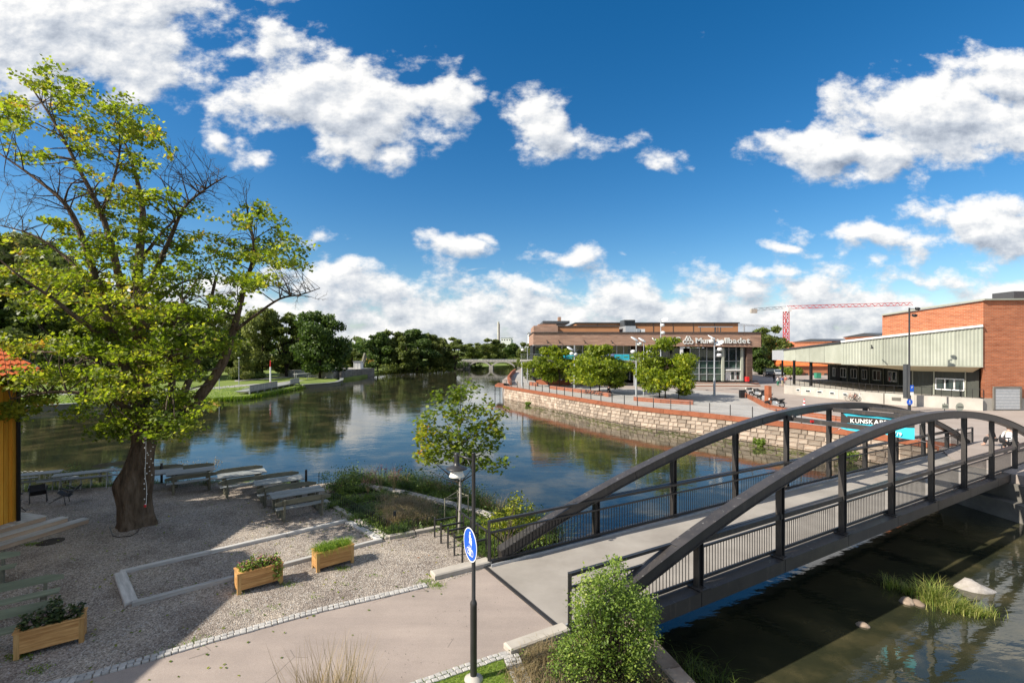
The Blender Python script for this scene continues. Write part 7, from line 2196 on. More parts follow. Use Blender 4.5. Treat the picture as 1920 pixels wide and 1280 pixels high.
# chimney, plant, distant houses
ch = thing('tall_chimney', 'tall slim pale industrial chimney on the horizon', 'chimney', (Q(934.5, 0, 600).x, 600, 0))
x = Q(934.5, 0, 600).x; b = MB(); b.lathe((x, 600, -1), [(1.6, 0), (1.2, 41.5)], 14); b.build('shaft', M['concrete_pale'], ch); b = MB(); b.lathe((x + .9, 600, -1), [(.9, 0), (.8, 39)], 10); b.build('flue', M['corten'], ch)
def fbox(name, label, X0, Y0, X1, Y1, d, dep, wall, roof, cat='building', wins=0):
    a_, c_ = Q(X0, Y0, d), Q(X1, Y1, d); o = thing(name, label, cat, ((a_.x + c_.x) / 2, d + dep / 2, -1))
    b = MB(); b.box(((a_.x + c_.x) / 2, d + dep / 2, (a_.z - 1.2) / 2), (c_.x - a_.x, dep, a_.z + 1.2)); b.build('wall', M[wall], o)
    b = MB(); b.box(((a_.x + c_.x) / 2, d + dep / 2, a_.z + .1), (c_.x - a_.x + .6, dep + .6, .3)); b.build('roof', M[roof], o)
    for i in range(wins):
        x = a_.x + (c_.x - a_.x) * (i + .5) / wins; b = MB(); b.box((x, d - .03, a_.z - 2.2), ((c_.x - a_.x) / wins * .45, .08, 1.4)); b.build('window', M['glass'], o)
    return o
fbox('plant_building', 'white industrial plant buildings beside the chimney', 939, 633.5, 958, 650, 560, 30, 'white_paint', 'grey_steel', wins=4)
fbox('plant_building', 'narrow white block beside the plant', 955, 632.5, 962, 650, 575, 20, 'white_paint', 'grey_steel')
fbox('apartment_block', 'white block behind the left corner of the bath house', 991.5, 624, 1003, 650, 150, 10, 'white_paint', 'grey_steel')
fbox('low_building', 'long pale building with a blue roof left of the red roof', 628, 652, 668, 662, 260, 12, 'white_paint', 'cloth_blue', wins=6)
fbox('apartment_block', 'cream block on the horizon above the blue roof', 642, 646.5, 655, 655, 330, 10, 'soffit', 'grey_steel', wins=4)
def gable(name, label, X0, Y0, X1, Y1, d, dep, wall, roof, rise, wins=4):
    o = fbox(name, label, X0, Y0, X1, Y1, d, dep, wall, wall, wins=wins); a_, c_ = Q(X0, Y0, d), Q(X1, Y1, d)
    b = MB(); e = .5; vs = [(a_.x - e, d - e, a_.z + .3), (c_.x + e, d - e, a_.z + .3), (c_.x + e, d + dep / 2, a_.z + rise), (a_.x - e, d + dep / 2, a_.z + rise), (a_.x - e, d + dep + e, a_.z + .3), (c_.x + e, d + dep + e, a_.z + .3)]
    b.add(vs, [(0, 1, 2, 3), (3, 2, 5, 4), (0, 3, 4), (1, 5, 2), (0, 4, 5, 1)]); b.build('roof', M[roof], o); return o
gable('red_roof_house', 'house with a bright red roof between the far trees', 674, 654, 692, 662, 240, 9, 'yellow_wall', 'roof_tile', 3.2, 3)
gable('brick_house', 'orange brick hall seen under the canopy roof', 1494, 688, 1566, 712, 118, 14, 'brick_red', 'roof_tile', 3, 6)
gable('brick_house', 'long low brick building with dark roof above the canopy', 1560, 641, 1650, 660, 150, 20, 'brick_red', 'roof_dark', 1.2, 8)
gable('brick_house', 'distant red roofed building right of the crane mast', 1480, 647, 1540, 660, 190, 20, 'brick_red', 'roof_tile', 1.5, 6)
gable('brick_house', 'dark roofed building rising behind the canopy', 1668, 631, 1712, 655, 120, 16, 'brick_red', 'roof_dark', 1.2, 3)

# ------------------------------------------------------------------ tower cranes
def lattice(b, a, c, w, seg, r=.12, up=(0, 0, 1)):
    a, c = Vector(a), Vector(c); d = (c - a).normalized(); up = Vector(up); s = d.cross(up).normalized(); u = s.cross(d).normalized()
    cor = [s * i * w / 2 + u * j * w / 2 for i, j in ((-1, -1), (1, -1), (1, 1), (-1, 1))]
    for q in cor: b.bar(a + q, c + q, r)
    n = max(1, int((c - a).length / seg))
    for i in range(n):
        p, e = a.lerp(c, i / n), a.lerp(c, (i + 1) / n)
        for k in range(4):
            q1, q2 = cor[k], cor[(k + 1) % 4]
            if i % 2: q1, q2 = q2, q1
            b.bar(p + q1, e + q2, r * .7)
cr_ = thing('tower_crane', 'red tower crane with a long lattice jib above the roofs', 'crane', (Q(1474, 0, 215).x, 215, 0)); cd = 215.0
mx_ = Q(1474, 0, cd).x; tz = Q(0, 583, cd).z
b = MB(); lattice(b, (mx_, cd, -1), (mx_, cd, tz), 1.7, 2.2, .22, (0, 1, 0)); b.build('mast', M['red'], cr_)
b = MB(); b.box((mx_, cd, tz + .6), (2.0, 2.0, 1.6)); b.build('turntable', M['white_paint'], cr_)
t0, t1 = Q(1478, 576, cd), Q(1709, 569.5, cd + 8); b = MB(); lattice(b, t0, t1, 1.3, 1.6, .13); b.build('jib', M['red'], cr_)
t0, t1 = Q(1472, 576.5, cd), Q(1412, 580.5, cd - 4); b = MB(); lattice(b, t0, t1, 1.1, 1.6, .13); b.build('counter_jib', M['grey_steel'], cr_)
b = MB(); b.box(Q(1413, 583, cd - 4), (2.6, 1.4, 1.8)); b.build('counterweight', M['concrete_pale'], cr_)
b = MB(); b.box(Q(1479, 580, cd - 1.5), (1.6, 1.6, 1.8)); b.build('cab', M['white_paint'], cr_)
c4 = thing('tower_crane', 'small distant crane jib just above the bath house roof', 'crane', (Q(1385, 0, 240).x, 240, 0))
x = Q(1395, 0, 240).x; b = MB(); b.bar((x, 240, -1), (x, 240, Q(0, 609, 240).z), .7); b.build('mast', M['grey_steel'], c4)
b = MB(); lattice(b, Q(1382, 608.5, 240), Q(1442, 612, 242), .8, 1.4, .14); b.build('jib', M['grey_steel'], c4)

# ------------------------------------------------------------------ market hall on the right: canopy, dark pavilion, brick block
A3, C3, D3, E3 = Vector((48.8, 49.7, 0)), Vector((40.4, 58.8, 0)), Vector((42.2, 74.6, 0)), Vector((42.8, 79, 0))
hall = thing('brick_hall', 'tall orange brick hall with a grey shutter at the right edge', 'building', (60, 60, PZ))
pd = Vector((C3.x - A3.x, C3.y - A3.y, 0)).normalized()
Wp = A3 + pd * 8.4; bk_n = Vector((-pd.y, pd.x, 0)) * -1
B1 = Vector((78, 49.7, 0)); B2 = Vector((78, 70, 0)); Wb = Vector((58, 70, 0))
b = MB(); o3 = .12
poly = [(A3.x, A3.y), (B1.x, B1.y), (B2.x, B2.y), (Wb.x, Wb.y), (Wp.x, Wp.y)]
b.prism(poly, 4.32, [11.05, 11.3, 11.3, 10.4, 9.9]); b.prism([(A3.x, A3.y), (B1.x, B1.y), (B2.x, B2.y), (55, 70), (55, 58), (50.3, 51.6)], .95, 4.32); b.build('wall', M['brick_red'], hall)
# projecting brick courses: thin bands
b = MB(); b.prism([(A3.x - .06, A3.y - .06), (B1.x, B1.y - .06), (B2.x, B2.y), (58, 70), (51, 52)], PZ - .2, .95); b.build('plinth', M['concrete_pale'], hall)
b = MB(); v0 = [Vector((A3.x, A3.y, 11.15)), Vector((B1.x, B1.y, 11.4))]; b.sweep([Vector((Wp.x, Wp.y, 10.0)), Vector(((Wp.x + A3.x) / 2 , (Wp.y + A3.y) / 2, 10.62)), v0[0], v0[1]], .5, .16); b.build('roof_edge', M['bar_metal'], hall)
# shutter
a_, c_ = Q(1864, 727.5, 49.6), Q(1911.5, 767, 49.6)
b = MB(); b.box(((a_.x + c_.x) / 2, 49.57, (a_.z + c_.z) / 2), (c_.x - a_.x, .10, a_.z - c_.z)); sh_ = b.build('shutter', M['grey_steel'], hall)
b = MB(); b.bar((a_.x - .06, 49.55, c_.z), (a_.x - .06, 49.55, a_.z), .12, .2); b.bar((c_.x + .06, 49.55, c_.z), (c_.x + .06, 49.55, a_.z), .12, .2); b.bar((a_.x - .12, 49.55, a_.z + .07), (c_.x + .12, 49.55, a_.z + .07), .14, .2); b.build('shutter_frame', M['concrete_dark'], hall)
for i in range(7):
    z = c_.z + (a_.z - c_.z) * (i + .5) / 7; b = MB(); b.box(((a_.x + c_.x) / 2, 49.51, z), (c_.x - a_.x - .02, .02, .03)); b.build('shutter_rib', M['white_paint'], hall)
b = MB(); b.box(Q(1908, 554, 66) + Vector((5, 1.5, 0)), (11, 3, 1.2)); b.build('roof_lantern', M['roof_dark'], hall); b = MB(); b.box(Q(1908, 560, 66) + Vector((5, 1.5, -1.2)), (10, 2.6, 2.0)); b.build('lantern_wall', M['white_paint'], hall)

cano = thing('market_canopy', 'long canopy with pale corrugated side panels beside the brick hall', 'canopy', (44, 58, PZ))
def corr(name, a, c, z0a, z1a, z0c, z1c, mat, parent, pitch=.28, amp=.035, th=.12, every=1):
    """corrugated sheet between a and c"""
    a, c = Vector((a.x, a.y, 0)), Vector((c.x, c.y, 0)); d = c - a; L = d.length; u = d / L; nn = Vector((u.y, -u.x, 0)); 
    n = int(L / pitch) * 2; b = MB(); vs = []
    for i in range(n + 1):
        t = i / n; p = a + d * t + nn * (amp if i % 2 else -amp) ; zl, zh = z0a + (z0c - z0a) * t, z1a + (z1c - z1a) * t
        vs += [(p.x, p.y, zl), (p.x, p.y, zh)]
    m = len(vs)
    for i in range(n + 1):
        x, y, z = vs[2 * i]; vs.append((x - nn.x * th, y - nn.y * th, z)); x, y, z = vs[2 * i + 1]; vs.append((x - nn.x * th, y - nn.y * th, z))
    fs = []
    for i in range(n): q = 2 * i; fs += [(q, q + 2, q + 3, q + 1), (m + q, m + q + 1, m + q + 3, m + q + 2), (q, m + q, m + q + 2, q + 2), (q + 1, q + 3, m + q + 3, m + q + 1)]
    b.add(vs, fs); return b.build(name, M[mat], parent)
# main face in panels
cn = Vector((pd.y, -pd.x, 0)); cn = -cn if cn.y > 0 else cn
def cp(t): return A3 + (C3 - A3) * t
def ctop(t): return 8.37 + (6.88 - 8.37) * t
np_ = 6
for i in range(np_):
    t0, t1 = i / np_ + .001, (i + 1) / np_ - .001
    corr('side_panel', cp(t1) + cn * .25, cp(t0) + cn * .25, 4.28, ctop(t1) - .05, 4.28, ctop(t0) - .05, 'bar_metal', cano)
b = MB(); b.sweep([cp(1) + cn * .2 + Vector((0, 0, ctop(1) + .08)), cp(0) + cn * .2 + Vector((0, 0, ctop(0) + .08))], .5, .22); b.build('roof_edge', M['white_paint'], cano)
b = MB(); b.sweep([cp(1) + cn * .15 + Vector((0, 0, 4.22)), cp(0) + cn * .15 + Vector((0, 0, 4.22))], .3, .10); b.build('lower_edge', M['bar_metal'], cano)
def seg2(a, c, za0, za1, zc0, zc1):
    k = 4
    for i in range(k):
        t0, t1 = i / k + .002, (i + 1) / k - .002
        corr('side_panel', a.lerp(c, t1), a.lerp(c, t0), za0 + (zc0 - za0) * t1, za1 + (zc1 - za1) * t1, za0 + (zc0 - za0) * t0, za1 + (zc1 - za1) * t0, 'bar_metal', cano)
C3o = C3 + cn * .25
seg2(C3o, D3, 4.28, 6.75, 4.28, 5.9)
b = MB(); b.sweep([D3 + Vector((0, 0, 6.0)), C3o + Vector((0, 0, 6.88))], .4, .16); b.build('roof_edge', M['roof_dark'], cano)
corr('end_panel', E3, D3, 4.3, 5.85, 4.3, 5.9, 'grey_steel', cano)
# soffit and roof
b = MB(); S1, S2, S3 = Vector((49.3, 51.4, 3.55)), Vector((46.7, 56, 3.5)), Vector((52.9, 66.5, 3.4))
b.add([(A3.x, A3.y, 4.25), (C3.x, C3.y, 4.25), (D3.x, D3.y, 4.25), (54, 82, 3.4), tuple(S3), (50.5, 60, 3.4), tuple(S2), tuple(S1)], [(7, 6, 0), (6, 1, 0), (6, 5, 1), (5, 4, 1), (4, 2, 1), (4, 3, 2)])
b.build('soffit', M['soffit'], cano)
b = MB(); b.add([(A3.x, A3.y, 8.4), (C3.x, C3.y, 6.9), (D3.x, D3.y, 6.0), (E3.x, E3.y, 5.9), (56, 90, 6.6), (58, 66, 7.6)], [(0, 5, 4, 3, 2, 1)]); b.build('roof', M['roof_dark'], cano)
for (X, Y, w) in ((1700, 743, .42), (1520.6, 723, .28), (1489, 720, .26), (1467, 708, .24)):
    p = P(X, Y, .9); b = MB(); b.box((p.x, p.y, 2.55), (w, w * 1.1, 3.7)); b.build('column', M['roof_dark'] if X == 1700 else M['black'], cano)
for t in (.1, .3, .5, .7, .9):
    p = cp(t) - cn * 1.0; b = MB(); b.lathe((p.x, p.y, 4.02), [(0, .1), (.14, .08), (.14, 0), (0, 0)], 10); b.build('soffit_light', M['white_paint'], cano)
# lamp arm on the panel
p = Q(1637, 652, 55.2) + cn * .2; b = MB(); b.tube([p + cn * .1, p + cn * .8 + Vector((0, 0, .3)), p + cn * 1.2 + Vector((.2, 0, .25))], .05, 6); b.lathe(p + cn * 1.2 + Vector((.2, 0, -.1)), [(0, .25), (.10, .2), (.16, 0), (0, 0)], 8); b.build('wall_lamp', M['black'], cano)

pav = thing('dark_pavilion', 'charcoal clad pavilion with white framed windows under the canopy', 'building', (52, 66, .9))
W1, W2, W3, W4 = Vector((53.9, 82, 0)), Vector((52.6, 62, 0)), Vector((46.7, 56, 0)), Vector((49.6, 51.0, 0))
def clad(a, c, z0, z1, name='cladding'):
    corr(name, a, c, z0, z1, z0, z1, 'dark_clad', pav, pitch=.36, amp=.02, th=.2)
clad(W1, W2, .9, 3.45); clad(W3, W4, .9, 3.95)
b = MB(); b.bar((W2.x, W2.y, 2.2), (W3.x, W3.y, 2.2), .2, 2.6); b.build('cladding', M['dark_clad'], pav)
def wall_window(a, c, t0, t1, z0, z1, n, frame='white_paint'):
    d = (c - a); u = d.normalized(); nn = Vector((u.y, -u.x, 0)); p0, p1 = a + d * t0 + nn * .06, a + d * t1 + nn * .06
    b = MB(); 
    for z in (z0, z1): b.bar(p0 + Vector((0, 0, z)), p1 + Vector((0, 0, z)), .10, .10)
    for k in range(n + 1):
        p = p0.lerp(p1, k / n); b.bar(p + Vector((0, 0, z0)), p + Vector((0, 0, z1)), .10, .10)
    w = b.build('window', M[frame], pav)
    for k in range(n):
        q0, q1 = p0.lerp(p1, (k + .12) / n), p0.lerp(p1, (k + .88) / n); b = MB(); m = (q0 + q1) / 2; b.bar(q0 + Vector((0, 0, (z0 + z1) / 2)), q1 + Vector((0, 0, (z0 + z1) / 2)), .04, z1 - z0 - .12); b.build('pane', M['glass'], w)
def tX(a, c, X):
    r = (X - 960) / FPX; d = c - a; return (a.x - r * a.y) / (r * d.y - d.x)
for Xa, Xb in ((1562.5, 1567), (1577, 1587), (1596.5, 1607), (1617.5, 1626), (1638, 1652), (1666.5, 1682)):
    wall_window(W1, W2, tX(W1, W2, Xa), tX(W1, W2, Xb), 1.55, 2.95, 2)
wall_window(W3, W4, tX(W3, W4, 1755), tX(W3, W4, 1808), 1.55, 2.75, 3)
for X in (1557, 1571, 1590, 1611, 1632, 1658, 1686):
    t = tX(W1, W2, X); p = W1.lerp(W2, t); b = MB(); b.bar(p + Vector((-.12, 0, .9)), p + Vector((-.12, 0, 3.4)), .07, .09); b.build('batten', M['bar_metal'], pav)
for X in (1712, 1752, 1811):
    t = tX(W3, W4, X); p = W3.lerp(W4, t); b = MB(); b.bar(p + Vector((-.14, -.1, .9)), p + Vector((-.14, -.1, 3.9)), .07, .09); b.build('batten', M['bar_metal'], pav)
b = MB(); b.box((W1.x - .12, 0, 0), (0, 0, 0)); 
t = tX(W1, W2, 1573); p = W1.lerp(W2, t); b = MB(); b.box((p.x - .14, p.y, 1.9), (.08, 1.0, 2.0)); b.build('door', M['black'], pav)

# loading platform with concrete walls and railing
G0, G1_, G2_ = Vector((48.6, 49.5, 0)), Vector((43.2, 55.6, 0)), Vector((39.3, 69, 0))
plat = thing('loading_platform', 'pale concrete loading platform with a thin black railing under the canopy', 'platform', (46, 58, PZ))
b = MB(); b.prism([(G0.x + .3, G0.y + .2), (G1_.x, G1_.y), (G2_.x, G2_.y), (45.5, 80), (58, 84), (58, 56), (49.4, 51)], PZ - .2, .88); b.build('slab', M['concrete_pale'], plat)
for a_, c_, k in ((G0, G1_, 3), (G1_, G2_, 5)):
    for i in range(k):
        p, e = a_.lerp(c_, i / k), a_.lerp(c_, (i + 1) / k); d = (e - p).normalized(); nn = Vector((-d.y, d.x, 0))
        if nn.x > 0: nn = -nn
        b = MB(); b.bar(p + d * .01 + nn * .12 + Vector((0, 0, .31)), e - d * .01 + nn * .12 + Vector((0, 0, .31)), .24, 1.24); b.build('wall_panel', M['concrete_pale'], plat)
    m = int((c_ - a_).length / .75)
    for i in range(m + 1):
        p = a_.lerp(c_, i / m) + Vector((.15, .15, 0)); b = MB(); b.bar(p + Vector((0, 0, .9)), p + Vector((0, 0, 1.85)), .035); b.build('rail_post', M['black_steel'], plat)
    b = MB(); b.bar(a_ + Vector((.15, .15, 1.86)), c_ + Vector((.15, .15, 1.86)), .04); b.build('rail', M['black_steel'], plat)
    b = MB(); b.bar(a_ + Vector((.15, .15, 1.0)), c_ + Vector((.15, .15, 1.0)), .03); b.build('rail', M['black_steel'], plat)
def slot(X0, X1, Y0, Y1, a_, c_, fr='white_paint'):
    t0, t1 = tX(a_, c_, X0), tX(a_, c_, X1); d = (c_ - a_); u = d.normalized(); nn = Vector((-u.y, u.x, 0)); nn = -nn if nn.x > 0 else nn
    p0, p1 = a_ + d * t0 + nn * .27, a_ + d * t1 + nn * .27; zz = .38
    b = MB(); b.bar(p0 + Vector((0, 0, zz)), p1 + Vector((0, 0, zz)), .06, .34); w = b.build('cellar_window', M[fr], plat); q0, q1 = p0.lerp(p1, .1) + nn * .02, p0.lerp(p1, .9) + nn * .02
    b = MB(); b.bar(q0 + Vector((0, 0, zz)), q1 + Vector((0, 0, zz)), .06, .22); b.build('pane', M['concrete_dark'] if fr != 'white_paint' else M['glass'], w)
for X0, X1 in ((1496, 1503), (1513, 1523), (1535, 1545), (1559, 1568), (1584, 1592)): slot(X0, X1, 0, 0, G1_, G2_)
slot(1673, 1690, 0, 0, G0, G1_, 'concrete_dark')

# tall lamp post with two heads and signs
pl = thing('plaza_lamp', 'tall dark lamp post with two floodlight heads in front of the canopy', 'lamp post', tuple(P(1705, 771, PZ)))
p = P(1705, 771, PZ); D = p.y; zt_ = Q(0, 577, D).z
b = MB(); b.lathe((p.x, p.y, PZ), [(.14, 0), (.13, 2.5), (.09, 2.6), (.075, zt_ - PZ)], 10); b.build('pole', M['black_steel'], pl)
for z, dx in ((zt_ - .1, .75), (zt_ - .78, .45)):
    b = MB(); b.bar((p.x, p.y, z), (p.x + dx * .5, p.y - .1, z), .06); b.build('arm', M['black_steel'], pl)
    b = MB(); b.lathe((p.x + dx, p.y - .1, z), [(0, .14), (.22, .1), (.24, -.06), (.15, -.14), (0, -.14)], 10, axis=Matrix.Rotation(R(15), 3, 'Y')); b.build('floodlight_head', M['black'], pl)
sg2 = thing('parking_sign', 'blue and white rectangular signs on the tall lamp post', 'sign', (p.x, D, 1.5))
a_, c_ = Q(1707, 722, D - .2), Q(1713, 734, D - .2); b = MB(); b.box(((a_.x + c_.x) / 2, D - .2, (a_.z + c_.z) / 2), (c_.x - a_.x, .03, a_.z - c_.z)); b.build('panel', M['blue_sign'], sg2)
text_obj('P', M['white_paint'], sg2, Vector((a_.x + .09, D - .225, (a_.z + c_.z) / 2 + .0)), (1, 0, 0), (0, 0, 1), .22, .008, .01)
a_, c_ = Q(1707, 735, D - .2), Q(1713, 740.5, D - .2); b = MB(); b.box(((a_.x + c_.x) / 2, D - .2, (a_.z + c_.z) / 2), (c_.x - a_.x, .03, a_.z - c_.z)); b.build('panel', M['white_paint'], sg2)
sg3 = thing('round_sign', 'round blue path sign low on the tall lamp post by the canopy', 'sign', (p.x, D, .6))
c5 = Q(1705.5, 753.5, D - .22); ax = Matrix(((1, 0, 0), (0, 0, -1), (0, 1, 0)))
b = MB(); b.lathe(c5, [(0, 0), (.30, 0), (.30, .02), (0, .02)], 24, smooth=False, axis=ax); b.build('sign_face', M['blue_sign'], sg3)
b = MB(); b.box(c5 + Vector((0, -.03, .08)), (.07, .01, .2)); b.box(c5 + Vector((.0, -.03, -.14)), (.2, .01, .05)); b.build('pictogram', M['white_paint'], sg3)
for X, Yt, Yb, rnd, lab in ((1771, 757, 766, 0, 'small square sign seen from behind above the near arch'), (1798.5, 758, 767, 1, 'small rounded sign seen from behind, right of the square one')):
    D2 = 44.0; c5 = Q(X, (Yt + Yb) / 2, D2); o = thing('back_of_sign', lab, 'sign', (c5.x, D2, PZ)); b = MB(); b.bar((c5.x, D2, PZ), (c5.x, D2, c5.z + .3), .05); b.build('post', M['black_steel'], o)
    b = MB()
    if rnd: b.lathe(c5 + Vector((0, -.04, 0)), [(0, 0), (.38, 0), (.38, .02), (0, .02)], 20, smooth=False, axis=ax)
    else: b.box(c5 + Vector((0, -.05, 0)), (.56, .02, .46))
    b.build('panel', M['bar_metal'], o)
    b = MB(); b.bar(c5 + Vector((-.25, -.09, .02)), c5 + Vector((.25, -.09, .02)), .02, .04); b.build('bracket', M['black_steel'], o)

# ------------------------------------------------------------------ cloth banner on the quay railing
bn = thing('festival_banner', 'turquoise and black cloth banner with white lettering hanging across the footbridge', 'banner', tuple(BP(5 * S, BW / 2, 2.4)))
U0, U1 = BP(5 * S, BW - .42, 0), BP(5 * S, .45, 0); U0.z = 0; U1.z = 0; du = (U1 - U0); LB = du.length; uu_ = du / LB; nb2 = Vector((uu_.y, -uu_.x, 0))
ZB = zb(5 * S)
def btop(t): return ZB + 3.27 - .05 * math.sin(math.pi * t)
def bbot(t): return ZB + 2.47 - .06 * t - .04 * math.sin(9 * t)
def cloth(name, t0, t1, f0, f1, mat, off=0.0, n=24):
    b = MB(); vs = []
    for i in range(n + 1):
        t = t0 + (t1 - t0) * i / n; zt, zb_ = btop(t), bbot(t); wv = nb2 * (.025 * math.sin(14 * t) + off)
        for f in (f0(t) if callable(f0) else f0, f1(t) if callable(f1) else f1):
            p = U0 + du * t + wv; vs.append((p.x, p.y, zb_ + (zt - zb_) * f))
    b.add(vs + [(x - nb2.x * .004, y - nb2.y * .004, z) for x, y, z in vs], [(2 * i, 2 * i + 2, 2 * i + 3, 2 * i + 1) for i in range(n)] + [(2 * n + 2 + 2 * i, 2 * n + 2 + 2 * i + 1, 2 * n + 2 + 2 * i + 3, 2 * n + 2 + 2 * i + 2) for i in range(n)], True)
    return b.build(name, M[mat], bn)
cloth('cloth', 0, 1, 0, 1, 'turquoise')
cloth('print_band', .10, 1, lambda t: .40 + .17 * t, lambda t: .79 + .13 * t + .03 * math.sin(5 * t), 'banner_black', .010)
cloth('print_band', 0, .10, .10, lambda t: 1.0 - 2.6 * t, 'banner_black', .010, 6)
rd = (uu_ + Vector((0, 0, -.06 / LB))).normalized()
tp0 = U0 + du * .15 + nb2 * .05; text_obj('KUNSKAPSFEST', M['white_paint'], bn, Vector((tp0.x, tp0.y, bbot(.15) + .385)), (uu_ + Vector((0, 0, .062))).normalized(), (0, 0, 1), .19, .004, .02, fit=LB * .72, spacing=1.3)
tp1 = U0 + du * .74 + nb2 * .05; text_obj('7/9', M['white_paint'], bn, Vector((tp1.x, tp1.y, bbot(.70) + .06)), rd, (0, 0, 1), .15, .004, .02)
for t, q in ((0, BP(5 * S, BW - .1, 3.3)), (1, BP(5 * S, 0.05, 3.3)), (1, BP(6 * S, 0.05, 1.6)), (0, BP(5 * S, BW - .05, 2.2))):
    p = U0 + du * t; b = MB(); b.tube([(p.x, p.y, btop(t) if q.z > ZB + 3 else bbot(t) + .03), q], .008, 4); b.build('rope', M['white_paint'], bn)

# ------------------------------------------------------------------ vehicles and small things
def wheel(b, c, r, w, ax='y', rim=.6):
    Mx = Matrix(((1, 0, 0), (0, 0, 1), (0, -1, 0))) if ax == 'y' else Matrix(((0, 0, 1), (0, 1, 0), (-1, 0, 0)))
    b.lathe(c, [(r * rim, -w / 2), (r * .9, -w / 2), (r, -w * .25), (r, w * .25), (r * .9, w / 2), (r * rim, w / 2), (r * rim, -w / 2)], 18, axis=Mx)
def make_moto(label, accent='black'):
    o = thing('motorcycle', label, 'motorcycle', group='motorcycles parked on the plaza')
    for x in (-.68, .72):
        b = MB(); wheel(b, (x, 0, .31), .31, .12); q = b.build('wheel', M['rubber'], o, world=False)
        b = MB(); Mx = Matrix(((1, 0, 0), (0, 0, 1), (0, -1, 0))); b.lathe((x, 0, .31), [(.17, -.03), (.19, -.03), (.19, .03), (.17, .03), (.17, -.03)], 14, axis=Mx)
        for k in range(5):
            a = 2 * math.pi * k / 5; b.bar((x, 0, .31), (x + .18 * math.cos(a), 0, .31 + .18 * math.sin(a)), .03)
        b.build('rim', M['grey_steel'], q, world=False)
    b = MB(); b.tube([(-.30, 0, .86), (-.05, 0, .92), (.22, 0, .90), (.38, 0, .78)], [.10, .17, .18, .08], 10); b.build('fuel_tank', M[accent], o, world=False)
    b = MB(); b.box((.02, 0, .50), (.42, .30, .34)); b.box((.10, 0, .70), (.28, .24, .10)); b.tube([(-.05, .2, .62), (-.35, .22, .35), (-.85, .22, .38)], .05, 8); b.build('engine', M['grey_steel'], o, world=False)
    b = MB(); b.tube([(-.22, 0, .82), (-.50, 0, .80), (-.85, 0, .90), (-.98, 0, .94)], [.13, .14, .09, .04], 8); b.build('seat', M['cloth_black'], o, world=False)
    b = MB()
    for y in (-.09, .09): b.tube([(.72, y, .31), (.50, y, .80), (.42, y, 1.02)], .025, 6); b.tube([(-.68, y, .31), (-.1, y, .42), (.1, y, .45)], .03, 6)
    b.build('frame', M['black_steel'], o, world=False)
    b = MB(); b.tube([(.30, -.38, 1.04), (.42, -.12, 1.06), (.42, .12, 1.06), (.30, .38, 1.04)], .018, 6); b.build('handlebar', M['black'], o, world=False)
    b = MB(); b.lathe((.55, 0, .90), [(0, .08), (.10, .05), (.11, -.03), (0, -.08)], 12, axis=Matrix(((0, 0, 1), (0, 1, 0), (-1, 0, 0)))); b.build('headlight', M['glass_lamp'], o, world=False)
    for x in (-.72, .74):
        b = MB(); b.sweep([(x + .33 * math.cos(t), 0, .33 + .36 * math.sin(t)) for t in (.5, 1.1, 1.7, 2.3)], .13, .015, up=(0, 1, 0)); b.build('mudguard', M['black'], o, world=False)
    return o
m0 = make_moto('dark motorcycle leftmost of the parked row by the rusty kerb')
for i, (X, Y, a, lab) in enumerate(((1407, 741, 2.6, None), (1420, 744, 2.5, 'dark motorcycle second from the left in the parked row'), (1434, 753, 2.1, 'motorcycle half hidden behind the upright rusty panel'), (1453, 764, 2.9, 'dark motorcycle nearest the bridge, right of the rusty panel'))):
    q = m0 if i == 0 else copy_tree(m0); p = P(X, Y, PZ); q.location = (p.x, p.y, PZ + .006); q.rotation_euler = (0, 0, a)
    if lab: q['label'] = lab
def make_bike(label, mat):
    o = thing('bicycle', label, 'bicycle', group='bicycles at the loading platform')
    Mx = Matrix(((1, 0, 0), (0, 0, 1), (0, -1, 0)))
    for x in (-.52, .52):
        b = MB(); b.lathe((x, 0, .34), [(.31, -.02), (.345, -.02), (.345, .02), (.31, .02), (.31, -.02)], 20, axis=Mx)
        for k in range(8): a = math.pi * k / 4; b.bar((x, 0, .34), (x + .32 * math.cos(a), 0, .34 + .32 * math.sin(a)), .008)
        b.build('wheel', M['rubber'], o, world=False)
    b = MB()
    for a_, c_ in (((-.52, 0, .34), (-.08, 0, .30)), ((-.08, 0, .30), (.36, 0, .72)), ((-.20, 0, .76), (.36, 0, .80)), ((-.08, 0, .30), (-.22, 0, .88)), ((-.52, 0, .34), (-.20, 0, .76)), ((.52, 0, .34), (.36, 0, .72)), ((.36, 0, .70), (.31, 0, 1.0))): b.tube([a_, c_], .022, 6)
    b.build('frame', M[mat], o, world=False)
    b = MB(); b.box((-.24, 0, .90), (.26, .14, .06)); b.build('saddle', M['black'], o, world=False)
    b = MB(); b.tube([(.20, -.28, 1.0), (.31, -.1, 1.03), (.31, .1, 1.03), (.20, .28, 1.0)], .014, 6); b.build('handlebar', M['grey_steel'], o, world=False)
    b = MB(); b.lathe((-.08, 0, .30), [(.02, .03), (.09, .03), (.09, .045), (.02, .045)], 12, axis=Mx); b.bar((-.08, .06, .30), (.06, .06, .22), .02); b.bar((-.08, -.06, .30), (-.22, -.06, .38), .02); b.build('crank', M['black'], o, world=False)
    return o
bk_ = [('cloth_red', 1604, 750, .5, 'red bicycle leftmost in the rack by the concrete platform'), ('black', 1612, 750, .75, 'black bicycle right behind the red one'), ('white_paint', 1622, 751, .4, 'pale bicycle in the middle of the rack'),
       ('black', 1634, 751, .8, 'dark bicycle right of the pale one'), ('cloth_blue', 1645, 752, .6, 'blue grey bicycle near the right end of the rack'), ('black', 1654, 753, .9, 'black bicycle at the right end of the rack against the wall')]
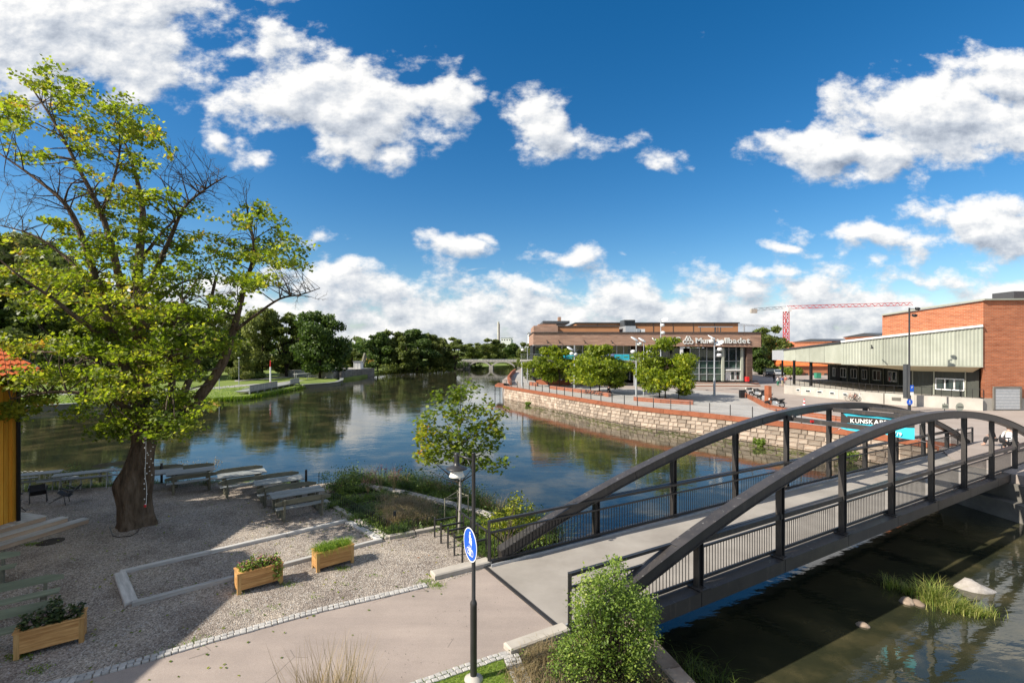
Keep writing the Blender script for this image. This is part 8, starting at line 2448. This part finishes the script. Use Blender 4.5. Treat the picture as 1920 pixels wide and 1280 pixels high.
for mt, X, Y, a, lab in bk_:
    q = make_bike(lab, mt); p = P(X, Y + 1.5, PZ); q.location = (p.x - .4, p.y - .2, PZ); q.rotation_euler = (.06, 0, math.pi - a)
br_ = thing('bicycle_rack', 'low dark bicycle rack rail beside the concrete wall', 'bicycle rack', tuple(P(1600, 748, PZ)))
a_, c_ = P(1588, 746, PZ), P(1612, 747, PZ); b = MB(); b.bar(a_ + Vector((0, 0, .6)), c_ + Vector((0, 0, .6)), .06); b.bar(a_ + Vector((0, 0, .15)), c_ + Vector((0, 0, .15)), .06); b.build('rail', M['black'], br_)
for t in (0, .5, 1): p = a_.lerp(c_, t); b = MB(); b.bar(p, p + Vector((0, 0, .62)), .06); b.build('post', M['black'], br_)
br2 = thing('bicycle_rack', 'row of empty grey bicycle hoops by the cellar windows', 'bicycle rack', tuple(P(1548, 742, PZ)))
for i in range(8):
    p = P(1537 + i * 3.2, 742, PZ); b = MB(); b.tube([p, p + Vector((0, 0, .6)), p + Vector((.1, .3, .75)), p + Vector((.2, .6, .6)), p + Vector((.2, .6, 0))], .02, 5); b.build('hoop', M['grey_steel'], br2)
# traffic cone / marker
cn_ = thing('striped_cone', 'tall red and white striped traffic marker on the plaza', 'traffic cone', tuple(P(1508, 764, PZ))); p = P(1508, 764, PZ)
b = MB(); b.lathe(p, [(0, .0), (.28, 0), (.28, .06), (.18, .08), (0, .08)], 12); b.build('base', M['red'], cn_)
for i in range(5):
    r0, r1 = .17 - .027 * i, .17 - .027 * (i + 1); b = MB(); b.lathe(p, [(r0, .08 + .18 * i), (r1, .08 + .18 * (i + 1))] + ([(0, .08 + .18 * 5)] if i == 4 else []), 14); b.build('band', M['white_paint'] if i % 2 else M['red'], cn_)
# van and car
def vehicle(label, X, Y, d, L, W, H, paint, a, name='parked_van', cat='van'):
    p = Vector(((X - 960) * d / FPX, d, PZ)); o = thing(name, label, cat, tuple(p), a)
    h0 = .28; pr = [(-L / 2, h0), (-L / 2, H * .55), (-L / 2 + .15, H * .97), (-L * .1 + .2, H), (L * .16, H * .98), (L * .30, H * .60), (L / 2 - .1, H * .52), (L / 2, H * .40), (L / 2, h0)]
    b = MB(); n = len(pr); vs = [(x, y * (1 if z < H * .6 else .88), z) for y in (-W / 2, W / 2) for x, z in pr]
    b.add(vs, [tuple(range(n)), tuple(range(2 * n - 1, n - 1, -1))] + [(i, n + i, n + (i + 1) % n, (i + 1) % n) for i in range(n)]); b.build('body', M[paint], o, world=False)
    for x in (-L * .32, L * .32):
        for y in (-W / 2 + .06, W / 2 - .06): b = MB(); wheel(b, (x, y, .32), .32, .2, rim=.0); b.build('wheel', M['rubber'], o, world=False)
    b = MB(); b.quad((L * .165, -W * .4, H * .93), (L * .165, W * .4, H * .93), (L * .295, W * .43, H * .63), (L * .295, -W * .43, H * .63)); b.v = [(x + .02, y, z + .02) for x, y, z in b.v]; b.build('windscreen', M['glass'], o, world=False)
    for y in (-1, 1):
        b = MB(); b.box((-L * .06, y * (W / 2 * .94 + .01), H * .76), (L * .40, .03, H * .26)); b.build('side_window', M['glass'], o, world=False)
        b = MB(); b.box((L / 2 + .0, y * W * .36, H * .42), (.05, .28, .14)); b.build('headlight', M['glass_lamp'], o, world=False)
    return o
vehicle('dark van parked on the street at the right corner of the bath house', 1442, 0, 112, 4.6, 1.9, 1.95, 'car_dark', R(-110))
vehicle('grey car on the street behind the hedge', 1455, 0, 118, 4.3, 1.8, 1.45, 'grey_steel', R(-95), 'parked_car', 'car')
# things under the canopy
for X, Y, lab, mt in ((1533, 709, 'green box standing in the street under the canopy', 'cloth_green'),):
    p = P(X, Y, PZ); b = MB(); b.box(p + Vector((0, 0, .6)), (1.0, .9, 1.1)); b.box(p + Vector((0, 0, 1.18)), (1.1, 1.0, .08)); tag(b.build('green_bin', M[mt]), lab, 'bin')


# ------------------------------------------------------------------ people
def person(label, X, Y, z, a, shirt, legs, pose='stand', d=None, h=1.72, group=None):
    p = P(X, Y, z); o = thing('person', label, 'person', tuple(p), a, group)
    s = h / 1.75
    def skinmesh(name, verts, edges, rads, mat, root=0):
        me = bpy.data.meshes.new(name); me.from_pydata([Vector(v) * s for v in verts], edges, []); ob = bpy.data.objects.new(name, me); COL.objects.link(ob)
        md = ob.modifiers.new('skin', 'SKIN'); md.use_smooth_shade = True
        for i, r in enumerate(rads): me.skin_vertices[0].data[i].radius = ((r if not isinstance(r, tuple) else r[0]) * s, (r if not isinstance(r, tuple) else r[1]) * s)
        for i in range(len(rads)): me.skin_vertices[0].data[i].use_root = (i == root)
        sb = ob.modifiers.new('sub', 'SUBSURF'); sb.levels = 1; sb.render_levels = 1
        bpy.context.view_layer.update(); em = bpy.data.meshes.new_from_object(ob.evaluated_get(bpy.context.evaluated_depsgraph_get())); COL.objects.unlink(ob); bpy.data.objects.remove(ob)
        em.materials.clear(); em.materials.append(M[mat]); return link(name, em, o)
    if pose == 'stand': hip = (0, 0, .92); kn = [(.03, -.10, .50), (.10, .10, .50)]; ft = [(-.06, -.11, .07), (.08, .11, .07)]; toe = [(.10, -.12, .04), (.24, .12, .04)]; ch_ = (.01, 0, 1.22); nk = (.02, 0, 1.47); hd = (.04, 0, 1.62); el = [(-.03, -.27, 1.12), (.06, .27, 1.12)]; ha = [(.12, -.27, .90), (.2, .26, .95)]
    else: hip = (0, 0, .50); kn = [(.42, -.13, .52), (.40, .14, .50)]; ft = [(.46, -.13, .09), (.50, .14, .09)]; toe = [(.62, -.14, .05), (.66, .15, .05)]; ch_ = (.06, 0, .82); nk = (.13, 0, 1.06); hd = (.18, 0, 1.22); el = [(.12, -.27, .75), (.14, .27, .75)]; ha = [(.36, -.18, .62), (.36, .18, .62)]
    V = Vector; sh_l = (nk[0] - .01, -.18, nk[2] - .06); sh_r = (nk[0] - .01, .18, nk[2] - .06)
    # one continuous body of skin
    vs = [hip, ch_, nk, hd, sh_l, el[0], ha[0], sh_r, el[1], ha[1], (hip[0], -.09, hip[2] - .04), kn[0], ft[0], toe[0], (hip[0], .09, hip[2] - .04), kn[1], ft[1], toe[1], (hd[0] + .01, 0, hd[2] + .10)]
    ed = [(0, 1), (1, 2), (2, 3), (2, 4), (4, 5), (5, 6), (2, 7), (7, 8), (8, 9), (0, 10), (10, 11), (11, 12), (12, 13), (0, 14), (14, 15), (15, 16), (16, 17), (3, 18)]
    rd_ = [(.13, .11), (.14, .11), .055, .085, .05, .042, .032, .05, .042, .032, .09, .065, .045, .035, .09, .065, .045, .035, .07]
    skinmesh('body', vs, ed, rd_, 'skin')
    vs2 = [hip, ch_, (nk[0], 0, nk[2] - .05), sh_l, el[0], V(el[0]).lerp(V(ha[0]), .5), sh_r, el[1], V(el[1]).lerp(V(ha[1]), .5)]
    skinmesh('shirt', vs2, [(0, 1), (1, 2), (2, 3), (3, 4), (4, 5), (2, 6), (6, 7), (7, 8)], [(.16, .135), (.17, .13), .085, .075, .06, .05, .075, .06, .05], shirt)
    vs3 = [hip, (hip[0], -.09, hip[2] - .04), kn[0], V(kn[0]).lerp(V(ft[0]), .8), (hip[0], .09, hip[2] - .04), kn[1], V(kn[1]).lerp(V(ft[1]), .8)]
    skinmesh('trousers', vs3, [(0, 1), (1, 2), (2, 3), (0, 4), (4, 5), (5, 6)], [(.155, .13), .11, .08, .065, .11, .08, .065], legs)
    b = MB(); c = Vector(hd) * s; b.lathe(c + Vector((-.015, 0, .02)) * s, [(.098 * s, -.03 * s), (.105 * s, .03 * s), (.085 * s, .10 * s), (.04 * s, .135 * s), (0, .14 * s)], 12); b.build('hair', M['hair'], o, world=False)
    return o
GPP = 'people walking on the plaza'
person('person in white top and green trousers, leftmost walker by the platform', 1459, 724.5, PZ, 2.0, 'cloth_white', 'cloth_green', group=GPP)
person('person in blue top second from the left by the platform', 1467, 723.5, PZ, -1.0, 'cloth_blue', 'soffit', group=GPP)
person('person in reddish clothes in the middle of the plaza group', 1473, 723, PZ, .5, 'cloth_red', 'cloth_red', group=GPP)
person('person in dark clothes right of the plaza group', 1482, 722, PZ, 1.5, 'cloth_black', 'cloth_blue', group=GPP)
person('person in black standing in the shade by the bath house corner', 1451, 716, PZ, .2, 'cloth_black', 'cloth_black', group=GPP)
person('person in black sitting low beyond the right end of the bridge', 1864, 836, PZ, 2.6, 'cloth_black', 'cloth_black', 'sit')
person('person in a white shirt sitting beyond the bridge with back turned', 1893, 846, PZ, .9, 'cloth_white', 'cloth_black', 'sit', h=2.0)
person('dark clothed person sitting on the steel bench under the middle plaza trees', 1140, 741, PZ, .5, 'cloth_black', 'cloth_black', 'sit')
o = make_bike('bicycle parked beside the person in white at the right end of the bridge', 'black'); p = P(1895, 848, PZ); o.location = (p.x, p.y, PZ); o.rotation_euler = (0, 0, .3)
b = MB(); p = P(1884, 830, PZ); lob = []; b.lathe(p, [(0, 0), (.26, .02), (.32, .25), (.24, .5), (.08, .58), (0, .58)], 12); tag(b.build('backpack', M['cloth_black']), 'black bag on the ground between the two seated people', 'bag')
bpy.context.view_layer.update()
